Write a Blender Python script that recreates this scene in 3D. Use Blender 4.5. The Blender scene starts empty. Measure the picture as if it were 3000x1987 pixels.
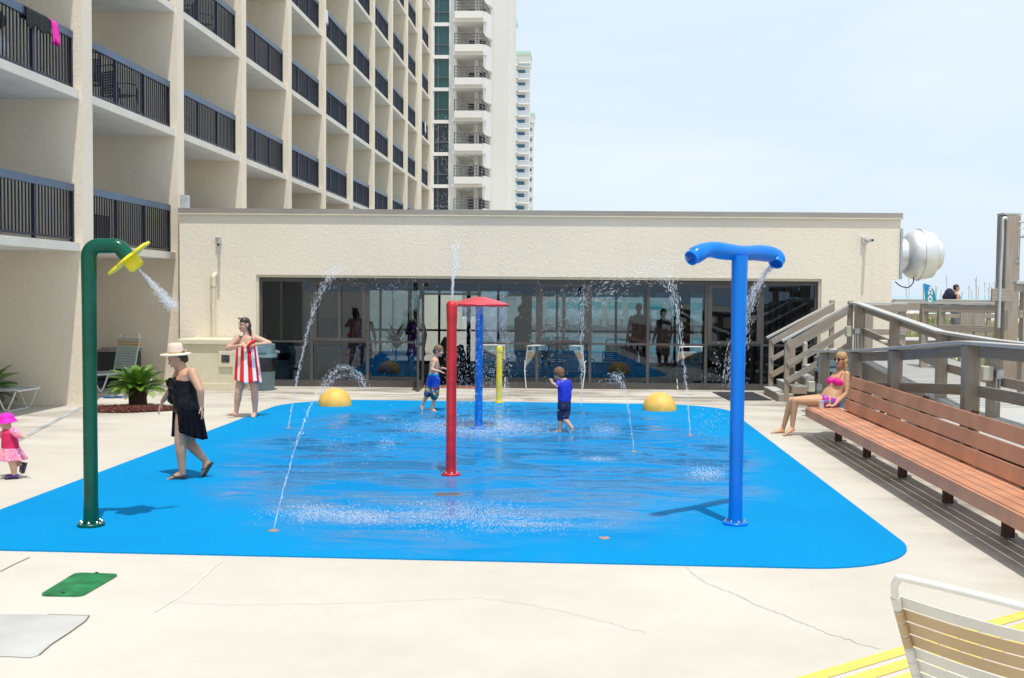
import bpy, bmesh, math, random
import numpy as np
from mathutils import Vector, Matrix, noise as mnoise
random.seed(7); RNG = np.random.default_rng(7)
SC = bpy.context.scene
COL = SC.collection
R = math.radians

# ------------------------------------------------------------------ camera
FPX = 3200.0; CAMH = 2.2
YAW, PITCH, ROLL = R(3.31), math.atan(137.5 / 3200), R(0.458)
cF = Vector((-math.sin(YAW) * math.cos(PITCH), math.cos(YAW) * math.cos(PITCH), -math.sin(PITCH)))
cR0 = Vector((math.cos(YAW), math.sin(YAW), 0)); cU0 = cR0.cross(cF)
cR = cR0 * math.cos(ROLL) + cU0 * math.sin(ROLL); cU = cR.cross(cF)
cam_data = bpy.data.cameras.new("camera"); cam = bpy.data.objects.new("camera", cam_data); COL.objects.link(cam)
cam_data.sensor_width = 36; cam_data.lens = FPX * 36 / 3000
cam_data.clip_start = 0.05; cam_data.clip_end = 20000
cam.matrix_world = Matrix(((cR.x, cU.x, -cF.x, 0), (cR.y, cU.y, -cF.y, 0), (cR.z, cU.z, -cF.z, CAMH), (0, 0, 0, 1)))
SC.camera = cam
CP = Vector((0, 0, CAMH))
def ray(px, py): return cF + cR * ((px - 1500) / FPX) - cU * ((py - 993.5) / FPX)
def G(px, py, z=0.0):
    d = ray(px, py); return CP + d * ((z - CAMH) / d.z)
def at(px, py, Y):
    d = ray(px, py); return CP + d * (Y / d.y)

# ------------------------------------------------------------------ light
SUN = Vector((0.252, -0.717, 2.5)).normalized()
elev = math.asin(SUN.z); az = math.atan2(SUN.x, SUN.y)
sun_d = bpy.data.lights.new("sun", 'SUN'); sun_d.energy = 2.75; sun_d.angle = R(0.5); sun_d.color = (1.0, 0.955, 0.88)
sun = bpy.data.objects.new("sun", sun_d); COL.objects.link(sun)
sun.rotation_euler = SUN.to_track_quat('Z', 'Y').to_euler()
world = bpy.data.worlds.new("World"); SC.world = world; world.use_nodes = True
wn = world.node_tree.nodes; wl = world.node_tree.links; wn.clear()
wo = wn.new('ShaderNodeOutputWorld'); bg = wn.new('ShaderNodeBackground'); sky = wn.new('ShaderNodeTexSky')
sky.sky_type = 'NISHITA'; sky.sun_disc = False; sky.sun_elevation = elev; sky.sun_rotation = az
sky.air_density = 1.0; sky.dust_density = 2.0; sky.ozone_density = 1.5
# thin high overcast: a procedural cloud veil mixed over the sky
tc = wn.new('ShaderNodeTexCoord'); mp = wn.new('ShaderNodeMapping'); mp.inputs['Scale'].default_value = (1.3, 1.3, 6.0)
nz = wn.new('ShaderNodeTexNoise'); nz.inputs['Scale'].default_value = 2.2; nz.inputs['Detail'].default_value = 7; nz.inputs['Roughness'].default_value = .55; nz.inputs['Distortion'].default_value = .4
cr = wn.new('ShaderNodeMapRange'); cr.inputs[1].default_value = .36; cr.inputs[2].default_value = .70; cr.inputs[3].default_value = .0; cr.inputs[4].default_value = 1
mix = wn.new('ShaderNodeMix'); mix.data_type = 'RGBA'
mix.inputs[6].default_value = (9.9, 11.6, 13.6, 1); mix.inputs[7].default_value = (11.6, 12.7, 13.9, 1)
mix2 = wn.new('ShaderNodeMix'); mix2.data_type = 'RGBA'; mix2.inputs[0].default_value = .84
wl.new(tc.outputs['Generated'], mp.inputs[0]); wl.new(mp.outputs[0], nz.inputs['Vector']); wl.new(nz.outputs['Fac'], cr.inputs[0])
wl.new(cr.outputs[0], mix.inputs[0]); wl.new(sky.outputs[0], mix2.inputs[6]); wl.new(mix.outputs[2], mix2.inputs[7]); wl.new(mix2.outputs[2], bg.inputs[0])
bg.inputs[1].default_value = 0.062; wl.new(bg.outputs[0], wo.inputs[0])
SC.view_settings.view_transform = 'Standard'; SC.view_settings.look = 'None'
SC.view_settings.exposure = 0.45; SC.view_settings.gamma = 1
try: SC.cycles.max_bounces = 10; SC.cycles.transparent_max_bounces = 24
except Exception: pass

# ------------------------------------------------------------------ materials
def lin(c):
    return tuple((x / 12.92 if x <= .04045 else ((x + .055) / 1.055) ** 2.4) for x in c)
def hexc(h): return lin(tuple(int(h[i:i + 2], 16) / 255 for i in (0, 2, 4)))
def new_mat(name):
    m = bpy.data.materials.new(name); m.use_nodes = True
    return m, m.node_tree.nodes, m.node_tree.links, m.node_tree.nodes['Principled BSDF']
def coords(n, l, uv=False, scale=(1, 1, 1)):
    t = n.new('ShaderNodeTexCoord'); mp = n.new('ShaderNodeMapping'); mp.inputs['Scale'].default_value = scale
    l.new(t.outputs['UV' if uv else 'Object'], mp.inputs[0]); return mp.outputs[0]
def noise_node(n, l, vec, scale, detail=4, rough=.5, dist=0):
    x = n.new('ShaderNodeTexNoise'); x.inputs['Scale'].default_value = scale; x.inputs['Detail'].default_value = detail
    x.inputs['Roughness'].default_value = rough; x.inputs['Distortion'].default_value = dist
    l.new(vec, x.inputs['Vector']); return x.outputs['Fac']
def mrange(n, l, v, a, b, c=0, d=1):
    x = n.new('ShaderNodeMapRange'); l.new(v, x.inputs[0])
    for i, q in enumerate((a, b, c, d)): x.inputs[i + 1].default_value = q
    return x.outputs[0]
def mixc(n, l, fac, a, b):
    x = n.new('ShaderNodeMix'); x.data_type = 'RGBA'
    if isinstance(fac, (int, float)): x.inputs[0].default_value = fac
    else: l.new(fac, x.inputs[0])
    for i, q in ((6, a), (7, b)):
        if isinstance(q, tuple): x.inputs[i].default_value = (*q[:3], 1)
        else: l.new(q, x.inputs[i])
    return x.outputs[2]
def mathn(n, l, op, a, b=None):
    x = n.new('ShaderNodeMath'); x.operation = op
    for i, q in enumerate((a, b)):
        if q is None: continue
        if isinstance(q, (int, float)): x.inputs[i].default_value = q
        else: l.new(q, x.inputs[i])
    return x.outputs[0]
def bump(n, l, bs, h, strength=.4, dist=.02):
    b = n.new('ShaderNodeBump'); b.inputs['Strength'].default_value = strength; b.inputs['Distance'].default_value = dist
    l.new(h, b.inputs['Height']); l.new(b.outputs[0], bs.inputs['Normal'])
MATS = {}
def mat(name, col, rough=.6, metal=0, var=.12, scale=6, bmp=0, bscale=40, bdist=.003, coat=0, trans=0, alpha=None, spec=None):
    """paint/fabric/metal with slight large-scale colour variation and optional fine bump"""
    if name in MATS: return MATS[name]
    m, n, l, b = new_mat(name)
    v = coords(n, l); f = noise_node(n, l, v, scale, 5)
    c = col if not isinstance(col, str) else hexc(col)
    d = tuple(x * (1 - var * 1.6) for x in c); u = tuple(min(1, x * (1 + var * .8)) for x in c)
    l.new(mixc(n, l, mrange(n, l, f, .3, .7), d, u), b.inputs['Base Color'])
    l.new(mrange(n, l, f, .2, .8, max(0, rough - .08), min(1, rough + .08)), b.inputs['Roughness'])
    b.inputs['Metallic'].default_value = metal
    if coat: b.inputs['Coat Weight'].default_value = coat; b.inputs['Coat Roughness'].default_value = .08
    if trans: b.inputs['Transmission Weight'].default_value = trans
    if spec is not None: b.inputs['Specular IOR Level'].default_value = spec
    if alpha is not None: b.inputs['Alpha'].default_value = alpha
    if bmp: bump(n, l, b, noise_node(n, l, v, bscale, 6), bmp, bdist)
    MATS[name] = m; return m
def stucco(name, col, big=8.0, strength=.45):
    m, n, l, b = new_mat(name)
    v = coords(n, l)
    a = noise_node(n, l, v, big * 1.2, 5, .55, 1.6)
    c = noise_node(n, l, v, big * 5, 5, .6, .5)
    vo = n.new('ShaderNodeTexVoronoi'); vo.feature = 'DISTANCE_TO_EDGE'; vo.inputs['Scale'].default_value = big * .9
    wv = n.new('ShaderNodeMix'); wv.data_type = 'VECTOR'; wv.inputs[0].default_value = .25
    nn = n.new('ShaderNodeTexNoise'); nn.inputs['Scale'].default_value = big; l.new(v, nn.inputs['Vector'])
    l.new(v, wv.inputs[4]); l.new(nn.outputs['Color'], wv.inputs[5]); l.new(wv.outputs[1], vo.inputs['Vector'])
    h = mathn(n, l, 'ADD', mathn(n, l, 'MULTIPLY', a, 1.0), mathn(n, l, 'MULTIPLY', c, .35))
    h = mathn(n, l, 'ADD', h, mathn(n, l, 'MULTIPLY', mrange(n, l, vo.outputs['Distance'], 0, .10), .06))
    big_f = noise_node(n, l, v, .35, 4)
    st = noise_node(n, l, coords(n, l, scale=(2.5, 2.5, .18)), 1.6, 5)
    base = mixc(n, l, mrange(n, l, big_f, .3, .7), tuple(x * .93 for x in col), tuple(min(1, x * 1.04) for x in col))
    base = mixc(n, l, mrange(n, l, st, .55, .8, 0, .25), base, tuple(x * y for x, y in zip(col, (.78, .76, .72))))
    base = mixc(n, l, mrange(n, l, c, .35, .5, .12, 0), base, tuple(x * .6 for x in col))
    l.new(base, b.inputs['Base Color']); b.inputs['Roughness'].default_value = .92
    bump(n, l, b, h, strength, .022); MATS[name] = m; return m
def wood(name, c1, c2, c3, grain=1.0, rough=.85):
    m, n, l, b = new_mat(name)
    v = coords(n, l, uv=True, scale=(.9, 16, 1)); v2 = coords(n, l, uv=True, scale=(1.2, 2.2, 1))
    g = noise_node(n, l, v, 2.6 * grain, 8, .65, .6); bl = noise_node(n, l, v2, 1.3, 4)
    w = n.new('ShaderNodeTexWave'); w.wave_type = 'BANDS'; w.bands_direction = 'Y'; w.inputs['Scale'].default_value = 2.2
    w.inputs['Distortion'].default_value = 5; w.inputs['Detail'].default_value = 3; w.inputs['Detail Scale'].default_value = .8
    l.new(coords(n, l, uv=True, scale=(.25, 5, 1)), w.inputs['Vector'])
    base = mixc(n, l, mrange(n, l, g, .3, .72), c1, c2)
    base = mixc(n, l, mrange(n, l, bl, .38, .60, 0, .9), base, c3)
    base = mixc(n, l, mrange(n, l, w.outputs['Fac'], 0, .25, .35, 0), base, tuple(x * .45 for x in c1))
    l.new(base, b.inputs['Base Color']); b.inputs['Roughness'].default_value = rough
    bump(n, l, b, g, .5, .006); MATS[name] = m; return m

M_STUCCO = stucco('stucco_cream', (.82, .74, .61))
M_STUCCO2 = stucco('stucco_fin', (.85, .755, .61), 7)
M_SLAB = mat('slab_paint', (.72, .68, .60), .85, var=.06, scale=1.2, bmp=.3, bscale=60)
M_SOFFIT = mat('soffit_paint', (.78, .77, .75), .9, var=.05, scale=2, bmp=.2, bscale=90)
M_FASCIA = mat('fascia_metal', (.36, .33, .29), .45, .3, var=.08, scale=.8)
M_CREAM = mat('cream_trim', (.68, .62, .46), .6, var=.05)
M_RAIL = mat('bronze_railing', (.022, .03, .055), .38, .4, var=.15)
M_RAILTOP = mat('railing_cap', (.08, .125, .195), .35, .3, var=.15, scale=1)
M_WOOD = wood('weathered_timber', (.235, .205, .175), (.46, .43, .385), (.34, .27, .20))
M_WOODTOP = wood('bleached_timber', (.40, .41, .40), (.62, .63, .62), (.5, .48, .44))
M_BENCH = mat('terracotta_paint', (.57, .26, .145), .5, var=.14, scale=2.2, bmp=.15, bscale=30)
M_WHITE = mat('white_frame', (.74, .73, .68), .35, var=.04)
M_STRAPW = mat('white_strap', (.66, .64, .58), .5, var=.05)
M_STRAPT = mat('tan_strap', (.50, .36, .20), .5, var=.06)
M_STRAPG = mat('grey_green_strap', (.40, .50, .48), .5, var=.06)
M_TEAL = mat('teal_strap', (.05, .42, .40), .5, var=.06)
M_BLACK = mat('black_rubber', (.02, .02, .023), .6, var=.1)
M_STEEL = mat('stainless', (.62, .62, .62), .25, 1, var=.1)
M_GALV = mat('galvanised', (.60, .62, .64), .38, .9, var=.12, scale=3)
M_FRAME = mat('bronze_frame', (.095, .087, .082), .5, .2, var=.12, scale=2)
M_GREEN = mat('green_paint', (.0, .085, .052), .25, var=.16, scale=4, coat=.1, spec=.25)
M_BLUE = mat('blue_paint', (.0, .185, .70), .3, var=.08, scale=2, coat=.1, spec=.25)
M_RED = mat('red_paint', (.60, .008, .02), .35, var=.2, scale=6, coat=.3)
M_REDTOP = mat('red_fibreglass', (.62, .03, .045), .4, var=.15, scale=6, coat=.2)
M_YELLOW = mat('yellow_paint', (.84, .66, .03), .4, var=.1, scale=4, coat=.2)
M_DOME = mat('dome_yellow', (.84, .50, .10), .55, var=.12, scale=5)
M_TEALBIN = mat('blue_grey_plastic', (.15, .235, .27), .5, var=.1)
M_DARKBIN = mat('dark_bin', (.05, .08, .10), .5, var=.1)
M_BAG = mat('black_bag', (.012, .012, .014), .3, var=.1, bmp=.5, bscale=25, bdist=.01)
M_CONC_CURB = mat('curb_blue_grey', (.38, .40, .41), .8, var=.2, scale=2)
M_TRUNK = mat('palm_trunk', (.06, .035, .02), .9, var=.4, scale=20, bmp=.9, bscale=40, bdist=.02)

# concrete deck: pale, cleaner and brighter near the camera side, water-stained in patches
def deck_mat():
    m, n, l, b = new_mat('concrete_deck'); v = coords(n, l)
    f1 = noise_node(n, l, v, .35, 6, .6); f2 = noise_node(n, l, v, 3.2, 6, .6); f3 = noise_node(n, l, v, 60, 4)
    base = mixc(n, l, mrange(n, l, f1, .35, .68), (.49, .45, .38), (.58, .545, .48))
    base = mixc(n, l, mrange(n, l, f2, .3, .75, 0, .35), base, (.60, .57, .51))
    st = noise_node(n, l, coords(n, l, scale=(1, 2.2, 1)), .55, 7, .62, .8)
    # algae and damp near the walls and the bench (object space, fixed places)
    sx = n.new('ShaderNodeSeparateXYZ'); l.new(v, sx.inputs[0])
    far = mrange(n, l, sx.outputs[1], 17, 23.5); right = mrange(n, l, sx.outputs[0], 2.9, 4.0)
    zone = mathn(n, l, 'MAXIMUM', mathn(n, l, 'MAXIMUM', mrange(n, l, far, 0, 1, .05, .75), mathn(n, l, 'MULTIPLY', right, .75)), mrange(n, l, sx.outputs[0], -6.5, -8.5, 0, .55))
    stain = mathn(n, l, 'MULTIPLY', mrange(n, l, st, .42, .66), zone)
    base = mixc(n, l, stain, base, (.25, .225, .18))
    sp = n.new('ShaderNodeTexVoronoi'); sp.inputs['Scale'].default_value = 2.1; l.new(v, sp.inputs['Vector'])
    base = mixc(n, l, mrange(n, l, sp.outputs['Distance'], .008, .022, .55, 0), base, (.22, .19, .15))
    base = mixc(n, l, mrange(n, l, f3, .6, .8, 0, .18), base, (.3, .27, .22))
    l.new(base, b.inputs['Base Color'])
    l.new(mrange(n, l, stain, .1, .5, .85, .38), b.inputs['Roughness'])
    bump(n, l, b, f3, .25, .004); return m
M_DECK = deck_mat()
def pad_mat():
    m, n, l, b = new_mat('blue_rubber_pad'); v = coords(n, l)
    sp = noise_node(n, l, v, 130, 3, .7); f = noise_node(n, l, v, .8, 4)
    base = mixc(n, l, mrange(n, l, sp, .3, .7), (0, .18, .44), (.001, .30, .63))
    # wet area in the middle of the pad
    sx = n.new('ShaderNodeSeparateXYZ'); l.new(v, sx.inputs[0])
    dx = mathn(n, l, 'DIVIDE', mathn(n, l, 'ADD', sx.outputs[0], 1.1), 3.6)
    dy = mathn(n, l, 'DIVIDE', mathn(n, l, 'ADD', sx.outputs[1], -15.3), 6.2)
    d2 = mathn(n, l, 'ADD', mathn(n, l, 'MULTIPLY', dx, dx), mathn(n, l, 'MULTIPLY', dy, dy))
    wn_ = noise_node(n, l, coords(n, l, scale=(.8, .5, 1)), 1.0, 5, .6)
    wet = mrange(n, l, mathn(n, l, 'ADD', d2, mathn(n, l, 'MULTIPLY', wn_, 1.3)), 1.75, 1.35)
    pud = mathn(n, l, 'MULTIPLY', wet, mrange(n, l, noise_node(n, l, coords(n, l, scale=(.5, 1.5, 1)), 1.3, 6, .62, 1.2), .40, .54))
    base = mixc(n, l, mathn(n, l, 'MULTIPLY', wet, .45), base, (0, .16, .45))
    base = mixc(n, l, mathn(n, l, 'MULTIPLY', mrange(n, l, f, .45, .7), .25), base, (0, .16, .45))
    l.new(base, b.inputs['Base Color'])
    l.new(mrange(n, l, pud, 0, 1, .9, .12), b.inputs['Roughness'])
    l.new(mrange(n, l, pud, 0, 1, .08, .42), b.inputs['Specular IOR Level'])
    rip = noise_node(n, l, coords(n, l, scale=(.8, 3.0, 1)), 3.0, 4, .55, .8)
    hh = mathn(n, l, 'ADD', mathn(n, l, 'MULTIPLY', rip, 1.0), mathn(n, l, 'MULTIPLY', sp, mrange(n, l, pud, 0, 1, .35, .0)))
    bump(n, l, b, hh, .2, .02); return m
M_PAD = pad_mat()
def glass_mat(name, tint, refl=.16, rough=.0):
    m, n, l, b = new_mat(name); n.remove(b); out = n['Material Output']
    t = n.new('ShaderNodeBsdfTransparent'); t.inputs[0].default_value = (*tint, 1)
    g = n.new('ShaderNodeBsdfGlossy'); g.inputs['Roughness'].default_value = rough; g.inputs['Color'].default_value = (.85, .92, 1, 1)
    fr = n.new('ShaderNodeLayerWeight'); fr.inputs['Blend'].default_value = .28
    mx = n.new('ShaderNodeMixShader'); l.new(mrange(n, l, fr.outputs['Fresnel'], 0, 1, refl, 1), mx.inputs[0])
    l.new(t.outputs[0], mx.inputs[1]); l.new(g.outputs[0], mx.inputs[2]); l.new(mx.outputs[0], out.inputs[0])
    MATS[name] = m; return m
M_GLASS = glass_mat('tinted_glazing', (.52, .61, .68), .025)
M_GLASS2 = glass_mat('clear_glazing', (.80, .90, .93), .02)
def water_mat(name, white=.85, alpha=.55):
    m, n, l, b = new_mat(name)
    b.inputs['Base Color'].default_value = (white, white, min(1, white * 1.02), 1); b.inputs['Roughness'].default_value = .08
    b.inputs['IOR'].default_value = 1.33; b.inputs['Transmission Weight'].default_value = .15
    b.inputs['Alpha'].default_value = alpha; b.inputs['Specular IOR Level'].default_value = .8
    MATS[name] = m; return m
M_WATER = water_mat('water_drops', .98, .27)
M_MIST = water_mat('water_spray', .98, .34)
M_FILM = water_mat('water_film', .9, .16)

# ------------------------------------------------------------------ mesh builder
class MB:
    def __init__(s, tf=None): s.v = []; s.f = []; s.uv = []; s.mi = []; s.tf = tf; s.m = 0
    def add(s, vs, fs, uvs=None):
        o = len(s.v)
        s.v += [tuple(s.tf(*p)) if s.tf else tuple(p) for p in vs]
        for i, f in enumerate(fs):
            s.f.append(tuple(o + k for k in f)); s.mi.append(s.m)
            s.uv.append(uvs[i] if uvs else [(vs[k][0] + vs[k][1] * .3, vs[k][2]) for k in f])
        return s
    def box(s, x0, x1, y0, y1, z0, z1):
        v = [(x, y, z) for z in (z0, z1) for y in (y0, y1) for x in (x0, x1)]
        return s.add(v, [(0, 2, 3, 1), (4, 5, 7, 6), (0, 1, 5, 4), (2, 6, 7, 3), (0, 4, 6, 2), (1, 3, 7, 5)])
    def beam(s, p0, p1, w, h, up=(0, 0, 1), off=None):
        """rectangular bar from p0 to p1, w across, h along up; UV runs along the grain"""
        p0 = Vector(p0); p1 = Vector(p1); d = p1 - p0; L = d.length; d.normalize()
        sd = d.cross(Vector(up)); sd = sd.normalized() if sd.length > 1e-4 else Vector((1, 0, 0)); u = sd.cross(d)
        c = [(-w / 2, -h / 2), (w / 2, -h / 2), (w / 2, h / 2), (-w / 2, h / 2)]
        v = [p0 + sd * a + u * b for a, b in c] + [p1 + sd * a + u * b for a, b in c]
        o = random.random() * 40; fs = []; uv = []; acc = 0
        for i in range(4):
            j = (i + 1) % 4; wd = w if i % 2 == 0 else h
            fs.append((i, j, 4 + j, 4 + i)[::-1]); uv.append([(o, o + acc), (o, o + acc + wd), (o + L, o + acc + wd), (o + L, o + acc)][::-1]); acc += wd
        fs += [(0, 1, 2, 3), (7, 6, 5, 4)]; uv += [[(o, o), (o, o + w), (o + .02, o + w), (o + .02, o)]] * 2
        return s.add(v, fs, uv)
    def tube(s, pts, r, seg=12, cap=True, closed=False):
        pts = [Vector(p) for p in pts]; n = len(pts)
        rs = list(r) if isinstance(r, (list, tuple)) else [r] * n
        vs = []; ref = None
        for i, p in enumerate(pts):
            a = pts[(i - 1) % n] if (i > 0 or closed) else p; b = pts[(i + 1) % n] if (i < n - 1 or closed) else p
            t = (b - a).normalized()
            if ref is None:
                ref = t.orthogonal().normalized()
            else:
                ref = (ref - t * ref.dot(t)); ref = ref.normalized() if ref.length > 1e-6 else t.orthogonal().normalized()
            q = t.cross(ref)
            for k in range(seg):
                an = 2 * math.pi * k / seg; vs.append(p + (ref * math.cos(an) + q * math.sin(an)) * rs[i])
        fs = []
        for i in range(n if closed else n - 1):
            for k in range(seg):
                i2 = (i + 1) % n
                fs.append((i * seg + k, i * seg + (k + 1) % seg, i2 * seg + (k + 1) % seg, i2 * seg + k))
        if cap and not closed: fs += [tuple(range(seg))[::-1], tuple((n - 1) * seg + k for k in range(seg))]
        return s.add(vs, fs)
    def lathe(s, prof, c=(0, 0, 0), seg=32, axis=(0, 0, 1), sy=1.0, wob=None):
        """prof: [(radius, height)]"""
        ax = Vector(axis).normalized(); q = Vector((0, 0, 1)).rotation_difference(ax); c = Vector(c); vs = []
        for i, (r, z) in enumerate(prof):
            for k in range(seg):
                a = 2 * math.pi * k / seg; rr = r * (wob(a, i) if wob else 1)
                vs.append(c + q @ Vector((rr * math.cos(a), rr * math.sin(a) * sy, z)))
        fs = [(i * seg + k, i * seg + (k + 1) % seg, (i + 1) * seg + (k + 1) % seg, (i + 1) * seg + k) for i in range(len(prof) - 1) for k in range(seg)]
        if prof[0][0] > 1e-6: fs.append(tuple(range(seg))[::-1])
        if prof[-1][0] > 1e-6: fs.append(tuple((len(prof) - 1) * seg + k for k in range(seg)))
        return s.add(vs, fs)
    def ell(s, c, r, q=None, seg=16, rings=10):
        r = (r,) * 3 if isinstance(r, (int, float)) else r; c = Vector(c); vs = []
        for i in range(rings + 1):
            th = math.pi * i / rings
            for k in range(seg):
                a = 2 * math.pi * k / seg
                p = Vector((r[0] * math.sin(th) * math.cos(a), r[1] * math.sin(th) * math.sin(a), -r[2] * math.cos(th)))
                vs.append(c + (q @ p if q else p))
        fs = [(i * seg + k, i * seg + (k + 1) % seg, (i + 1) * seg + (k + 1) % seg, (i + 1) * seg + k) for i in range(rings) for k in range(seg)]
        return s.add(vs, fs)
    def prism(s, poly, z0, z1):
        n = len(poly); vs = [(x, y, z0) for x, y in poly] + [(x, y, z1) for x, y in poly]
        fs = [tuple(range(n))[::-1], tuple(range(n, 2 * n))] + [(i, (i + 1) % n, n + (i + 1) % n, n + i) for i in range(n)]
        return s.add(vs, fs)
    def drops(s, P, rad, el=None):
        """many tiny icosahedra"""
        t = (1 + 5 ** .5) / 2
        b = np.array([(-1, t, 0), (1, t, 0), (-1, -t, 0), (1, -t, 0), (0, -1, t), (0, 1, t), (0, -1, -t), (0, 1, -t), (t, 0, -1), (t, 0, 1), (-t, 0, -1), (-t, 0, 1)]) / math.sqrt(1 + t * t)
        F = [(0, 11, 5), (0, 5, 1), (0, 1, 7), (0, 7, 10), (0, 10, 11), (1, 5, 9), (5, 11, 4), (11, 10, 2), (10, 7, 6), (7, 1, 8), (3, 9, 4), (3, 4, 2), (3, 2, 6), (3, 6, 8), (3, 8, 9), (4, 9, 5), (2, 4, 11), (6, 2, 10), (8, 6, 7), (9, 8, 1)]
        for i, p in enumerate(P):
            bb = b * rad[i]
            if el is not None:
                d = el[i]; L = np.linalg.norm(d)
                if L > 1e-6:
                    dn = d / L; bb = bb + np.outer(bb @ dn, dn) * L
            s.add([tuple(x) for x in (bb + np.array(p))], F)
        return s
    def build(s, name, mats, parent=None, smooth=None, bevel=0, loc=None):
        L = Vector(loc) if loc is not None else (Vector(ROOT.get(parent.name, (0, 0, 0))) if parent else Vector((0, 0, 0)))
        me = bpy.data.meshes.new(name)
        V = np.array([tuple(p) for p in s.v], dtype=float) - np.array(L)
        me.from_pydata([tuple(x) for x in V], [], s.f)
        for m in (mats if isinstance(mats, (list, tuple)) else [mats]): me.materials.append(m)
        me.polygons.foreach_set('material_index', s.mi)
        u = me.uv_layers.new(name='UVMap'); flat = [c for f in s.uv for p in f for c in p]
        u.data.foreach_set('uv', flat)
        me.update(); me.validate()
        o = bpy.data.objects.new(name, me); COL.objects.link(o)
        if smooth is not None:
            me.shade_smooth(); me.set_sharp_from_angle(angle=R(smooth))
        if bevel:
            bv = o.modifiers.new('bevel', 'BEVEL'); bv.width = bevel; bv.segments = 2; bv.limit_method = 'ANGLE'
        if parent: o.parent = parent; ROOT[o.name] = tuple(L)
        elif loc is not None: o.location = L; ROOT[o.name] = tuple(L)
        return o
ROOT = {}
def tag(o, label=None, cat=None, group=None, kind=None):
    if label: o['label'] = label
    if cat: o['category'] = cat
    if group: o['group'] = group
    if kind: o['kind'] = kind
    return o
def empty(name, loc, label, cat, group=None):
    o = bpy.data.objects.new(name, None); o.empty_display_size = .2; COL.objects.link(o); o.location = loc
    ROOT[o.name] = tuple(loc); return tag(o, label, cat, group)
def kids(o): return [c for c in bpy.data.objects if c.parent == o]
def copy_tree(o, parent=None):
    c = o.copy(); COL.objects.link(c)
    if parent: c.parent = parent
    for ch in kids(o): copy_tree(ch, c)
    return c
def struct(o): o['kind'] = 'structure'; return o
def arc(c, r, a0, a1, n, plane='xy'):
    return [(c[0] + r * math.cos(a0 + (a1 - a0) * i / n), c[1] + r * math.sin(a0 + (a1 - a0) * i / n)) for i in range(n + 1)]
def smooth_path(pts, n=8):
    """Catmull-Rom through the points"""
    P = [Vector(p) for p in pts]; P = [P[0] * 2 - P[1]] + P + [P[-1] * 2 - P[-2]]; out = []
    for i in range(1, len(P) - 2):
        for k in range(n):
            t = k / n; a, b, c, d = P[i - 1], P[i], P[i + 1], P[i + 2]
            out.append(.5 * ((2 * b) + (c - a) * t + (2 * a - 5 * b + 4 * c - d) * t * t + (3 * b - a - 3 * c + d) * t ** 3))
    out.append(P[-2]); return out
# ================================================================== ground, pad, sea
def rounded(x0, x1, y0, y1, r):
    p = []
    for cx, cy, a in ((x1 - r[0], y1 - r[0], 0), (x0 + r[1], y1 - r[1], 90), (x0 + r[2], y0 + r[2], 180), (x1 - r[3], y0 + r[3], 270)):
        rr = r[[0, 90, 180, 270].index(a)]
        p += arc((cx, cy), rr, R(a), R(a + 90), 14)
    return p
g = MB()
g.add([(-60, -40, 0), (14, -40, 0), (14, 140, 0), (-60, 140, 0)], [(0, 1, 2, 3)])
struct(g.build('concrete_deck', M_DECK))
M_SAND = mat('dune_sand', (.62, .56, .44), .95, var=.12, scale=.4, bmp=.5, bscale=3, bdist=.1)
s = MB(); xs = np.linspace(9.0, 260, 60); ys = np.linspace(-200, 600, 90); vs = []
for y in ys:
    for x in xs:
        z = -.35 + 1.35 * math.exp(-((x - 17) / 6.5) ** 2) * (.7 + .5 * mnoise.noise(Vector((x * .12, y * .1, 0)))) - max(0, (x - 28)) * .035
        vs.append((x, y, max(z, -4.2)))
nx = len(xs)
s.add(vs, [(j * nx + i, j * nx + i + 1, (j + 1) * nx + i + 1, (j + 1) * nx + i) for j in range(len(ys) - 1) for i in range(nx - 1)])
struct(s.build('dune_sand', M_SAND, smooth=180))
msea, n_, l_, b_ = new_mat('sea_water'); b_.inputs['Base Color'].default_value = (.28, .42, .50, 1); b_.inputs['Roughness'].default_value = .35
bump(n_, l_, b_, noise_node(n_, l_, coords(n_, l_), .4, 5), .5, .4)
s = MB(); s.add([(130, -9000, -4), (16000, -9000, -4), (16000, 16000, -4), (130, 16000, -4)], [(0, 1, 2, 3)]); struct(s.build('sea', msea))
s = MB(); s.add([(-16000, -9000, -4.3), (135, -9000, -4.3), (135, 16000, -4.3), (-16000, 16000, -4.3)], [(0, 1, 2, 3)]); struct(s.build('ground', M_SAND))

pad = MB(); pad.prism(rounded(-5.66, 2.93, 8.80, 21.68, (1.35, 1.6, .9, 1.05)), -.02, .012)
struct(pad.build('splash_pad', M_PAD))
# curb strip and expansion joints, cracks
M_JOINT = mat('joint_dark', (.22, .19, .15), .9)
M_JOINT2 = mat('joint_light', (.70, .67, .61), .8)
def strip(name, pts, w, m, z=.004):
    mb = MB()
    P = [Vector((p[0], p[1], z)) for p in pts]
    for i in range(len(P) - 1):
        d = (P[i + 1] - P[i]).normalized(); q = Vector((-d.y, d.x, 0)) * w / 2
        mb.add([P[i] - q, P[i] + q, P[i + 1] + q, P[i + 1] - q], [(0, 3, 2, 1)])
    return struct(mb.build(name, m))
strip('curb_strip', [(-9.12, 19.7), (-8.55, 17.4), (-7.8, 14.4)], .085, M_CONC_CURB, .006)
strip('expansion_joint', [G(0, 1676), G(45, 1653), G(87, 1634)], .012, M_JOINT)
strip('expansion_joint', [G(450, 1797), G(545, 1737), G(652, 1642)], .010, M_JOINT2)
def crack(pts, w=.005):
    P = []
    for i in range(len(pts) - 1):
        a, b = G(*pts[i]), G(*pts[i + 1]); n = 10
        for k in range(n):
            q = a.lerp(b, k / n); P.append(q + Vector((random.uniform(-.012, .012), random.uniform(-.02, .02), 0)))
    P.append(G(*pts[-1])); strip('concrete_crack', P, w, M_CRACK)
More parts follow.
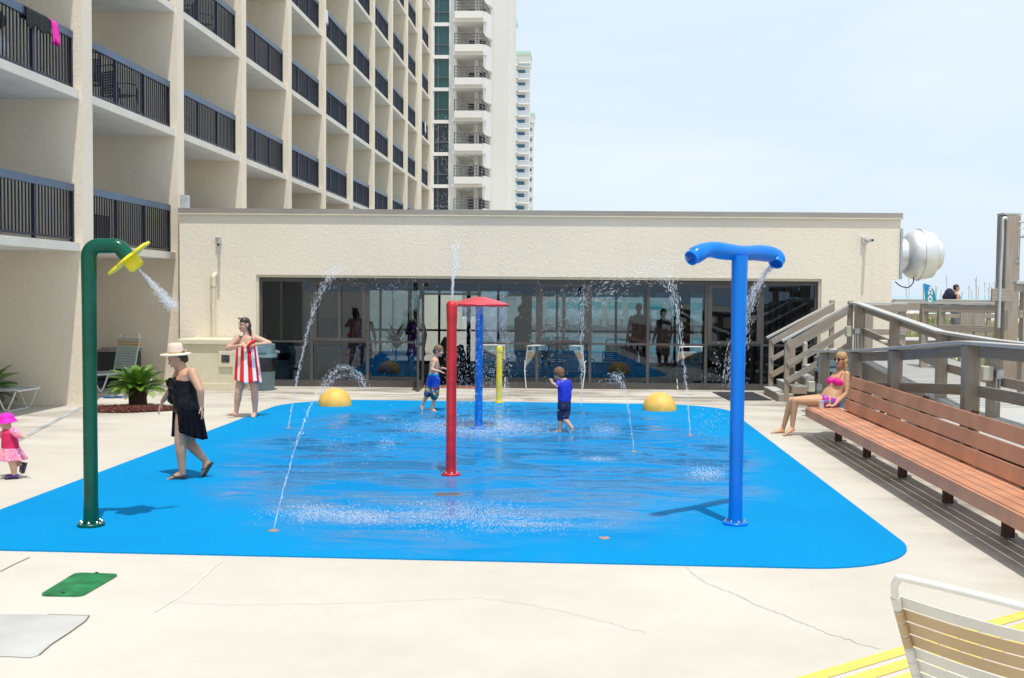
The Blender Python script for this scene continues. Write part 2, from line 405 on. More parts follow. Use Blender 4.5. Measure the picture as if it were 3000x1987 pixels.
M_CRACK = mat('crack_line', (.545, .51, .445), .9)
crack([(2010, 1660), (2060, 1705), (2150, 1740), (2230, 1780), (2340, 1820), (2420, 1855), (2500, 1880), (2580, 1902)], .006)
crack([(500, 1765), (700, 1774), (950, 1770), (1200, 1762), (1400, 1752), (1520, 1768), (1640, 1790), (1760, 1820), (1890, 1855)], .0035)
strip('expansion_joint', [(-8.3, 22.9), (4.0, 23.3)], .03, M_JOINT)
strip('expansion_joint', [(-7.2, 22.35), (3.9, 22.65)], .02, M_JOINT)
# pale concrete patch, bottom left
M_PATCH = mat('fresh_concrete', (.47, .465, .44), .7, var=.12, scale=1.6)
p = MB(); poly = [G(-160, 1801), G(140, 1802), G(262, 1806), G(250, 1822), G(200, 1858), G(150, 1890), G(115, 1921), G(90, 1929), G(40, 1926), G(-160, 1921)]
p.add([(q.x, q.y, .004) for q in poly][::-1], [tuple(range(len(poly)))]); struct(p.build('concrete_patch', M_PATCH))
ed = MB()
strip('patch_edge', [poly[1], poly[2], poly[3], poly[4], poly[5], poly[6]], .009, M_JOINT, .007)
# yellow stripes
M_STRIPE = mat('yellow_road_paint', (.80, .58, .11), .6, var=.08, scale=8)
d = Vector((2.998 - 1.282, 7.632 - 6.263, 0)).normalized(); q = Vector((d.y, -d.x, 0)); base = Vector((1.282, 6.263, 0))
for k in range(3):
    A = base + q * (.055 + k * .155); mb = MB()
    e = 2.62; P = [A - d * 2 - q * .052, A - d * 2 + q * .052, A + d * e + q * .052, A + d * e - q * .052]
    mb.add([(x.x, x.y, .004) for x in P], [(0, 1, 2, 3)])
    struct(mb.build('painted_stripe', M_STRIPE))

# green hatch cover
M_HATCH = mat('green_hatch', (.012, .20, .065), .45, var=.3, scale=7, bmp=.3, bscale=50)
hx = [G(115, 1748), G(240, 1750), G(350, 1686), G(222, 1682)]
cx = sum((v.x for v in hx)) / 4; cy = sum((v.y for v in hx)) / 4
hr = empty('hatch_cover', (cx, cy, 0), 'flat green rounded hatch cover set in pale concrete', 'hatch cover')
def round_quad(P, r):
    out = []
    for i in range(4):
        a, b, c_ = P[i - 1], P[i], P[(i + 1) % 4]
        p0 = b + (a - b).normalized() * r; p1 = b + (c_ - b).normalized() * r
        for k in range(7):
            t = k / 6; out.append(p0 * (1 - t) ** 2 + b * 2 * t * (1 - t) + p1 * t * t)
    return out
mb = MB(); pl = round_quad(hx, .06); mb.prism([(v.x, v.y) for v in pl][::-1] if False else [(v.x, v.y) for v in pl], .001, .014)
mb.build('lid', M_HATCH, hr)
for p_ in ((185, 1743), (283, 1684)):
    mb = MB(); w_ = G(*p_); mb.lathe([(.014, .0), (.014, .018), (.009, .02)], (w_.x, w_.y, 0), 12); mb.build('lid_bolt', M_BLACK, hr)
# drain grate
gr = empty('drain_grate', (G(1312, 1453).x, G(1312, 1453).y, 0), 'grey metal drain grate in front of the red pole', 'drain grate')
gx, gy = gr.location.x, gr.location.y; mb = MB()
mb.box(gx - .145, gx + .145, gy - .085, gy - .07, .005, .02); mb.box(gx - .145, gx + .145, gy + .07, gy + .085, .005, .02)
mb.box(gx - .145, gx - .132, gy - .07, gy + .07, .005, .02); mb.box(gx + .132, gx + .145, gy - .07, gy + .07, .005, .02)
mb.build('grate_frame', mat('grate_metal', (.30, .30, .33), .45, .6), gr)
mb = MB()
for k in range(11): mb.box(gx - .122 + k * .0235, gx - .110 + k * .0235, gy - .07, gy + .07, .006, .018)
mb.build('bars', MATS['grate_metal'], gr)
mb = MB(); mb.box(gx - .14, gx + .14, gy - .08, gy + .08, .0125, .0135); mb.build('sump', M_BLACK, gr)

# ================================================================== hotel
HX = -9.2; BAY = 4.87; Y0 = 20.0; FL0 = 3.07; STO = 2.83; NF = 8
hotel = empty('hotel_building', (HX, 10, 0), 'cream stucco hotel with eight storeys of dark railed balconies', 'hotel')
XB = -11.25
top = FL0 + STO * NF
# piers: bay index k from -2; the pier after bay 8 is extra wide
piers = [(Y0 + BAY * k, Y0 + BAY * k + .42) for k in range(-3, 9)]
piers[-1] = (58.96, 59.38)
piers.append((63.3, 64.75)); piers.append((68.7, 69.1))
for i, (a, b) in enumerate(piers):
    mb = MB(); mb.box(XB, HX, a, b, 0, top); mb.build('partition_wall', M_STUCCO2, hotel)
mb = MB(); mb.box(-24, XB, piers[0][0], 69.1, 0, top); mb.build('rear_wall', M_STUCCO, hotel)
mb = MB(); mb.box(-24, HX - .05, piers[0][0] - .1, 69.2, top, top + .5); mb.build('roof_parapet', M_SLAB, hotel)
# one balcony module: slab with soffit, door, railing
def balcony(y0, y1, z):
    mb = MB(); mb.box(XB, HX - .06, y0, y1, z - .17, z - .012); o = mb.build('balcony_slab', [M_SLAB, M_SOFFIT], hotel, bevel=0)
    for p in o.data.polygons:
        if p.normal.z < -.5: p.material_index = 1
    W = y1 - y0; xr = HX - .20
    r = MB(); r.box(xr - .03, xr + .03, y0 + .01, y1 - .01, z + .93, z + 1.07)
    t = r.build('railing', [M_RAIL, M_RAILTOP], o)
    r = MB(); r.m = 1; r.box(xr - .035, xr + .035, y0 + .01, y1 - .01, z + .94, z + 1.08)
    r.m = 0
    n = int(W / .115)
    for k in range(n + 1):
        y = y0 + .03 + (W - .06) * k / n; r.box(xr - .011, xr + .011, y - .011, y + .011, z + .08, z + .94)
    for f in (0.0, .333, .667, 1):
        y = y0 + .045 + (W - .09) * f; r.box(xr - .03, xr + .03, y - .03, y + .03, z - .01, z + .94)
    r.box(xr - .018, xr + .018, y0 + .02, y1 - .02, z + .05, z + .09)
    bpy.data.objects.remove(t); t = r.build('railing', [M_RAIL, M_RAILTOP], o)
    d = MB(); d.box(XB + .01, XB + .05, y0 + .5, y1 - .5, z, z + 2.1); d.build('sliding_door', mat('dark_glass', (.03, .04, .045), .12), o)
    return o
bays = [(piers[i][1], piers[i + 1][0]) for i in range(len(piers) - 1) if i != 11 or True]
proto = balcony(bays[0][0], bays[0][1], FL0)
W0 = bays[0][1] - bays[0][0]
def copy_bal(y0, W, dz):
    def rec(o, parent):
        c = o.copy(); COL.objects.link(c); c.parent = parent
        for ch in kids(o): rec(ch, c)
        return c
    c = rec(proto, hotel); sc = W / W0
    # geometry is stored relative to the hotel root (y=10): place by scale and shift
    c.scale = (1, sc, 1); c.location = (0, y0 - 10 - sc * (bays[0][0] - 10), dz)
for i, (a, b) in enumerate(bays):
    for f in range(NF):
        if i == 0 and f == 0: continue
        if b - a < 1: continue
        copy_bal(a, b - a, f * STO)
# small grey flashing post where the low roof meets the hotel
mb = MB(); p0 = at(526, 568, 24.6); mb.box(p0.x, p0.x + .17, 24.62, 24.8, 4.0, 4.36)
fp = mb.build('flashing_post', mat('white_grey_metal', (.55, .56, .57), .5), None, loc=(p0.x, 24.7, 4.0)); tag(fp, 'short grey metal flashing post on the left end of the low roof', 'post')

# items on the balconies
def patio_chair(loc, rz, m_frame, m_strap, label, cat='chair', group=None, name='patio_chair', scale=1.0, seat_m=None):
    """white tube-frame strap chair: two side frames, seat, back"""
    t = empty(name, (0, 0, 0), label, cat, group); w = .28
    for sx in (-1, 1):
        x = sx * w; mb = MB()
        mb.tube(smooth_path([(x, -.30, .0), (x, -.27, .35), (x, -.24, .60), (x, -.16, .645), (x, .10, .63), (x, .22, .60)], 5), .0125, 8)
        mb.build('leg', m_frame, t, smooth=60)
        mb = MB(); mb.tube([(x, .30, 0), (x, .20, .40), (x, .22, .60)], .0125, 8); mb.build('leg', m_frame, t, smooth=60)
    mb = MB(); mb.tube([(-w, -.25, .42), (w, -.25, .42)], .012, 8); mb.tube([(-w, .2, .38), (w, .2, .38)], .012, 8)
    for sx in (-1, 1): mb.tube([(sx * w * .96, -.25, .42), (sx * w * .96, .2, .38)], .012, 8)
    mb.build('seat_frame', m_frame, t, smooth=60)
    mb = MB()
    for k in range(7): y = -.22 + k * .063; mb.box(-w * .95, w * .95, y - .024, y + .024, .415 - (y + .25) * .09, .423 - (y + .25) * .09)
    mb.build('seat', seat_m or m_strap, t)
    b = [(-w * .95, .18, .40), (-w * .95, .33, .92), (-w * .8, .36, .97), (w * .8, .36, .97), (w * .95, .33, .92), (w * .95, .18, .40)]
    mb = MB(); mb.tube(smooth_path(b, 5), .0125, 8); mb.build('back_frame', m_frame, t, smooth=60)
    mb = MB(); mb.m = 0
    for k in range(9):
        f = .08 + k * .095; y = .18 + .15 * f; z = .40 + .52 * f; mb.m = 1 if k >= 5 and k < 8 else 0
        mb.beam((-w * .93, y - .004, z), (w * .93, y - .004, z), .012, .042, up=(0, .28, .96))
    mb.build('backrest', [m_strap, M_STRAPT if m_strap is not M_BLACK else M_BLACK], t)
    t.location = loc; t.rotation_euler = (0, 0, rz); t.scale = (scale,) * 3; return t
def small_table(loc, m, label, h=.7, r=.42, group=None):
    t = empty('round_table', (0, 0, 0), label, 'table', group)
    mb = MB(); mb.lathe([(0, h - .02), (r, h - .02), (r + .012, h - .01), (r, h), (0, h)], seg=28); mb.build('table_top', m, t, smooth=40)
    for k in range(4):
        a = k * math.pi / 2 + .5; ca, sa = math.cos(a), math.sin(a); mb = MB()
        mb.tube(smooth_path([(.05 * ca, .05 * sa, h - .02), (.06 * ca, .06 * sa, h * .5), (.12 * ca, .12 * sa, .2), (.36 * ca, .36 * sa, .0)], 5), .012, 8); mb.build('leg', m, t, smooth=60)
    t.location = loc; return t
zf = lambda f: FL0 + STO * (f)
patio_chair((-9.85, 21.6, zf(1)), R(200), M_BLACK, M_BLACK, 'black patio chair on the second floor balcony behind railing, nearest to the left pier', group='black chairs on the balconies')
patio_chair((-9.75, 22.9, zf(1)), R(150), M_BLACK, M_BLACK, 'black patio chair on the second floor balcony behind railing, right of its table', group='black chairs on the balconies')
small_table((-10.25, 22.3, zf(1)), M_BLACK, 'black round table between two chairs on the second floor balcony')
patio_chair((-9.9, 26.5, zf(1)), R(170), M_WHITE, M_BLACK, 'dark chair with pale frame on the second floor balcony of the third bay')
patio_chair((-9.9, 26.6, zf(2)), R(170), M_WHITE, M_STRAPW, 'pale strap chair on the third floor balcony above the low roof')
patio_chair((-9.95, 17.0, zf(0)), R(90), M_BLACK, M_BLACK, 'black patio chair on the lowest balcony at the left edge')
patio_chair((-10.0, 17.5, zf(1)), R(120), M_BLACK, M_BLACK, 'black patio chair on the balcony with the hanging black towel')
# wicker side cabinet on lowest balcony (dark woven + brown blocks)
mb = MB()
mb.box(-9.95, -9.55, 21.35, 22.0, zf(0) + .02, zf(0) + .62)
wk = mb.build('wicker_box', mat('brown_wicker', (.10, .055, .03), .7, var=.5, scale=30, bmp=.8, bscale=60, bdist=.01), None, loc=(-9.75, 21.7, zf(0)), bevel=.02)
tag(wk, 'brown woven box behind the lowest balcony railing above the green pole', 'box')
# green/white float and red-black bag on the top-left balcony
mb = MB(); mb.tube(smooth_path([(-9.75, 16.6, zf(1) + .42), (-9.7, 17.0, zf(1) + .40), (-9.7, 17.5, zf(1) + .46)], 6), .075, 12)
fl = mb.build('pool_noodle', mat('lime_foam', (.18, .42, .10), .7), None, smooth=60, loc=(-9.7, 17, zf(1) + .4)); tag(fl, 'green foam float lying behind the railing of the top left balcony', 'float')
mb = MB(); mb.ell((-9.85, 18.15, zf(1) + .32), (.22, .26, .32)); bgk = mb.build('white_bag', mat('white_cloth', (.6, .6, .6), .8, bmp=.6, bscale=12, bdist=.03), None, smooth=60, loc=(-9.85, 18.15, zf(1)))
tag(bgk, 'white cloth bag standing behind the top left balcony railing', 'bag')
mb = MB(); mb.ell((-9.8, 17.9, zf(1) + .82), (.16, .42, .20)); bgk = mb.build('bundle', mat('black_red_cloth', (.03, .018, .022), .7, bmp=.6, bscale=12, bdist=.03), None, smooth=60, loc=(-9.8, 17.9, zf(1) + .6))
tag(bgk, 'dark bundle of beach gear on a chair behind the top left railing', 'bundle')
# cloth over a railing: draped thin grid
def drape(name, y0, y1, zt, front, back, m, label, cat='towel', xr=HX - .2, wav=.02):
    mb = MB(); N = 14; rows = 14; V = []
    for i in range(rows + 1):
        t = i / rows
        for k in range(N + 1):
            y = y0 + (y1 - y0) * k / N; s_ = math.sin(k * 1.3 + 1) * wav + math.sin(k * .6) * wav
            if t < .55: u_ = t / .55; z = zt - front * (1 - u_) * (1 + .12 * math.sin(k * .9)); x = xr + .055 + abs(s_) * (1 - u_) + .01
            else: u_ = (t - .55) / .45; z = zt - back * u_; x = xr - .05 - abs(s_) * u_
            if abs(t - .55) < .04: z = zt + .015; x = xr
            V.append((x, y, z))
    mb.add(V, [(i * (N + 1) + k, i * (N + 1) + k + 1, (i + 1) * (N + 1) + k + 1, (i + 1) * (N + 1) + k) for i in range(rows) for k in range(N)])
    o = mb.build(name, m, None, smooth=80, loc=((xr), (y0 + y1) / 2, zt)); sd = o.modifiers.new('t', 'SOLIDIFY'); sd.thickness = .006
    return tag(o, label, cat)
zt = zf(1) + 1.09
drape('towel', 18.2, 19.05, zt, .33, .2, mat('black_cloth', (.010, .010, .012), .8, bmp=.3, bscale=20), 'black cloth hanging over the top left balcony railing')
drape('swimsuit', 19.08, 19.32, zt, .42, .15, mat('hot_pink_cloth', (.85, .02, .42), .6), 'hot pink swimwear hanging beside the black cloth on the railing', 'swimwear', wav=.05)
drape('towel', 40.4, 40.75, zf(3) + 1.09, .55, .3, mat('white_towel', (.75, .76, .78), .9), 'white towel hanging over a railing on the fourth floor, middle bays')
drape('towel', 67.0, 67.5, zf(3) + 1.09, .7, .3, MATS['white_towel'], 'white towel hanging over a railing in the last hotel bay')

# more furniture further along the facade
FB = [(piers[i][1] + piers[i + 1][0]) / 2 for i in range(len(piers) - 1)]
for (bi, fl, dy, rz, m1, m2, lab) in ((5, 1, -.6, 170, M_WHITE, M_STRAPW, 'white chair on the second floor balcony of the fourth visible bay'), (5, 3, .7, 160, M_WHITE, M_STRAPG, 'pale chair high on the fourth floor balcony of the fourth visible bay'),
      (6, 2, -.5, 190, M_BLACK, M_BLACK, 'dark chair on the third floor balcony of the fifth visible bay'), (4, 2, .9, 150, M_BLACK, M_BLACK, 'dark chair at the far end of the third floor balcony above the low roof'), (3, 2, .5, 200, M_WHITE, M_STRAPW, 'pale chair on the top balcony above the second bay')):
    patio_chair((-9.95, FB[bi] + dy, zf(fl)), R(rz), m1, m2, lab)
# ================================================================== low building (turned 2.68 degrees)
BO = Vector((-8.99, 24.39, 0)); BA = math.atan2(25.155 - 24.393, 7.312 + 8.986); bca, bsa = math.cos(BA), math.sin(BA)
def B(u, v, z): return (BO.x + u * bca - v * bsa, BO.y + u * bsa + v * bca, z)
def Bu(px, py):
    """u, z of the wall plane seen at a pixel"""
    d = ray(px, py); n = Vector((-bsa, bca, 0)); t = (BO - CP).dot(n) / d.dot(n); p = CP + d * t
    return (p - BO).dot(Vector((bca, bsa, 0))), p.z
BL = 16.30; BT = 3.93; U0, U1 = 1.74, 14.55; WT = 2.55; DEPTH = 8.5
pool_house = empty('pool_building', B(8, 0, 0), 'long low cream stucco building with dark glazed front behind the splash pad', 'building')
mb = MB(B)
ub = .17  # lower right part is slightly set back
mb.box(0, U0, 0, .3, 0, BT); mb.box(U1, BL - ub, 0, .3, 0, 2.55); mb.box(U0, U1, 0, .3, WT, BT); mb.box(U1, BL, 0, .3, 2.55, BT)
mb.build('front_wall', M_STUCCO, pool_house)
mb = MB(B); mb.box(BL - .3 - ub, BL - ub, .3, DEPTH, 0, 2.55); mb.box(BL - .3, BL, .3, DEPTH, 2.55, BT); mb.box(0, .3, .3, DEPTH, 0, BT); mb.build('side_wall', M_STUCCO, pool_house)
mb = MB(B); mb.box(.3, BL - .3, .3, DEPTH, 2.75, BT - .25); mb.build('roof_slab', mat('ceiling_tile', (.35, .35, .33), .9), pool_house)
mb = MB(B); mb.box(-.02, BL + .035, -.045, .25, BT, 4.045); mb.box(BL - .2, BL + .035, .25, DEPTH, BT, 4.045)
mb.build('fascia', M_FASCIA, pool_house)
mb = MB(B); mb.box(-.02, BL + .045, -.06, .2, BT - .028, BT - .002); mb.build('fascia_trim', M_CREAM, pool_house)
# reveal of the window recess
mb = MB(B); mb.box(U0 - .002, U0 + .05, .045, .16, 0, WT - .002); mb.box(U1 - .05, U1 + .002, .045, .16, 0, WT - .002); mb.box(U0 + .052, U1 - .052, .045, .16, WT - .055, WT - .001)
mb.build('reveal_trim', M_CREAM, pool_house)
mull = [Bu((a + b) / 2, 1000)[0] for a, b in ((906, 913), (1071, 1078), (1228, 1240), (1398, 1406), (1567, 1580), (1725, 1735), (1895, 1905), (2066, 2076), (2232, 2240))]
V0 = .14
mb = MB(B)
A, E_ = U0 + .05, U1 - .05
mb.box(A, mull[2], V0, V0 + .07, 0, .15); mb.box(mull[3], E_, V0, V0 + .07, 0, .15)
mb.box(A, mull[2], V0 - .005, V0 + .06, 1.01, 1.055); mb.box(mull[3], E_, V0 - .005, V0 + .06, 1.01, 1.055)
mb.box(A, E_, V0, V0 + .07, 2.40, 2.495)
for i, u in enumerate([A + .03] + mull + [E_ - .03]):
    w = .05 if i == 3 else .032; mb.box(u - w, u + w, V0 - .012, V0 + .085, 0, 2.495)
mb.box(mull[2], mull[3], V0 - .002, V0 + .068, 2.12, 2.16)
fr = mb.build('window_frame', M_FRAME, pool_house)
# sliding sashes in panels 1, 5, 8
edges = [A] + mull + [E_]
for i in (1, 5, 8):
    a, b = edges[i] + .035, edges[i + 1] - .035; m = (a + b) / 2; mb = MB(B)
    for x0, x1, z0, z1 in ((a, a + .09, 1.12, 2.40), (b - .09, b, 1.12, 2.40), (a + .09, b - .09, 2.33, 2.40), (a, b, 1.056, 1.12), (m - .035, m + .035, 1.12, 2.33)):
        mb.box(x0, x1, V0 - .03, V0 + .03, z0, z1)
    mb.build('sliding_sash', M_FRAME, pool_house)
for i in range(len(edges) - 1):
    if i == 3:
        mb = MB(B); mb.box(edges[i] + .05, edges[i + 1] - .03, V0 + .025, V0 + .035, 2.16, 2.40); mb.build('pane', M_GLASS, pool_house); continue
    for z0, z1 in ((.15, 1.01), (1.055, 2.40)):
        mb = MB(B); mb.box(edges[i] + .032, edges[i + 1] - .032, V0 + .032, V0 + .040, z0, z1); mb.build('pane', M_GLASS, pool_house)
# open door leaf, hinged at panel 3, standing straight out; brick sill
door = MB(B); u = mull[2] + .02
for (v0, v1, z0, z1) in ((-.95, .13, .01, .20), (-.95, .13, 2.02, 2.11), (-.95, -.86, .2, 2.02), (.04, .13, .2, 2.02), (-.86, .04, 1.0, 1.06)): door.box(u - .022, u + .022, v0, v1, z0, z1)
dr = door.build('door', M_FRAME, pool_house)
mb = MB(B); mb.box(u - .004, u + .004, -.86, .04, .2, 1.0); mb.box(u - .004, u + .004, -.86, .04, 1.06, 2.02); mb.build('pane', M_GLASS2, dr)
mb = MB(B); mb.tube([(u - .06, -.80, .98), (u - .06, -.80, 1.15)], .012, 8); mb.tube([(u - .022, -.80, 1.0), (u - .06, -.80, 1.0)], .01, 8); mb.build('handle', M_STEEL, dr, smooth=60)
mb = MB(B); mb.box(mull[2] + .05, mull[3] - .03, .0, .3, 0, .03); mb.build('door_sill', mat('brick_red', (.36, .12, .07), .8, var=.3, scale=14), pool_house)
# interior
mb = MB(B); mb.box(.3, BL - .47, .3, DEPTH, .0, .012); mb.build('inside_floor', mat('carpet', (.075, .075, .07), .95, var=.15), pool_house)
VB = DEPTH - .3
mb = MB(B)
mb.box(.3, 2.6, VB, VB + .15, 0, 2.75); mb.box(BL - 3.0, BL - .47, VB, VB + .15, 0, 2.75); mb.box(2.6, BL - 3.0, VB, VB + .15, 2.3, 2.75)
mb.build('rear_wall', mat('interior_grey', (.11, .11, .105), .85), pool_house)
mb = MB(B)
us = [2.6 + k * .89 for k in range(13)]
for k, u in enumerate(us): mb.box(u - (.035 if k % 2 else .06), u + (.035 if k % 2 else .06), VB, VB + .08, 0, 2.3)
mb.box(2.6, us[-1], VB, VB + .08, 1.0, 1.06); mb.box(2.6, us[-1], VB, VB + .08, 0, .1); mb.box(2.6, us[-1], VB, VB + .08, 2.22, 2.3)
mb.build('rear_window_frame', M_BLACK, pool_house)
mb = MB(B); mb.box(2.6, us[-1], VB + .03, VB + .04, .1, 2.22); mb.build('rear_glazing', M_GLASS2, pool_house)
for u in (3.4, 7.9, 12.1):
    mb = MB(B); mb.box(u - .14, u + .14, 4.2, 4.48, 0, 2.75); mb.build('column', M_BLACK, pool_house)
mb = MB(B); mb.box(.3, 2.9, 3.4, 3.5, 0, 2.75); mb.build('partition', MATS['interior_grey'], pool_house)
mb = MB(B)
for k in range(9): mb.box(12.95 + k * .165, 13.03 + k * .165, 1.5, 1.53, 0, 2.6)
mb.build('vertical_blinds', mat('blind_vinyl', (.16, .20, .19), .6), pool_house)

def wl_(px, py, v=0.0):
    u, z = Bu(px, py); return B(u, v, z)
# chairs standing inside behind the glass
def cpos(px, v):
    d = ray(px, 1100); n = Vector((-bsa, bca, 0)); t = (Vector(B(0, v, 0)) - CP).dot(n) / d.dot(n); p = CP + d * t; return (p.x, p.y, .014)
ch = [(1450, .46, 175, 'pale strap patio chair behind the yellow post, inside the glass'), (1560, .46, 205, 'white-armed strap chair inside the glass, left of the boy in blue'), (1695, .46, 150, 'white-armed strap chair inside the glass, right of the boy in blue'),
      (2010, .46, 190, 'pale strap chair inside the glass behind the right yellow dome'), (860, .9, 30, 'dim patio chair in the dark room right of the domed bin'), (975, 1.3, 170, 'dim patio chair in the dark room behind the left arching spray')]
for px, v, rz, lab in ch: patio_chair(cpos(px, v), R(rz), M_WHITE, M_STRAPG, lab, group='strap chairs inside the glazed room')
patio_chair(cpos(1640, 3.9), R(10), M_BLACK, M_BLACK, 'dark slatted chair deep in the room, left of the third sash', group='dark chairs deep in the room')
patio_chair(cpos(1800, 3.8), R(185), M_BLACK, M_BLACK, 'dark slatted chair deep in the room beside the standing figures', group='dark chairs deep in the room')
tb = small_table(cpos(1900, .6), M_WHITE, 'small white round table inside the glass beside the strap chair', h=.45, r=.33)
# domed-lid bin just inside the glass
db = empty('domed_bin', cpos(812, .45), 'large pale bin with a grey domed lid behind the left glass pane', 'bin')
x, y, z = db.location; mb = MB(); mb.lathe([(.0, 0), (.27, 0), (.27, .02), (.27, .60), (.26, .62)], (x, y, z), 20); mb.build('bin_body', mat('pale_bin', (.42, .47, .42), .6), db, smooth=40)
mb = MB(); mb.lathe([(.275, .58), (.29, .66), (.285, .74), (.26, .745)], (x, y, z), 24, wob=lambda a, i: 1 + .03 * math.sin(a * 7)); mb.build('bin_liner', M_BAG, db, smooth=60)
mb = MB(); mb.lathe([(.30, .74), (.31, .76), (.30, .80), (.27, .82), (.25, .92), (.19, 1.01), (.09, 1.06), (0, 1.07)], (x, y, z), 24); mb.build('dome_lid', mat('grey_lid', (.22, .24, .22), .5), db, smooth=40)
# blue plastic bag held by the man inside, and heaps on the floor
def blob(name, c, r, m, label, cat, seed=1, amp=.2):
    mb = MB(); n0 = 0
    mb.ell(c, r, None, 28, 18)
    vv = []
    for p in mb.v:
        q = Vector(p) - Vector(c); k = 1 + amp * mnoise.noise(q * (2.2 / max(r)) + Vector((seed, 0, 0))) + amp * .5 * mnoise.noise(q * (6 / max(r)) + Vector((0, seed, 0)))
        w = Vector(c) + q * k; w.z = max(w.z, c[2] - r[2] * .98); vv.append(tuple(w))
    mb.v = vv; o = mb.build(name, m, None, smooth=60, loc=(c[0], c[1], c[2] - r[2])); return tag(o, label, cat)
q = cpos(1114, 1.5); blob('beach_bag', (q[0], q[1], .36), (.27, .16, .32), mat('blue_plastic', (.0, .07, .50), .25), 'big bright blue plastic bag beside the man in floral shorts', 'bag', 3, .25)
q = cpos(1170, 2.0); blob('bundle', (q[0], q[1], .22), (.26, .2, .2), mat('brown_bundle', (.30, .17, .10), .8), 'brown rounded bundle on the floor right of the blue bag', 'bundle', 5, .15)
# red and blue toddler seat on the floor inside
ps = empty('toy_seat', cpos(1010, 1.4), 'red and blue plastic toy seat inside behind the left dome spray', 'toy')
x, y, z = ps.location
mb = MB(); mb.tube(smooth_path([(x - .2, y, .50), (x - .22, y, .68), (x - .1, y, .80), (x + .1, y, .82), (x + .24, y, .72), (x + .22, y, .52)], 6), .03, 10); mb.build('rim', mat('toy_blue', (.01, .25, .60), .4), ps, smooth=60)
mb = MB(); mb.box(x - .19, x + .20, y - .02, y + .02, .58, .78); mb.build('seat_panel', mat('toy_red', (.7, .08, .06), .5), ps, bevel=.03)
for k in (-1, 1):
    mb = MB(); mb.tube([(x + k * .2, y, .52), (x + k * .24, y - .1, 0)], .025, 8); mb.build('leg', MATS['toy_blue'], ps, smooth=60)

# utility cabinet in front of the wall
x0, x1, y0, y1 = -8.62, -7.33, 23.42, 24.40
cab = empty('utility_cabinet', ((x0 + x1) / 2, y0, 0), 'low cream boxed cabinet with a metal plate against the wall', 'cabinet')
mb = MB(); mb.box(x0, x1, y0, y1, 0, 1.0); mb.build('body', M_CREAM, cab, bevel=.01)
mb = MB(); mb.box(x0 - .05, x1 + .05, y0 - .06, y1, 1.0, 1.12); mb.build('top', M_CREAM, cab, bevel=.02)
mb = MB(); mb.box(x0, x0 + .14, y0 - .022, y0 + .01, 0, 1.0); mb.box(x1 - .14, x1, y0 - .022, y0 + .01, 0, 1.0); mb.box(x0 + .14, x1 - .14, y0 - .022, y0 + .01, 0, .15); mb.build('face_frame', M_CREAM, cab, bevel=.004)
mb = MB(); bx = at(663, 1058, y0).x; mb.box(bx - .16, bx + .16, y0 - .05, y0 + .01, .52, .86); mb.build('box', M_CREAM, cab, bevel=.008)
mb = MB(); mb.box(bx - .09, bx + .09, y0 - .062, y0 - .04, .62, .78); mb.build('metal_plate', mat('dark_plate', (.10, .11, .12), .4, .6, var=.4, scale=20), cab)
# white pipe
u, z = Bu(630, 805); p = Vector(B(u, 0, 0))
pipe = empty('drain_pipe', (p.x, p.y - .1, 1.0), 'thick cream pipe with a rounded elbow rising from the cabinet', 'pipe')
mb = MB(); mb.tube(smooth_path([(p.x, p.y - .13, 1.1), (p.x, p.y - .13, 1.6), (p.x, p.y - .13, 2.36), (p.x, p.y - .12, 2.50), (p.x, p.y - .04, 2.53), (p.x, p.y + .05, 2.53)], 6), .056, 18); mb.build('tube', M_CREAM, pipe, smooth=50)
mb = MB(); mb.lathe([(.064, 0), (.066, .01), (.066, .07), (.064, .08)], (p.x, p.y - .13, 2.26), 20); mb.build('collar', M_CREAM, pipe, smooth=40)
# cctv cameras / flood lights
for px, py, lab in ((643, 706, 'small metal wall spotlight on the left end of the stucco wall'), (2533, 706, 'small metal wall spotlight on the right end of the stucco wall')):
    u, z = Bu(px, py); t = empty('wall_spotlight', B(u, 0, z), lab, 'spotlight')
    sgn = 1
    mb = MB(B); mb.box(u - .07, u + .05, -.08, .01, z - .06, z + .08); mb.build('housing', M_GALV, t, bevel=.006)
    mb = MB(B); mb.tube([(u, -.07, z + .02), (u + .03, -.14, z - .01), (u + .07, -.34, z - .10 if px < 1000 else z)], .033, 14); mb.build('lamp_barrel', M_STEEL, t, smooth=50)
    mb = MB(B); a_ = (u + .071, -.345, z - .103 if px < 1000 else z); b_ = (u + .073, -.355, z - .106 if px < 1000 else z); mb.tube([a_, b_], .026, 14); mb.build('lens', M_BLACK, t)
# exhaust fan on the right end wall
fy = Vector(B(BL, .55, 3.16)); ft = empty('exhaust_fan', tuple(fy), 'large round spun-aluminium exhaust fan on the right end wall', 'fan')
mb = MB(B); mb.box(BL + .001, BL + .05, -.04, 1.12, 2.56, 3.70); mb.build('mounting_plate', mat('grey_blue_metal', (.42, .48, .55), .45, .5), ft)
ax = Vector((bca, bsa, 0)); cc = Vector(B(BL + .05, .45, 3.13))
SP = mat('spun_aluminium', (.72, .73, .72), .45, .7, var=.06, scale=2)
mb = MB(); mb.lathe([(.0, 0), (.36, 0), (.37, .1), (.36, .26), (.34, .27)], cc, 40, ax); mb.build('inlet_collar', SP, ft, smooth=35)
mb = MB(); mb.lathe([(.34, .18), (.44, .22), (.53, .32), (.565, .42), (.575, .50)], cc, 48, ax); mb.build('rear_shroud', SP, ft, smooth=50)
mb = MB(); mb.lathe([(.575, .50), (.60, .505), (.60, .525), (.575, .53)], cc, 48, ax); mb.build('rolled_rim', SP, ft, smooth=40)
mb = MB(); mb.lathe([(.57, .53), (.555, .68), (.525, .80), (.53, .81), (.50, .83), (.36, .84)], cc, 48, ax); mb.build('front_shroud', SP, ft, smooth=35)
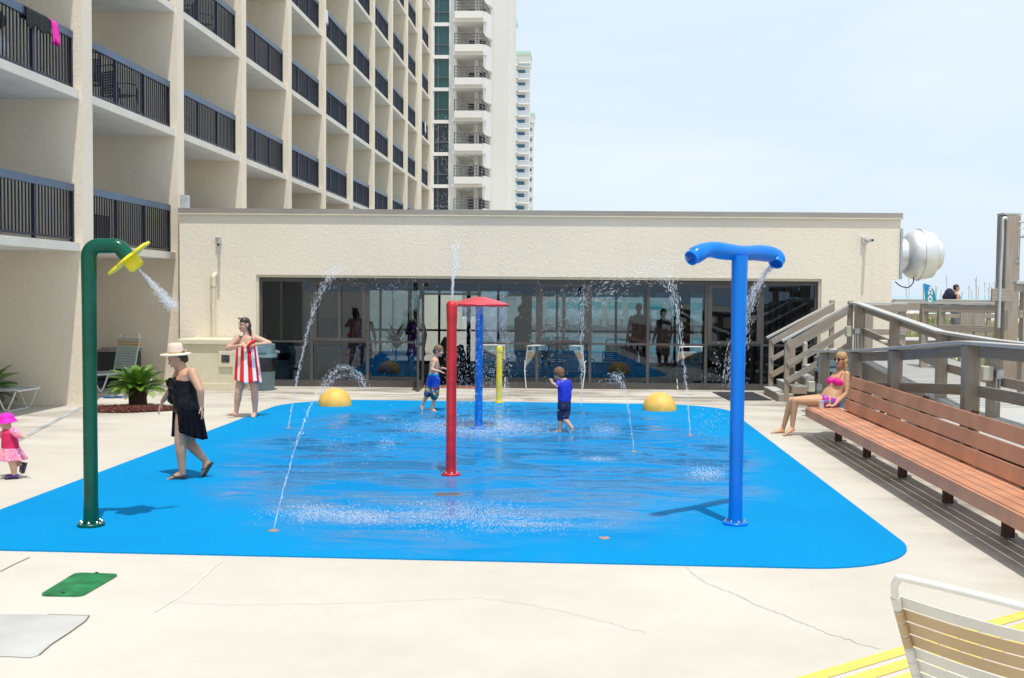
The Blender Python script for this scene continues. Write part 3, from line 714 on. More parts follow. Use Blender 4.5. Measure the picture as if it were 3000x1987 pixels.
mb = MB(); mb.lathe([(.36, .84), (.355, .90), (.34, .98), (.30, 1.01), (.0, 1.02)], cc, 40, ax); mb.build('motor_cap', SP, ft, smooth=35)
p0 = Vector(B(BL - .1, -.02, 2.5)); mb = MB(); mb.tube(smooth_path([p0, p0 + Vector((.12, -.05, -.10)), p0 + Vector((.30, 0, -.12)), p0 + Vector((.46, .2, .0)), p0 + Vector((.52, .4, .14))], 6), .013, 8); mb.build('cable', M_BLACK, ft, smooth=60)
# trash cans
def bin_(loc, label, s=1.0, band=False):
    t = empty('rubbish_bin', loc, label, 'bin'); x, y, z = loc
    mb = MB(); mb.lathe([(.21 * s, 0), (.225 * s, .02), (.25 * s, .70), (.255 * s, .74)], loc, 28); mb.build('bin_body', M_TEALBIN, t, smooth=40)
    mb = MB(); mb.lathe([(.262 * s, .42), (.268 * s, .45), (.272 * s, .73), (.262 * s, .745)], loc, 28, wob=lambda a, i: 1 + .02 * math.sin(a * 9 + i)); mb.build('bin_liner', M_BAG, t, smooth=60)
    mb = MB(); mb.lathe([(.29 * s, .72), (.30 * s, .74), (.29 * s, .79), (.255 * s, .80), (.25 * s, 1.0), (.235 * s, 1.02), (0, 1.035)], loc, 28, wob=lambda a, i: (1 / max(abs(math.cos(a)), abs(math.sin(a))) if True else 1) ** .45 * .93)
    mb.build('lid', M_TEALBIN, t, smooth=35)
    mb = MB(); mb.box(x - .14 * s, x + .14 * s, y - .262 * s, y - .225 * s, .83, .985); mb.build('flap', mat('bin_flap', (.14, .26, .30), .5), t, bevel=.01)
    return t
g_ = G(763, 1145); bin_((g_.x + .0, g_.y + .2, 0), 'blue-grey swing-top bin behind the woman with the striped towel', 1.1)
g_ = at(2440, 1060, 21.4); bin_((g_.x, g_.y, 0), 'dark blue-green bin behind the seated woman, between the timber posts', 1.25)
# AC unit
ac = empty('air_conditioner', (-10.35, 23.9, 0), 'dark slatted outdoor air conditioning unit in the hotel recess', 'air conditioner')
ax0, ax1, ay0, ay1 = -10.75, -9.93, 23.7, 24.5
mb = MB(); mb.box(ax0 - .08, ax1 + .06, ay0 - .06, ay1 + .06, 0, .16); mb.build('base', mat('ac_base', (.03, .06, .09), .7), ac, bevel=.01)
mb = MB(); mb.box(ax0, ax1, ay0, ay1, .16, .80); mb.build('cabinet', mat('ac_dark', (.045, .05, .055), .5, .3), ac, bevel=.04)
mb = MB()
for k in range(17): z = .2 + k * .035; mb.box(ax0 + .05, ax1 - .05, ay0 - .012, ay0 - .004, z, z + .012)
for k in range(18): x = ax0 + .05 + k * .0425; mb.box(x, x + .008, ay0 - .018, ay0 - .012, .2, .78)
mb.build('coil_guard', mat('ac_guard', (.09, .10, .11), .5, .4), ac)
mb = MB(); mb.box(ax0 - .01, ax1 + .01, ay0 - .01, ay1 + .01, .80, .84); mb.lathe([(.34, .84), (.33, .875), (.28, .88), (.1, .89), (0, .89)], ((ax0 + ax1) / 2, (ay0 + ay1) / 2, 0), 24); mb.build('fan_top', mat('ac_top', (.30, .29, .25), .5, .3), ac, smooth=30)
mb = MB(); mb.lathe([(.0, 0), (.03, .004), (.03, .01), (0, .012)], (ax1 - .09, ay0 - .02, .38), 16, (0, -1, 0)); mb.build('badge', M_STEEL, ac)

# ---- strap loungers
def lounger(name, label, back_deg, m_strap, bands=(), L=1.95, w=.33, group=None, blen=.78, sh=.38, rt=.016):
    """local: foot end at +x, head at -x, origin mid"""
    t = empty(name, (0, 0, 0), label, 'sun lounger', group)
    xa = -L / 2 + blen; xe = L / 2
    for sy in (-1, 1):
        y = sy * w; mb = MB()
        mb.tube(smooth_path([(xa, y, sh), (xe - .35, y, sh), (xe - .04, y, sh + .015), (xe, y, sh)], 6), rt, 10); mb.build('side_rail', M_WHITE, t, smooth=60)
    for x0, sx in ((xe - .30, 1), (-L / 2 + .55, -1)):
        mb = MB(); e = .13 * sx
        mb.tube(smooth_path([(x0 + e * 2.0, -w, sh), (x0 + e, -w, .10), (x0 + e * .6, -w, .02), (x0 + e * .55, -w + .1, .015), (x0 + e * .55, w - .1, .015), (x0 + e * .6, w, .02), (x0 + e, w, .10), (x0 + e * 2.0, w, sh)], 6), rt, 10); mb.build('leg', M_WHITE, t, smooth=60)
        for sw in (-w, w): mb = MB(); mb.tube(smooth_path([(x0 - e, sw, sh), (x0, sw, .10), (x0 + e * .45, sw, .02)], 6), rt, 10); mb.build('leg_brace', M_WHITE, t, smooth=60)
    mb = MB(); mb.tube([(xe, -w, sh), (xe, w, sh)], rt, 10); mb.build('end_rail', M_WHITE, t, smooth=60)
    ca, sa = math.cos(R(back_deg)), math.sin(R(back_deg))
    def bk(s, y, o=0): return (xa - ca * s - sa * o, y, sh + sa * s - ca * o * 0 + o * ca)
    P = [bk(0, -w)] + [bk(s, -w) for s in (blen * .5, blen - .12)] + [bk(blen - .02, -w + .03), bk(blen, -w + .11), bk(blen, w - .11), bk(blen - .02, w - .03)] + [bk(s, w) for s in (blen - .12, blen * .5)] + [bk(0, w)]
    mb = MB(); mb.tube(smooth_path(P, 6), rt, 12); mb.build('back_frame', M_WHITE, t, smooth=60)
    ns = int((xe - xa) / .058); mb = MB()
    for k in range(ns):
        x = xa + .03 + k * .058
        prof = [(y_, sh + rt + .003 - .02 * math.sin(math.pi * (y_ + w) / (2 * w))) for y_ in np.linspace(-w, w, 9)]
        for i in range(8): mb.beam((x, prof[i][0], prof[i][1]), (x, prof[i + 1][0], prof[i + 1][1]), .05, .004)
        for sy in (-1, 1): mb.lathe([(rt + .003, -.025), (rt + .003, .025)], (x, sy * w, sh), 10, (1, 0, 0))
    mb.build('seat_straps', m_strap, t)
    nb = int((blen - .12) / .058); mb = MB()
    for k in range(nb):
        s = blen - .125 - k * .058
        mb.m = 1 if k in bands else 0
        c0 = Vector(bk(s, 0, 0)); dr_ = Vector((ca, 0, -sa)); nn = Vector((sa, 0, ca))
        pr = [Vector(bk(s, y_)) + nn * (rt * .9 - .018 * math.sin(math.pi * (y_ + w) / (2 * w))) for y_ in np.linspace(-w + .004, w - .004, 11)]
        for i in range(10): mb.beam(pr[i], pr[i + 1], .004, .050, up=dr_)
        for sy in (-1, 1): mb.lathe([(rt * .9, -.0255), (rt + .0035, -.0245), (rt + .0035, .0245), (rt * .9, .0255)], bk(s, sy * w), 16, tuple(dr_))
    mb.build('back_straps', [m_strap, M_STRAPT], t, smooth=40)
    return t
lg = lounger('strap_lounger', 'white strap lounger with tan band, back raised, beside the air conditioner', 78, M_STRAPG, (1, 2), blen=.85)
lg.location = (-9.95, 23.3, 0); lg.rotation_euler = (0, 0, R(-118))
for (x, y, rz, lab) in ((-10.35, 20.45, -5, 'flat grey-strapped lounger by the left wall, farther of the two'), (-10.75, 19.1, -5, 'flat grey-strapped lounger by the left wall, nearer of the two')):
    l2 = lounger('strap_lounger', lab, 1, mat('grey_strap', (.36, .41, .43), .5), group='flat loungers by the left wall'); l2.location = (x, y, 0); l2.rotation_euler = (0, 0, R(rz))
# sandals beside the mulch
mb = MB(); q = G(318, 1167)
for dx in (0, .16): mb.ell((q.x + dx, q.y + dx * .4, .025), (.13, .05, .025))
sn = mb.build('sandals', mat('blue_foam', (.01, .10, .30), .6), None, smooth=60, loc=(q.x, q.y, 0)); tag(sn, 'pair of blue sandals lying behind the cycad', 'sandals')

# ---- cycad
def cycad(loc, label, R0=.62, n=46, seed=2):
    rnd = random.Random(seed); t = empty('cycad_palm', loc, label, 'cycad'); x, y, z = loc
    mb = MB(); mb.lathe([(.17, 0), (.15, .1), (.16, .24), (.12, .36), (.0, .42)], loc, 20, wob=lambda a, i: 1 + .12 * math.sin(a * 9 + i * 2.4)); mb.build('trunk', M_TRUNK, t, smooth=60)
    mb = MB(); mb2 = MB()
    for k in range(n):
        a = k * 2.39996 + rnd.uniform(-.2, .2); f = k / n; el = R(72 - 80 * f ** .8 + rnd.uniform(-6, 6)); Lr = R0 * rnd.uniform(.88, 1.12) * (1 if f > .15 else .8)
        p = Vector((x, y, z + .33)); d = Vector((math.cos(a) * math.cos(el), math.sin(a) * math.cos(el), math.sin(el))); pts = [p]
        N = 18
        for i in range(N):
            d = (d + Vector((0, 0, -.045 * (i / N) * 1.6))).normalized(); p = p + d * Lr / N; pts.append(p)
        M = mb if k % 3 else mb2
        M.tube(pts, [.006 * (1 - i / (N + 2)) + .0012 for i in range(N + 1)], 4)
        for i in range(2, N):
            q = pts[i]; dd = (pts[i + 1] - pts[i]).normalized(); sd = dd.cross(Vector((0, 0, 1)));
            sd = sd.normalized() if sd.length > .01 else Vector((1, 0, 0)); up = sd.cross(dd)
            ll = .13 * math.sin(math.pi * min(1, (i + 1.5) / (N + 1))) + .03
            for sgn in (-1, 1):
                for h in (0, .5):
                    b0 = q.lerp(pts[i + 1], h); tip = b0 + (sd * sgn * .80 + dd * .62 + up * .28) * ll * rnd.uniform(.9, 1.1); wv = dd * .0085
                    mid = b0.lerp(tip, .5) + up * .004
                    M.add([b0 - wv * .5, b0 + wv * .5, mid + wv * .8, tip, mid - wv * .8], [(0, 1, 2, 4), (4, 2, 3)])
    mg = mat('cycad_leaf', (.17, .33, .03), .42, var=.35, scale=9); mg2 = mat('cycad_leaf_dark', (.07, .18, .03), .42, var=.3, scale=9)
    mb.build('frond', mg, t); mb2.build('inner_frond', mg2, t); return t
g_ = G(404, 1192); cycad((g_.x, g_.y, .02), 'spiky green cycad palm in a bed of red mulch', .56, 60)
g_ = G(-66, 1200); cycad((g_.x, g_.y + .3, .0), 'cycad fronds poking in at the left edge above the loungers', .62, 44, 9)
# mulch: irregular chips over a flat mound
def mulch(cx, cy, rx, ry, n, rot=0, label=''):
    mb = MB(); rnd = random.Random(4)
    prof = []
    mb.lathe([(1, 0), (.8, .02), (.4, .035), (0, .04)], (0, 0, 0), 40, wob=lambda a, i: 1 + .08 * math.sin(a * 3 + 1) + .04 * math.sin(a * 7))
    mb.v = [(cx + p[0] * rx * math.cos(rot) - p[1] * ry * math.sin(rot), cy + p[0] * rx * math.sin(rot) + p[1] * ry * math.cos(rot), p[2]) for p in mb.v]
    for k in range(n):
        a = rnd.random() * 6.283; r = math.sqrt(rnd.random()) * 1.02 * (1 + .08 * math.sin(a * 3 + 1)); px_, py_ = r * math.cos(a) * rx, r * math.sin(a) * ry
        X = cx + px_ * math.cos(rot) - py_ * math.sin(rot); Y = cy + px_ * math.sin(rot) + py_ * math.cos(rot)
        q = Vector((rnd.gauss(0, 1), rnd.gauss(0, 1), rnd.gauss(0, .35))).normalized()
        mb.m = rnd.choice((0, 0, 1, 2)); c0 = Vector((X, Y, .02 + .03 * (1 - r) + rnd.random() * .02)); mb.beam(c0 - q * .022, c0 + q * rnd.uniform(.01, .035), rnd.uniform(.015, .035), rnd.uniform(.008, .02))
    o = mb.build('mulch_bed', [mat('mulch_red', (.14, .035, .022), .9, var=.4, scale=15), mat('mulch_brown', (.22, .075, .045), .9, var=.3, scale=15), mat('mulch_dark', (.06, .02, .015), .9)]); tag(o, kind='stuff'); return o
mulch(-8.05, 19.42, .82, .52, 2200, R(8))
mulch(-11.5, 17.6, .9, .6, 500)

# ================================================================== far towers
M_TOWER = mat('tower_white', (.74, .74, .71), .85, var=.06, scale=.08)
M_TOWER2 = mat('tower_cream', (.71, .705, .665), .85, var=.06, scale=.08)
def facade_glass(name, col):
    m, n, l, b = new_mat(name); v = coords(n, l, scale=(1, 1, 1))
    w = n.new('ShaderNodeTexWave'); w.bands_direction = 'X'; w.inputs['Scale'].default_value = 2.2; l.new(v, w.inputs['Vector'])
    l.new(mixc(n, l, mrange(n, l, w.outputs['Fac'], .3, .7), tuple(x * .7 for x in col), col), b.inputs['Base Color']); b.inputs['Roughness'].default_value = .12; b.inputs['Specular IOR Level'].default_value = .7
    MATS[name] = m; return m
M_FG1 = facade_glass('green_facade_glass', (.012, .085, .085)); M_FG2 = facade_glass('dark_facade_glass', (.01, .03, .05))
TY = 98.0
def tx(px, Y=TY): return at(px, 500, Y).x
def tz(py, Y=TY, px=1400): return at(px, py, Y).z
ct = empty('condo_tower', (tx(1340), TY, 0), 'white condominium tower with green glass bay and stacked balconies behind the hotel', 'tower')
P_ = (tz(126.7) - tz(222)) ; zb = tz(360)  # storey height, base rail level
FX = tx(1427); xa, xb, xc, xd = tx(1266), tx(1271), tx(1315), tx(1337)
mb = MB(); mb.box(xa - 12, xa + .15, TY, TY + 12, 0, 60); mb.box(xb - .1, FX, TY + 3.2, TY + 29, 0, 60); mb.build('core_wall', M_TOWER2, ct)
mb = MB(); mb.box(xc, xd, TY - .3, TY + 4, 0, 60); mb.build('pier', M_TOWER, ct)
zg = tz(172); k0 = -8
for k in range(-6, 12):
    z1 = zg + k * P_ ; z0 = z1 - (tz(172) - tz(257))
    mb = MB(); mb.m = 0; mb.box(xb + .05, xc - .05, TY + .1, TY + .2, z0, z1); w_ = mb.build('window', M_FG1 if k % 5 != 3 and k > -3 else M_FG2, ct)
    mb = MB(); mx = xb + (xc - xb) * .27; mb.box(mx - .05, mx + .05, TY + .02, TY + .12, z0, z1); mz = z0 + (z1 - z0) * .36; mb.box(xb + .05, xc - .05, TY + .0, TY + .1, mz - .05, mz + .05); mb.build('frame', mat('tower_frame', (.10, .12, .12), .5), w_)
    mb = MB(); mb.box(xb - .1, xc, TY - .1, TY + 3.3, z1, z1 + P_ - (z1 - z0)); mb.build('spandrel', M_TOWER, ct)
    # balcony of this storey
    zr = tz(126.7) + (k) * P_
    A_, B_, C_ = tx(1338), tx(1418), tx(1427)
    mb = MB(); zs = zr - tz(126.7) + tz(146); ze = zr - tz(126.7) + tz(166)
    mb.prism([(A_, TY - 2.2), (B_, TY - 2.2), (C_, TY + 1.5), (A_, TY + 1.5)], ze, zs); bo = mb.build('balcony_parapet', M_TOWER2, ct)
    mb = MB(); mb.prism([(A_ - .2, TY - 1.9), (B_ + .2, TY - 1.9), (C_ + .15, TY + 3.2), (A_ - .2, TY + 3.2)], ze - (tz(166) - tz(174)), ze); mb.build('slab', M_TOWER2, bo)
    mb = MB()
    for j in range(4): z = zs + .15 + j * .27; mb.tube([(A_, TY - 2.1, z), (B_, TY - 2.1, z), (C_, TY + 1.4, z)], .03 if j < 3 else .05, 6)
    for f in (0, .4, .8, 1): mb.tube([(A_ + (B_ - A_) * f, TY - 2.1, zs), (A_ + (B_ - A_) * f, TY - 2.1, zs + 1.0)], .045, 6)
    mb.build('railing', mat('tower_rail', (.12, .11, .12), .5), bo)
    mb = MB(); mb.box(tx(1388), tx(1400), TY + .2, TY + .8, zs - .6, zs + 2.2); mb.build('column', M_TOWER, bo)
    mb = MB(); mb.box(tx(1362), tx(1412), TY + 3.1, TY + 3.19, zs - .5, zs + 1.5); mb.build('balcony_door', M_FG2, bo)
# ribbed right flank of the tower
for yy, pr in ((TY + 6, 1.3), (TY + 13, .9), (TY + 19, 1.1), (TY + 27, .9)):
    mb = MB(); mb.box(FX, FX + pr, yy, yy + 2.2, 0, 60); mb.build('rib', M_TOWER, ct)
for yy in (TY + 10, TY + 24):
    mb = MB(); mb.box(FX, FX + .06, yy, yy + 2.2, 0, 60); mb.build('window_strip', mat('flank_glass', (.30, .36, .36), .3), ct)
for k in range(-6, 12):
    z = zb + k * P_
    mb = MB(); mb.prism([(tx(1418), TY - 1.6), (tx(1437), TY + .2), (tx(1437), TY + 1.2), (tx(1418), TY + 1.2)], z - 1.2, z + .9); mb.build('angled_fin', M_TOWER, ct)

def far_tower(name, label, Y, pxa, pxb, zt_px, n, pitch, y_first, px_ref, two=True):
    t = empty(name, (tx(pxa, Y), Y, 0), label, 'tower'); zt_ = tz(zt_px, Y, px_ref); st = pitch * Y / FPX
    mb = MB(); mb.box(tx(pxa, Y), tx(pxb, Y), Y, Y + 6, 0, zt_ - 3); mb.build('wall', mat('far_tower_wall', (.75, .76, .75), .85, var=.05, scale=.05), t)
    mb = MB(); mb.box(tx(pxa, Y), tx(pxb + 3, Y), Y - 2, Y + 6, zt_ - 3.2, zt_ - 1.2); mb.build('top_storey', M_TOWER, t)
    mb = MB(); mb.prism([(tx(pxa, Y), Y - 2.5), (tx(pxb + 4, Y), Y - 2.5), (tx(pxb + 4, Y), Y + 6), (tx(pxa, Y), Y + 6)], zt_ - 1.2, zt_ - .4); mb.build('roof_edge', mat('pale_green_roof', (.42, .58, .52), .6), t)
    for k in range(n):
        z = tz(y_first, Y, px_ref) - k * st; W = tx(pxb, Y) - tx(pxa, Y); x0 = tx(pxa, Y)
        mb = MB(); mb.box(x0 + W * .44, x0 + W * .80, Y - .15, Y + .1, z + .1, z + st * .62); wd = mb.build('window', mat('far_blue_glass', (.05, .16, .26), .2), t)
        for a_, b_, dy in ((.0, .5, -2.2), (.5, 1.02, -1.6)):
            mb = MB(); mb.box(x0 + W * a_, x0 + W * b_, Y + dy, Y, z - .35 - (.3 if a_ else 0), z - .1 - (.3 if a_ else 0)); sl = mb.build('balcony_slab', M_TOWER, t)
            mb = MB(); zz = z - .1 - (.3 if a_ else 0)
            mb.box(x0 + W * a_, x0 + W * b_, Y + dy, Y + dy + .1, zz + 1.05, zz + 1.2)
            for j in range(7): xx = x0 + W * (a_ + (b_ - a_) * j / 6); mb.box(xx - .04, xx + .04, Y + dy, Y + dy + .1, zz, zz + 1.1)
            mb.build('railing', mat('far_white_rail', (.72, .74, .76), .5), sl)
            mb = MB(); mb.box(x0 + W * a_ + .05, x0 + W * b_ - .05, Y + dy + .04, Y + dy + .07, zz, zz + 1.05); mb.build('glass_panel', mat('far_rail_glass', (.45, .52, .58), .2), sl)
    return t
far_tower('resort_tower', 'pale high-rise with green-edged roof and white balconies right of the condo tower', 270, 1485, 1549, 152, 13, 35.7, 192, 1520)
far_tower('resort_tower', 'farthest pale high-rise, a thin sliver at the right of the towers', 340, 1541, 1561, 330, 9, 29, 365, 1550)
Y = 300; t = empty('resort_tower', (tx(1496, Y), Y, 0), 'taller pale tower block with green roof edge rising behind the nearer high-rise', 'tower')
mb = MB(); mb.box(tx(1488, Y), tx(1505, Y), Y, Y + 5, 0, tz(70, Y)); mb.build('wall', MATS['far_tower_wall'], t); mb = MB(); mb.box(tx(1488, Y), tx(1511, Y), Y - 1, Y + 5, tz(70, Y), tz(62, Y)); mb.build('roof_edge', MATS['pale_green_roof'], t)
# ================================================================== splash features
def flange(t, c, r, m, nb=8, h=.028):
    x, y = c; mb = MB(); mb.lathe([(0, 0), (r, 0), (r, h - .006), (r - .006, h), (0, h)], (x, y, .012), 40); mb.build('base_flange', m, t, smooth=35)
    for k in range(nb):
        a = k * 2 * math.pi / nb + .2; mb = MB(); bx, by = x + (r - .028) * math.cos(a), y + (r - .028) * math.sin(a)
        mb.lathe([(.013, 0), (.013, .012), (.008, .02), (.004, .024), (0, .024)], (bx, by, .012 + h), 8); mb.build('bolt', M_STEEL, t, smooth=30)
def D(d, px, py):
    """point at camera depth d along the pixel's ray"""
    return CP + ray(px, py) * d
# green post with flower nozzle
g0 = G(267, 1544); gp = empty('flower_spray_post', (g0.x, g0.y, 0), 'tall green hooked post with a yellow flower nozzle at its tip', 'spray post')
dg = (g0 - CP).dot(cF)
flange(gp, (g0.x, g0.y), .122, M_GREEN)
cy_ = Vector((cR0.x, cR0.y, 0))
zt_ = D(dg, 300, 722).z; B1 = Vector((g0.x, g0.y, zt_)); off = cy_
path = [(g0.x, g0.y, .03), (g0.x, g0.y, .25), (g0.x, g0.y, 1.2), (g0.x, g0.y, 2.1)]
rs = [.070, .064, .063, .0655]
for i in range(9):
    a = R(90) * i / 8; rr = .10; q = Vector((g0.x, g0.y, zt_ - rr)) + off * (rr - rr * math.cos(a)) + Vector((0, 0, rr * math.sin(a))); path.append(tuple(q)); rs.append(.0705)
xe = .235
for i in range(7):
    a = R(50) * i / 6; rr = .09; q = Vector((g0.x, g0.y, zt_ - rr)) + off * (xe + rr * math.sin(a)) + Vector((0, 0, rr * math.cos(a))); path.append(tuple(q)); rs.append(.0705)
dirn = (off * math.cos(R(50)) - Vector((0, 0, 1)) * math.sin(R(50))).normalized(); tip = Vector(path[-1]) + dirn * .10; path.append(tuple(tip)); rs.append(.070)
mb = MB(); mb.tube(path, rs, 36); mb.build('post', M_GREEN, gp, smooth=40)
# flower disc, faced along dirn with a slight turn to the viewer
fn = (dirn + Vector((-cF.x, -cF.y, 0)) * -.17).normalized(); fq = Vector((0, 0, 1)).rotation_difference(fn)
def petal(a): return .175 + .065 * abs(math.cos(a * 3)) ** .6
NP = 96; poly = [(petal(2 * math.pi * k / NP) * math.cos(2 * math.pi * k / NP), petal(2 * math.pi * k / NP) * math.sin(2 * math.pi * k / NP)) for k in range(NP)]
mb = MB(); mb.prism(poly, 0, .024); mb.v = [tuple(tip - fn * .012 + fq @ Vector(p)) for p in mb.v]; mb.build('flower_disc', mat('flower_yellow', (.80, .68, .01), .4, var=.08), gp, smooth=35, bevel=.004)
mb = MB(); mb.lathe([(.075, 0), (.078, .02), (.074, .09), (.055, .11), (0, .112)], tip + fn * .012, 28, tuple(fn)); mb.build('nozzle_hub', MATS['flower_yellow'], gp, smooth=35)
NZ = tip + fn * .125
# blue T post
b0 = G(2154, 1540); bp = empty('twin_spray_post', (b0.x, b0.y, 0), 'tall blue T-shaped post with two drooping spray arms', 'spray post'); db_ = (b0 - CP).dot(cF)
flange(bp, (b0.x, b0.y), .118, M_BLUE)
jt = Vector((b0.x, b0.y, D(db_, 2173, 744).z))
mb = MB(); mb.tube([(b0.x, b0.y, .03), (b0.x, b0.y, .3), (b0.x, b0.y, 1.3), (b0.x, b0.y, 2.2), (b0.x, b0.y, jt.z - .02)], [.067, .064, .066, .073, .076], 36); mb.build('post', M_BLUE, bp, smooth=40)
Lp = [(9.92, 2024, 757), (9.98, 2044, 744), (10.05, 2066, 734), (10.12, 2090, 732), (10.22, 2125, 737), (db_, 2173, 742), (10.55, 2215, 741), (10.68, 2250, 744), (10.74, 2268, 748), (10.74, 2277, 757), (10.70, 2273, 773)]
Pp = [D(*a) for a in Lp]
mb = MB(); sp_ = smooth_path(Pp, 6); mb.tube(sp_, [.070 if i < 4 or i > len(sp_) - 5 else (.076 + .004 * math.sin(i * .35)) for i in range(len(sp_))], 36); mb.build('spray_arm', M_BLUE, bp, smooth=50)
for p_, q_ in ((sp_[0], sp_[1]), (sp_[-1], sp_[-2])):
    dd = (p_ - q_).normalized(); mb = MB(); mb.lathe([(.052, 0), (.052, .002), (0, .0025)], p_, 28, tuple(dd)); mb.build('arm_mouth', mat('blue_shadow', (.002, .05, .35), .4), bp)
# red post
r0 = G(1321, 1395); rp = empty('geyser_post', (r0.x, r0.y, 0), 'tall red upright post with rounded cap, nearest of the centre posts', 'spray post')
flange(rp, (r0.x, r0.y), .115, M_RED)
mb = MB(); mb.tube([(r0.x, r0.y, z) for z in (.03, .12, .3, 1.2, 1.80, 1.9, 2.02)], [.066, .063, .061, .060, .060, .064, .066], 36); mb.build('post', M_RED, rp, smooth=40)
mb = MB(); mb.lathe([(.068, 0), (.069, .02), (.06, .05), (.035, .068), (.015, .072), (0, .072)], (r0.x, r0.y, 2.02), 32); mb.build('cap', M_RED, rp, smooth=50)
# blue centre post with red cap
c0 = G(1402, 1258); cp_ = empty('mushroom_fountain', (c0.x, c0.y, 0), 'blue centre post carrying a shallow red cone cap that sheds water', 'fountain')
flange(cp_, (c0.x, c0.y), .13, M_BLUE, 6)
mb = MB(); mb.tube([(c0.x, c0.y, z) for z in (.03, .15, .5, 1.98)], [.068, .064, .062, .060], 32); mb.build('post', M_BLUE, cp_, smooth=40)
mb = MB(); mb.lathe([(.0, -.02), (.44, -.035), (.465, -.03), (.472, .0), (.465, .012), (.30, .062), (.14, .105), (.07, .118), (0, .12)], (c0.x, c0.y, 2.0), 56); mb.build('cap', M_REDTOP, cp_, smooth=35)
# yellow post
y0_ = G(1462, 1182); yp = empty('bubbler_post', (y0_.x, y0_.y, 0), 'short yellow bollard-like post at the back of the pad', 'spray post')
mb = MB(); mb.lathe([(0, 0), (.105, 0), (.105, .03), (0, .03)], (y0_.x, y0_.y, .012), 32); mb.build('base_flange', M_YELLOW, yp, smooth=35)
mb = MB(); mb.tube([(y0_.x, y0_.y, z) for z in (.03, .1, 1.02)], [.066, .060, .059], 28); mb.build('post', M_YELLOW, yp, smooth=40)
mb = MB(); mb.lathe([(.059, 0), (.066, .004), (.066, .07), (.058, .10), (.03, .115), (0, .118)], (y0_.x, y0_.y, 1.02), 28); mb.build('cap', M_YELLOW, yp, smooth=40)
# domes
for px, py, lab in ((981, 1189, 'yellow-orange half dome on the pad, left of the centre posts'), (1932, 1203, 'yellow-orange half dome on the pad, right of the boy in blue')):
    q = G(px, py); mb = MB(); N = 14; r_ = .315
    mb.lathe([(r_ * math.cos(t), .03 + .315 * math.sin(t)) for t in [R(90) * i / N for i in range(N + 1)]][:1] + [(r_ * math.cos(R(90) * i / N), .03 + .315 * math.sin(R(90) * i / N)) for i in range(N)] + [(0, .345)], (q.x, q.y, .0), 48)
    mb.lathe([(r_ * 1.0, 0), (r_, .03)], (q.x, q.y, .0), 48)
    o = mb.build('water_dome', M_DOME, None, smooth=60, loc=(q.x, q.y, 0)); tag(o, lab, 'dome', 'yellow domes')
# ground nozzles
nozz = [(802, 1559, 'round metal ground nozzle at the near left of the pad, feeding a jet'), (845, 1257, 'round ground nozzle left of the left dome'), (1857, 1326, 'round ground nozzle right of the boy in blue'), (2022, 1278, 'round ground nozzle below the right dome'), (1770, 1581, 'round copper-coloured ground nozzle near the front edge, right of centre')]
for px, py, lab in nozz:
    q = G(px, py); mb = MB(); mb.lathe([(.05, 0), (.05, .006), (.03, .010), (.014, .012), (.012, .004), (0, .004)], (q.x, q.y, .012), 20)
    o = mb.build('ground_nozzle', mat('nozzle_bronze', (.52, .34, .26), .4, .4), None, smooth=35, loc=(q.x, q.y, 0)); tag(o, lab, 'nozzle', 'ground nozzles')

# ---- water
def ballistic(p0, apex, n=40, t_end=2.0):
    """parabola leaving p0 with its top at apex; t=1 apex, t=2 landing height"""
    p0 = Vector(p0); a = Vector(apex); out = []
    for i in range(n + 1):
        t = t_end * i / n; h = p0.lerp(a, t); out.append(Vector((h.x, h.y, p0.z + (a.z - p0.z) * (2 * t - t * t))))
    return out
def jet(name, label, path, n, r0=.006, spread=(.004, .10), size=(.003, .009), core=.35, streak=1.5, mt=None, floor=.015, cr=.006, cat='water jet', pw=1.0):
    rnd = np.random.default_rng(abs(hash(label)) % 1 + len(label) * 7 + n); P = np.array([tuple(p) for p in path]); L = len(P) - 1
    mb = MB(); pts = []; rad = []; el = []
    for k in range(n):
        t = rnd.random() ** pw * L; i = min(int(t), L - 1); f = t - i; p = P[i] * (1 - f) + P[i + 1] * f; u = t / L
        s = spread[0] + (spread[1] - spread[0]) * u ** 1.2; p = p + rnd.normal(0, s, 3) * (1, 1, .8)
        if p[2] < floor: continue
        d = P[i + 1] - P[i]; d = d / (np.linalg.norm(d) + 1e-9); 
        if rnd.random() > .62: continue
        pts.append(p); rad.append(rnd.uniform(*size) * .56 * (1.25 if rnd.random() < .1 else 1)); el.append(d * rnd.uniform(.3, streak * 2.2))
    mb.drops(pts, rad, el)
    if core > 0:
        m = max(3, int(L * core)); q = [Vector(P[i]) + Vector(rnd.normal(0, spread[0] * .6, 3)) for i in range(m)]
        mb.tube(q, [.6 * cr * (1 + .5 * math.sin(i * 1.7)) * (1 - .6 * i / m) for i in range(m)], 7)
    o = mb.build(name, mt or M_WATER, None, smooth=180, loc=tuple(path[0])); return tag(o, label, cat)
import zlib
W = 'water_jet'
n1 = G(802, 1556); a1 = at(1000, 1078, 11.2); a1.z = a1.z
jet(W, 'thin jet arching right from the near left ground nozzle', ballistic(n1 + Vector((0, 0, .02)), a1, 60, 1.55), 520, spread=(.004, .05), size=(.003, .0065), core=.45, streak=2.2, cr=.006)
n2 = G(845, 1255); a2_ = at(995, 792, 17.6)
jet(W, 'tall twin stream of drops rising left of the left dome', ballistic(n2 + Vector((0, 0, .02)), a2_, 60, 1.04), 1100, spread=(.004, .065), size=(.004, .010), core=.5, streak=2.8, cr=.008)
jet(W, 'scatter of drops falling in front of the dark glass at left', ballistic(a2_, a2_ + Vector((.1, .1, .02)), 8, 1) + [a2_ + Vector((.3 + .14 * i, 0, -.03 * i * i * .45)) for i in range(1, 12)], 700, spread=(.10, .32), size=(.003, .007), core=0, streak=2.5)
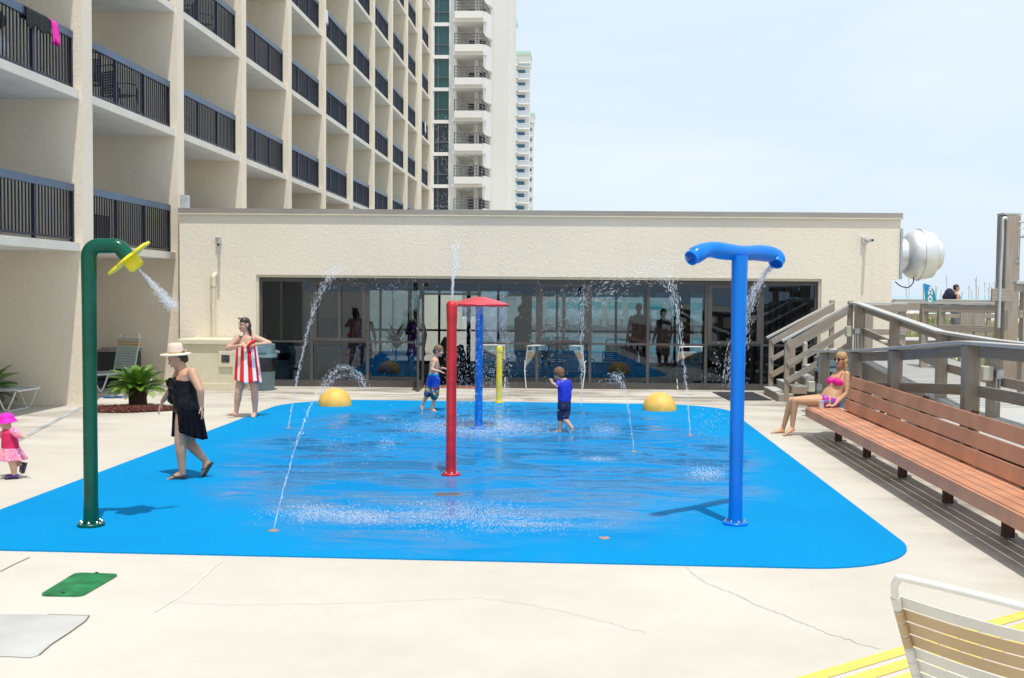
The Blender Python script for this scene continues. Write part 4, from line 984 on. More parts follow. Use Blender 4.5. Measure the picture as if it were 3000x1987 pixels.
# small arching spray behind the left dome
ps_ = [at(px, py, 19.2) for px, py in ((925, 1180), (945, 1145), (965, 1110), (985, 1085), (1005, 1072), (1025, 1078), (1045, 1092), (1062, 1112), (1075, 1135))]
jet(W, 'small arching spray of beads above the left dome', smooth_path(ps_, 5), 420, spread=(.015, .05), size=(.006, .012), core=0, streak=1.2)
ps_ = [at(px, py, 19.3) for px, py in ((948, 1150), (965, 1125), (985, 1108), (1010, 1100), (1040, 1102), (1060, 1118), (1072, 1135))]
jet(W, 'lower inner arch of beads above the left dome', smooth_path(ps_, 5), 320, spread=(.02, .05), size=(.006, .011), core=0, streak=1.2)
n3 = G(1857, 1324); a3 = at(1806, 1100, 15.3)
jet(W, 'slender jet with a tumbling crown right of the boy in blue', ballistic(n3 + Vector((0, 0, .02)), a3, 40, 1.15), 300, spread=(.004, .05), size=(.003, .009), core=.5, streak=2)
jet(W, 'loose crown of drops above the slender right jet', [at(px, py, 15.3) for px, py in ((1830, 1160), (1815, 1120), (1800, 1098), (1785, 1105), (1775, 1130))], 150, spread=(.03, .06), size=(.004, .011), core=0, streak=1)
n4 = G(2022, 1276); a4 = at(1945, 805, 17.4)
jet(W, 'tall jet rising in front of the right-hand panes left of the blue post', ballistic(n4 + Vector((0, 0, .02)), a4, 60, 1.1), 800, spread=(.004, .09), size=(.004, .011), core=.7, streak=3, cr=.012)
jet(W, 'veil of drops drifting left from the tall right jet', [a4 + Vector((-.16 * i, 0, .05 * i - .012 * i * i)) for i in range(14)] , 900, spread=(.12, .34), size=(.003, .008), core=0, streak=3)
n5 = at(1703, 1180, 20.0); 
jet(W, 'fine vertical jet left of the boy in blue, rising to the soffit', [at(1703, 1190 - 32 * i, 20.2) for i in range(12)], 520, spread=(.006, .07), size=(.004, .010), core=.8, streak=3.5, cr=.007)
# geyser from the red post with high scatter
gtop = Vector((r0.x, r0.y, 2.1)); hp = [gtop + Vector((.004 * i, 0, .06 * i)) for i in range(34)]
jet(W, 'white geyser shooting up from the red post', hp[:12], 500, spread=(.003, .03), size=(.004, .009), core=1, streak=5, cr=.014)
jet('water_spray', 'high cloud of fine drops from the red post geyser in front of the towers', [gtop + Vector((.0, 0, .5)), gtop + Vector((.0, 0, 1.0)), gtop + Vector((-.02, 0, 1.6)), gtop + Vector((-.1, 0, 2.0)), gtop + Vector((-.2, 0, 1.5)), gtop + Vector((-.28, .1, .9)), gtop + Vector((-.3, .1, .1))], 900, spread=(.05, .30), size=(.0025, .0055), core=0, streak=2, cat='water spray')
jet('water_spray', 'scattered drops falling right of the geyser above the red cap', [gtop + Vector((.1, 0, 1.8)), gtop + Vector((.5, 0, 1.5)), gtop + Vector((.9, 0, .9)), gtop + Vector((1.1, 0, 0)), gtop + Vector((1.2, 0, -.8))], 600, spread=(.12, .32), size=(.0025, .005), core=0, streak=2, cat='water spray')
jet('water_spray', 'scattered drops falling left of the red post in front of the door', [gtop + Vector((-.2, 0, .9)), gtop + Vector((-.5, 0, .5)), gtop + Vector((-.7, 0, -.2)), gtop + Vector((-.8, 0, -1))], 450, spread=(.12, .30), size=(.0025, .005), core=0, streak=2.5, cat='water spray')
# flower nozzle spray (mist cone)
e1 = D(dg + .25, 508, 900)
jet('water_spray', 'narrow white spray shot from the yellow flower nozzle', [NZ.lerp(e1, i / 10) for i in range(11)], 2600, spread=(.003, .035), size=(.002, .0045), core=0, streak=5, cat='water spray', mt=M_MIST, pw=.8)
# T post sprays
m1 = sp_[0]; m2 = sp_[-1]
jet('water_spray', 'spray thrown left from the left arm of the blue T post', [m1 + Vector((-.09 * i, .05 * i, -.004 * i - .0035 * i * i)) for i in range(12)], 520, spread=(.012, .12), size=(.0025, .006), core=0, streak=4, cat='water spray')
e2 = [at(px, py, m2.y + .1) for px, py in ((2262, 778), (2244, 800), (2222, 835), (2200, 880), (2182, 940), (2168, 1000), (2150, 1060), (2140, 1120))]
jet('water_spray', 'sheet of drops pouring from the right arm of the blue T post', smooth_path(e2, 4), 2200, spread=(.012, .06), size=(.004, .009), core=.25, streak=2.5, cr=.02, cat='water spray')
jet('water_spray', 'beads falling beside the blue T post toward the pad', [at(px, py, m2.y + .2) for px, py in ((2150, 1000), (2130, 1060), (2110, 1130), (2095, 1220), (2085, 1300))], 260, spread=(.07, .12), size=(.004, .007), core=0, streak=1, cat='water spray')
# curtain below the mushroom cap
mb = MB(); N = 120; rows = 12; V = []
for i in range(rows + 1):
    for k in range(N):
        a = 2 * math.pi * k / N; low = 1.66 + .16 * math.sin(a * 3 + .7) + .1 * math.sin(a * 8) + .05 * math.sin(a * 17)
        z = 1.975 - (1.975 - low) * i / rows; r = .462 - .03 * (i / rows) ** 2 + .006 * math.sin(a * 14 + i * .8)
        V.append((c0.x + r * math.cos(a), c0.y + r * math.sin(a), z))
mb.add(V, [(i * N + k, i * N + (k + 1) % N, (i + 1) * N + (k + 1) % N, (i + 1) * N + k) for i in range(rows) for k in range(N)])
ro = np.random.default_rng(5); pts = []; rad = []; el = []
for k in range(1700):
    a = ro.random() * 6.283; z = 1.75 * (1 - ro.random() ** .8) + .02; low = 1.66 + .16 * math.sin(a * 3 + .7) + .1 * math.sin(a * 8)
    if z > low + .12: continue
    r = .44 + ro.normal(0, .03 + .05 * (1.8 - z)); pts.append((c0.x + r * math.cos(a), c0.y + r * math.sin(a), z)); rad.append(ro.uniform(.003, .0075)); el.append((0, 0, ro.uniform(.3, 2)))
wc = mb.build('water_curtain', M_FILM, None, smooth=180, loc=(c0.x, c0.y, 1.5)); tag(wc, 'thin clear bell of water hanging from the red cap', 'water')
mb = MB(); mb.drops(pts, rad, np.array(el)); tag(mb.build('water_drops', M_WATER, None, smooth=180, loc=(c0.x, c0.y, 0)), 'ring of falling drops under the red cap around the blue post', 'water')
# splash on the pad
def splash(poly_fn, n, label, size=(.003, .008), h=.05):
    rn = np.random.default_rng(n); pts = []; rad = []
    for k in range(n):
        x, y, w_ = poly_fn(rn); z = .014 + abs(rn.normal(0, h)) * w_; pts.append((x, y, z)); rad.append(rn.uniform(*size))
    mb = MB(); mb.drops(pts, rad, None); o = mb.build('splash_foam', M_MIST, None, smooth=180); o['kind'] = 'stuff'; return o
def pxy(cx, cy, sx, sy):
    def f(rn):
        px = cx + rn.normal(0, sx); py = cy + rn.normal(0, sy); q = G(px, py); return q.x, q.y, 1
    return f
def ring(cx, cy, r, s):
    def f(rn):
        a = rn.random() * 6.283; rr = r + rn.normal(0, s); return cx + rr * math.cos(a), cy + rr * math.sin(a), 1
    return f
splash(pxy(930, 1508, 70, 14), 1500, '', (.002, .005), .02); splash(pxy(1070, 1522, 50, 10), 900, '', (.002, .005), .02)
splash(pxy(1330, 1515, 130, 22), 2800, '', (.002, .005), .025); splash(pxy(1560, 1540, 90, 14), 900, '', (.002, .0045), .01)
splash(ring(c0.x, c0.y, .85, .32), 6500, '', (.002, .006), .03); splash(ring(c0.x, c0.y, .5, .15), 1500, '', (.003, .007), .06)
splash(pxy(1770, 1265, 28, 12), 700, '', (.002, .006), .03); splash(pxy(2070, 1395, 32, 10), 700, '', (.002, .006), .03); splash(pxy(1755, 1349, 26, 4), 350, '', (.002, .005), .012)
splash(pxy(1130, 1305, 18, 10), 160, '', (.003, .007), .04); splash(pxy(1125, 1228, 20, 4), 120, '', (.003, .006), .02); splash(pxy(1000, 1330, 60, 45), 90, '', (.004, .008), .1)
splash(pxy(2075, 1250, 28, 30), 110, '', (.004, .007), .06)

# ================================================================== bench
BX0, BX1 = 3.60, 4.02; BY1 = 17.05; BY0 = 5.2
bn = empty('long_bench', (3.85, 12, 0), 'very long terracotta painted slatted bench along the right side', 'bench')
for k in range(4):
    x = BX0 + .055 + k * .122; mb = MB(); mb.beam((x, BY0, .445), (x, BY1, .445), .112, .035); mb.build('seat_plank', M_BENCH, bn, bevel=.006)
mb = MB(); mb.beam((BX0 - .018, BY0, .385), (BX0 - .018, BY1 + .01, .385), .034, .135); mb.build('front_rail', M_BENCH, bn, bevel=.006)
bk_ = [(4.06, .56), (4.10, .73), (4.14, .90)]
for k, (x, z) in enumerate(bk_):
    mb = MB(); mb.beam((x, BY0, z), (x, BY1 - .46, z), .035, .155, up=(.22, 0, 1)); mb.build('back_plank', M_BENCH, bn, bevel=.006)
M_BENCHD = mat('bench_frame_paint', (.06, .025, .016), .7)
for y in np.arange(BY0 + .05, BY1 - .45, 1.60):
    mb = MB(); mb.beam((3.93, y, .02), (3.93, y, .40), .09, .09, up=(0, 1, 0)); mb.beam((3.66, y, .395), (4.08, y, .395), .05, .07); mb.beam((4.06, y, .33), (4.19, y, 1.0), .05, .08, up=(0, 1, 0))
    mb.build('support', M_BENCHD, bn)
mb = MB()
for y in np.arange(BY0 + .05, BY1 - .45, 1.60):
    for k in range(4):
        for dy in (-.02, .02): mb.lathe([(.007, .0), (.006, .0015), (0, .0018)], (BX0 + .03 + k * .122, y + dy, .4625), 6); mb.lathe([(.007, .0), (.006, .0015), (0, .0018)], (BX0 + .085 + k * .122, y + dy, .4625), 6)
mb.build('screw_heads', M_GALV, bn)
# worn paint flecks
mb = MB(); rnd = random.Random(3)
for k in range(26):
    y = rnd.uniform(9, 16.9); x = BX0 + .05 + rnd.choice((0, 1, 2)) * .122 + rnd.uniform(-.03, .03); mb.box(x - .008, x + .008, y - rnd.uniform(.01, .05), y + .02, .4625, .4640)
mb.build('worn_spot', mat('worn_paint', (.62, .42, .33), .7), bn)

# ================================================================== stair, ramps, rails
st = empty('timber_stair', (4.5, 23.6, 0), 'weathered timber stair with rails rising right beside the glazing', 'stair')
def tread(x, z, yf, yb, w=.32):
    o = MB(); o.beam((x + w / 2, yf, z - .02), (x + w / 2, yb, z - .02), w, .04); o.build('tread', M_WOODTOP, st, bevel=.006)
    o = MB(); o.beam((x + .025, yf + .02, z - .11), (x + .025, yb, z - .11), .03, .14); o.beam((x + .025, yf + .015, z - .11), (x + w, yf + .015, z - .11), .03, .14); o.build('riser', M_WOOD, st, bevel=.004)
for k in range(6): tread(4.16 + k * .27, .17 * (k + 1), 22.62, 24.3, .32)
def post(mbp, x, y, z0, z1, w=.11, w2=None): mbp.beam((x, y, z0), (x, y, z1), w, w2 or w, up=(0, 1, 0))
def newp(x, y, z0, z1, w=.11, w2=None, par=None):
    o = MB(); post(o, x, y, z0, z1, w, w2); return o.build('post', M_WOOD, par, bevel=.012)
def rail(a, b, w, h, par, m=None, name='rail', up=(0, 0, 1)):
    o = MB(); o.beam(a, b, w, h, up=up); return o.build(name, m or M_WOOD, par, bevel=.006)
# near side of the stair (y~22.6) and far side (y~24.2)
for y, x0 in ((22.66, 4.34), (24.25, 4.30)):
    z0 = 1.22; xt = 5.62
    newp(x0, y, 0 if y < 23 else 0, 1.22, .10, .10, st); newp(xt - .02, y, 0.2, 2.08, .10, .10, st)
    rail((x0 - .1, y, z0 + .02), (xt, y, 2.02), .14, .045, st, M_WOODTOP, 'handrail')
    rail((x0, y - .06, z0 - .07), (xt, y - .06, 1.93), .035, .14, st)
    rail((x0, y - .06, z0 - .45), (xt, y - .06, 1.55), .035, .10, st); rail((x0, y - .06, z0 - .80), (xt, y - .06, 1.20), .035, .12, st)
o = MB(); q = G(2316, 1172); o.lathe([(.10, 0), (.095, .5), (.088, 1.24), (.07, 1.27), (0, 1.27)], (q.x, q.y + .05, 0), 16, wob=lambda a, i: 1 + .04 * math.sin(a * 3)); o.build('log_newel', M_WOOD, st, smooth=40)
# landing and ramps
rm = empty('timber_ramp', (5.6, 18, 0), 'weathered timber switchback ramp with plank deck and handrails', 'ramp')
def PX(px, py, X):
    d = ray(px, py); return CP + d * (X / d.x)
def deckz(y):  # ramp 1, from landing (y 22.4, z 1.0) to low platform (y 15)
    return 1.0 - .42 * min(1, max(0, (22.2 - y) / 6.0))
segs = [(24.1, 22.2), (22.2, 16.2), (16.2, 7.0)]
for y1, y0 in segs:
    o = MB(); z1, z0 = deckz(y1), deckz(y0); n = int((y1 - y0) / .145)
    for k in range(n):
        ya = y1 - (y1 - y0) * k / n; yb = y1 - (y1 - y0) * (k + .94) / n; za = z1 + (z0 - z1) * k / n; zc = z1 + (z0 - z1) * (k + .94) / n
        o.beam((5.62, (ya + yb) / 2, (za + zc) / 2 - .018), (7.35, (ya + yb) / 2, (za + zc) / 2 - .018), (ya - yb), .036)
    o.build('deck_planks', M_WOODTOP, rm)
    rail((5.60, y1, z1 - .03), (5.60, y0, z0 - .03), .10, .05, rm, M_WOODTOP, 'edge_board')
    o = MB(); n = int((y1 - y0) / .14)
    for k in range(n):
        ya = y1 - (y1 - y0) * (k + .5) / n; za = z1 + (z0 - z1) * (k + .5) / n; o.beam((5.585, ya, max(0, za - .45)), (5.585, ya, za - .06), .13, .02, up=(1, 0, 0))
    o.build('skirt_board', M_WOOD, rm)
# handrail of ramp 1 (near edge): posts at measured places
def hand(pts, posts, X, par, capw=.16, mid=(.50,), low=None, hb=.14):
    P = [PX(px, py, X if not isinstance(X, (list, tuple)) else X[i]) for i, (px, py) in enumerate(pts)]
    for i in range(len(P) - 1):
        a, b = P[i], P[i + 1]
        rail(a - Vector((0, 0, .02)), b - Vector((0, 0, .02)), capw, .04, par, M_WOODTOP, 'handrail')
        rail(a - Vector((.055, 0, .045 + hb / 2)), b - Vector((.055, 0, .045 + hb / 2)), .038, hb, par)
        for m_ in mid: rail(a - Vector((.06, 0, m_ + .04)), b - Vector((.06, 0, m_ + .04)), .038, .12, par)
    for y, z0, z1, w in posts: newp(PX(*pts[0], X if not isinstance(X, (list, tuple)) else X[0]).x + .0, y, z0, z1, w, w, par)
    return P
# ramp 1 near-edge handrail
Pl = [Vector((5.62, 22.45, 2.05)), Vector((5.62, 22.0, 2.04)), Vector((5.62, 17.2, 1.66)), Vector((5.62, 15.0, 1.62)), Vector((5.62, 7.0, 1.62))]
def chain(Pl, par, mids=(.52,), hb=.14, capw=.16):
    for i in range(len(Pl) - 1):
        a, b = Pl[i], Pl[i + 1]
        rail(a - Vector((0, 0, .02)), b - Vector((0, 0, .02)), capw, .042, par, M_WOODTOP, 'handrail')
        rail(a + Vector((.098, 0, -.046 - hb / 2)), b + Vector((.098, 0, -.046 - hb / 2)), .038, hb, par)
        for m_ in mids: rail(a + Vector((.10, 0, -m_ - .05)), b + Vector((.10, 0, -m_ - .05)), .038, .13, par)
chain(Pl, rm)
for y in (22.05, 19.6, 17.1, 15.0, 12.4, 9.8): newp(5.62, y, max(0, deckz(y) - .25), (1.62 if y < 15 else 1.62 + .0 if y <= 15.0 else (1.66 + (y - 17.2) * .079 if y > 17.2 else 1.66)) - .04, .15, .15, rm)
# landing rail facing the camera (from the stair top to the ramp) and the one behind the landing
rail((5.55, 22.6, 2.03), (6.7, 22.6, 2.03), .16, .042, rm, M_WOODTOP, 'handrail')
rail((5.62, 22.54, 1.93), (6.7, 22.54, 1.93), .038, .14, rm); rail((5.6, 22.54, 1.45), (6.7, 22.54, 1.45), .038, .12, rm); newp(5.95, 22.62, 0, 2.0, .17, .17, rm); newp(6.62, 22.62, 0, 2.0, .14, .14, rm)
# lower ramp handrail just behind the bench
Ql = [Vector((4.5, 20.7, 1.17)), Vector((4.5, 18.1, 1.30)), Vector((4.5, 15.8, 1.46)), Vector((4.5, 12.9, 1.68)), Vector((4.5, 10.8, 1.72)), Vector((4.5, 6.5, 1.74))]
chain(Ql, rm, (.52,), .14, .17)
for y, zt2 in ((20.1, 1.14), (17.9, 1.27), (15.7, 1.42), (12.75, 1.64), (9.9, 1.70), (7.6, 1.70)): newp(4.52, y, 0, zt2, .17, .17, rm)
for y0, y1, z0, z1 in ((20.7, 14.0, .08, .55), (14.0, 6.5, .55, .58)):
    o = MB(); n = int((y0 - y1) / .145)
    for k in range(n):
        f = (k + .5) / n; o.beam((4.62, y0 + (y1 - y0) * f, z0 + (z1 - z0) * f - .02), (5.55, y0 + (y1 - y0) * f, z0 + (z1 - z0) * f - .02), .137, .036)
    o.build('lower_planks', M_WOODTOP, rm)
# far rails beyond the ramp
def fence(name, label, a, b, zt, posts, mids=(.5,), hb=.14, cat='railing', z0=0, m=None, w=.12):
    a = Vector((*a, zt)); b = Vector((*b, zt)); t = empty(name, (a.x, a.y, z0), label, cat)
    rail(a - Vector((0, 0, .02)), b - Vector((0, 0, .02)), .17, .042, t, M_WOODTOP, 'handrail'); rail(a - Vector((0, .06, .045 + hb / 2)), b - Vector((0, .06, .045 + hb / 2)), .038, hb, t)
    for m_ in mids: rail(a - Vector((0, .06, m_ + .05)), b - Vector((0, .06, m_ + .05)), .038, .12, t)
    for f in posts: p = a.lerp(b, f); newp(p.x, p.y, z0, zt - .04, w, w, t)
    return t
pA = at(2698, 884, 20.5); pB = at(2985, 890, 19.5)
fence('timber_railing', 'weathered timber railing crossing behind the ramp, below the shower post', (pA.x, pA.y), (pB.x, pB.y), pA.z, (.04, .22), (.42,), .14, z0=0)
pA = at(2618, 876, 34); pB = at(2925, 877, 34)
fence('boardwalk_railing', 'thin distant boardwalk railing in front of the sea horizon', (pA.x, pA.y), (pB.x + 4, pB.y), pA.z, (0, .2, .4, .6, .8, 1), (.45,), .10)
pA = at(2618, 884, 27); pB = at(2705, 884, 27)
fence('timber_railing', 'pale timber railing between the stucco wall and the crossing railing', (pA.x, pA.y), (pB.x, pB.y), pA.z, (0.02, .98), (.6,), .16)
bw = empty('boardwalk', (14, 35.5, 0), 'raised grey boardwalk crossing the dunes far right', 'boardwalk')
o = MB()
for k in range(120): o.beam((10 + k * .15, 34.2, .80), (10 + k * .15, 36.6, .80), .14, .04)
o.build('deck_planks', M_WOODTOP, bw); o = MB(); o.beam((10, 34.2, .7), (28, 34.2, .7), .05, .2); o.build('edge_beam', M_WOOD, bw)
# big planks (skirting posts) and the stucco planter wall behind the ramp
wl2 = MB(); wl2.box(7.45, 7.65, 6.0, 20.2, 0, 1.28); tag(wl2.build('garden_wall', M_STUCCO, None, loc=(7.55, 13, 0)), 'low cream stucco wall behind the timber ramp', 'wall')
# timber shower post
sp0 = D(18.2, 2946, 960); spt = D(18.2, 2957, 630); shp = empty('shower_post', (sp0.x, sp0.y, 0), 'tall weathered timber shower post with a grey pipe up its side', 'shower post')
q0 = D(18.2, 2955, 960); q1 = D(18.2, 2964, 633); q0.z = 0
o = MB(); o.beam((q0.x, q0.y, 0), q1, .235, .2, up=(0, 1, 0)); o.build('post', M_WOOD, shp, bevel=.012)
o = MB(); a_ = D(18.3, 2927, 960); b_ = D(18.3, 2937, 632); a_.z = 0; o.beam(a_, b_, .10, .2, up=(0, 1, 0)); o.build('side_board', M_WOOD, shp, bevel=.01)
o = MB(); o.beam(D(18.25, 2931, 628), D(18.25, 2984, 629), .26, .03); o.build('post_cap', M_WOODTOP, shp)
o = MB(); pp = [D(17.98, px, py) for px, py in ((2950, 640), (2942, 640), (2937, 648), (2936, 700), (2930, 820), (2925, 960))]; o.tube(smooth_path(pp, 5), .028, 12); o.build('pipe', M_GALV, shp, smooth=50)
o = MB(); pp = [D(18.1, px, py) for px, py in ((2983, 650), (3010, 652), (3035, 665))]; o.tube(pp, .017, 8); pp = [D(18.1, px, py) for px, py in ((2984, 670), (3015, 668))]; o.tube(pp, .010, 8)
o.tube([D(18.1, 2985, 672), D(18.1, 2984, 730), D(18.1, 2983, 752)], .005, 6); o.tube(smooth_path([D(18.1, 2983, 752), D(18.1, 2987, 762), D(18.1, 2982, 768), D(18.1, 2977, 764)], 5), .005, 6); o.build('shower_arm', M_GALV, shp, smooth=50)
o = MB(); o.lathe([(.02, .04), (.09, 0), (.09, -.015), (0, -.02)], D(18.1, 3004, 694), 16); o.build('shower_head', M_GALV, shp, smooth=40)
o = MB(); o.beam(D(18.0, 2904, 864), D(18.0, 2970, 866), .05, .21); o.build('cross_board', M_WOOD, shp, bevel=.008)
# right edge post with rail
p_ = at(2990, 825, 17.0); eg = empty('timber_railing', (p_.x, p_.y, 0), 'thick timber corner post with top rail at the right picture edge', 'railing')
newp(p_.x + .1, p_.y, 0, at(2990, 832, 17).z, .16, .16, eg); rail(at(2971, 828, 17), at(3150, 826, 17), .2, .05, eg, M_WOODTOP, 'handrail'); rail(at(2973, 841, 16.95), at(3150, 841, 16.95), .04, .14, eg); rail(at(2985, 920, 16.95), at(3150, 922, 16.95), .04, .12, eg)
for px, w in ((2835, .28), (2866, .26)):
    a_ = at(px, 908, 21.5); b_ = at(px, 946, 21.5); o = MB(); o.beam((a_.x, a_.y, 0), (a_.x, a_.y, a_.z), w, .06, up=(0, 1, 0)); tag(o.build('timber_board', M_WOOD, None, bevel=.01, loc=(a_.x, a_.y, 0)), 'wide upright timber board behind the crossing railing, %s of the pair' % ('left' if px < 2850 else 'right'), 'board')
# electric boxes on posts
def ebox(px0, px1, py0, py1, Y, m, label, conduit=None):
    a = at(px0, py0, Y); b = at(px1, py1, Y); t = empty('electrical_box', ((a.x + b.x) / 2, Y, b.z), label, 'electrical box')
    o = MB(); o.box(a.x, b.x, Y - .07, Y + .06, b.z, a.z); o.build('box', m, t, bevel=.015)
    o = MB(); o.box(a.x + .008, b.x - .008, Y - .082, Y - .07, b.z + .008, a.z - .008); o.build('cover', m, t, bevel=.008)
    for sx in (a.x + .02, b.x - .02):
        for sz in (a.z - .02, b.z + .02):
            o = MB(); o.lathe([(.006, 0), (.004, .003), (0, .004)], (sx, Y - .082, sz), 8, (0, -1, 0)); o.build('screw', M_STEEL, t)
    if conduit:
        o = MB()
        for c in conduit: p = at(c, py1, Y); e = at(c, py1 + 70, Y); o.tube([(p.x, Y, b.z), (p.x, Y, e.z)], .014, 8)
        o.build('conduit', M_GALV, t, smooth=50)
M_BOXC = mat('cream_plastic', (.55, .53, .42), .5)
ebox(2477, 2492, 956, 987, 21.9, M_BOXC, 'cream junction box on the upper ramp post behind the seated woman'); ebox(2503, 2517, 961, 978, 21.85, M_GALV, 'small grey junction box with conduit left of the ramp post', (2506, 2513))
ebox(2873, 2905, 1072, 1115, 14.9, M_BOXC, 'cream junction box high on the ramp post at right, above the bench'); ebox(2915, 2936, 1083, 1110, 14.85, M_GALV, 'grey metal switch box with twin conduit on the ramp post at right', (2920, 2930))
ebox(2366, 2386, 1117, 1148, 19.9, M_BOXC, 'cream junction box low on the first fence post beside the stair'); ebox(2393, 2407, 1124, 1143, 19.95, M_GALV, 'small grey box at the foot of the first fence post')
ebox(2578, 2598, 996, 1006, 17.2, M_BOXC, 'cream junction box peeking above the lower handrail')
# umbrella stand base
q = G(2352, 1158); ub_ = empty('umbrella_stand', (q.x, q.y, 0), 'off-white weighted umbrella base with empty upright sleeve', 'umbrella stand')
o = MB(); o.lathe([(.32, 0), (.33, .02), (.33, .16), (.31, .18), (.24, .20), (.12, .27), (.05, .34), (0, .35)], (q.x, q.y, 0), 32, wob=lambda a, i: (1 / max(abs(math.cos(a)), abs(math.sin(a)))) ** .6 * .88 if i < 5 else 1); o.build('base', mat('offwhite_plastic', (.46, .46, .40), .6), ub_, smooth=45)
o = MB(); o.tube([(q.x + .03, q.y, .3), (q.x + .03, q.y, 1.12)], .052, 20); o.lathe([(.05, 1.12), (.045, 1.15), (.02, 1.17), (0, 1.175)], (q.x + .03, q.y, 0), 20); o.build('sleeve', MATS['offwhite_plastic'], ub_, smooth=45)
# door mat
mb = MB(); P4 = [G(2087, 1150), G(2135, 1174), G(2262, 1174), G(2205, 1150)]
mb.prism([(p.x, p.y) for p in P4], .002, .014); om = mb.build('floor_mat', mat('black_mat', (.028, .03, .033), .9, var=.3, scale=40, bmp=.8, bscale=80, bdist=.01), None, loc=(3.5, 23.5, 0)); tag(om, 'black rubber mat on the concrete beside the stair foot', 'mat')
# drink cup
q = G(2406, 1196, .4630); cup = empty('plastic_cup', (q.x, q.y, .463), 'clear plastic cup with a dark straw on the bench end', 'cup')
o = MB(); o.lathe([(.0, 0), (.033, 0), (.045, .115), (.047, .118), (.043, .116), (.031, .004), (0, .004)], (q.x, q.y, .4635), 24); o.build('cup_body', mat('frosted_plastic', (.85, .86, .88), .3, var=.02, alpha=.75), cup, smooth=40)
o = MB(); o.tube([(q.x + .0, q.y, .47), (q.x + .025, q.y, .66)], .004, 6); o.build('straw', M_BLACK, cup)

# ================================================================== foreground lounger
# top-left corner of the back at camera depth ~4.05, bar running right and toward the viewer
Pa = D(4.06, 2605, 1683); Pb = D(3.64, 3000, 1766); Pb = Pa + (Pb - Pa) * 1.0
edir = Vector((Pb.x - Pa.x, Pb.y - Pa.y, 0)).normalized()
fl_ = lounger('strap_lounger', 'white tube lounger with tan band in the bottom right foreground, seen from behind', 66, M_STRAPW, (1, 2, 3), w=.36, blen=.84, sh=.38, rt=.0145)
# local +y of the lounger runs along the bar; head end -x
yaw_ = math.atan2(edir.y, edir.x) + math.pi / 2  # local y -> edir
blen = .84; L_ = 1.95; ca, sa = math.cos(R(66)), math.sin(R(66))
xl = -L_ / 2 + blen - ca * blen; zl = .38 + sa * blen
tgt = Pa + edir * .0
for sgn in (0,):
    rot = Matrix.Rotation(yaw_ + (0 if True else math.pi), 3, 'Z'); loc = Vector((tgt.x, tgt.y, 0)) - rot @ Vector((xl, .36, 0))
fl_.rotation_euler = (0, 0, yaw_); fl_.location = (loc.x, loc.y, Pa.z - zl)

# ================================================================== flag, dunes, plants
FY = 33.0; f0 = at(2706, 831, FY); f1 = at(2738, 876, FY); H = (f0.z - at(2706, 876, FY).z); Wd = (f1.x - f0.x)
ff = empty('feather_flag', (f0.x, FY, 0), 'teal and blue feather flag with white letters seen from behind', 'flag')
m, n, l, b = new_mat('flag_cloth'); v = coords(n, l, uv=True); sx = n.new('ShaderNodeSeparateXYZ'); l.new(v, sx.inputs[0])
l.new(mixc(n, l, sx.outputs[1], (.0, .36, .16), (.0, .24, .62)), b.inputs['Base Color']); b.inputs['Roughness'].default_value = .7
mb = MB(); rows = 20; zb_ = f0.z - H * 1.9; V = []; uvv = []
for i in range(rows + 1):
    t = i / rows; z = zb_ + (f0.z - zb_) * t; wd = Wd * .95 * (1 if t < .55 else math.sqrt(max(0.0, 1 - ((t - .55) / .45) ** 2)) * .9 + .1)
    for j, e in ((0, 0), (1, 1)):
        V += [(f0.x + e * wd + .10 * (1 - t) , FY - .008, z), (f0.x + e * wd + .10 * (1 - t), FY + .008, z)]
for i in range(rows):
    o_ = i * 4; n_ = o_ + 4; t0, t1 = i / rows, (i + 1) / rows
    mb.add([V[k] for k in (o_, o_ + 2, n_ + 2, n_)], [(0, 1, 2, 3)], [[(0, t0), (1, t0), (1, t1), (0, t1)]]); mb.add([V[k] for k in (o_ + 1, o_ + 3, n_ + 3, n_ + 1)], [(3, 2, 1, 0)], [[(0, t1), (1, t1), (1, t0), (0, t0)]])
mb.build('flag_cloth', m, ff)
mb = MB(); mb.tube([(f0.x + .10, FY, 0), (f0.x + .02, FY, zb_), (f0.x - .01, FY, f0.z)], .018, 8); mb.build('pole', M_GALV, ff)
for k, chx in enumerate("SHAVE"):
    cu = bpy.data.curves.new('letter', 'FONT'); cu.body = chx; cu.size = .155; cu.extrude = .003; cu.align_x = 'CENTER'; cu.offset = .008; cu.materials.append(mat('white_print', (.85, .87, .86), .6))
    o_ = bpy.data.objects.new('letter', cu); COL.objects.link(o_)
    dg_ = bpy.context.evaluated_depsgraph_get(); dg_.update(); me = bpy.data.meshes.new_from_object(o_.evaluated_get(dg_)); me.materials.clear(); me.materials.append(MATS['white_print']); bpy.data.objects.remove(o_)
    o_ = bpy.data.objects.new('letter', me); COL.objects.link(o_); o_.parent = ff
    lx = f0.x + Wd * .50 + .03; zz = f0.z - .20 - k * .122
    o_.location = (lx - f0.x, -.014, zz); o_.rotation_euler = (R(90), 0, 0); o_.scale = (-1.25, .9, 1)
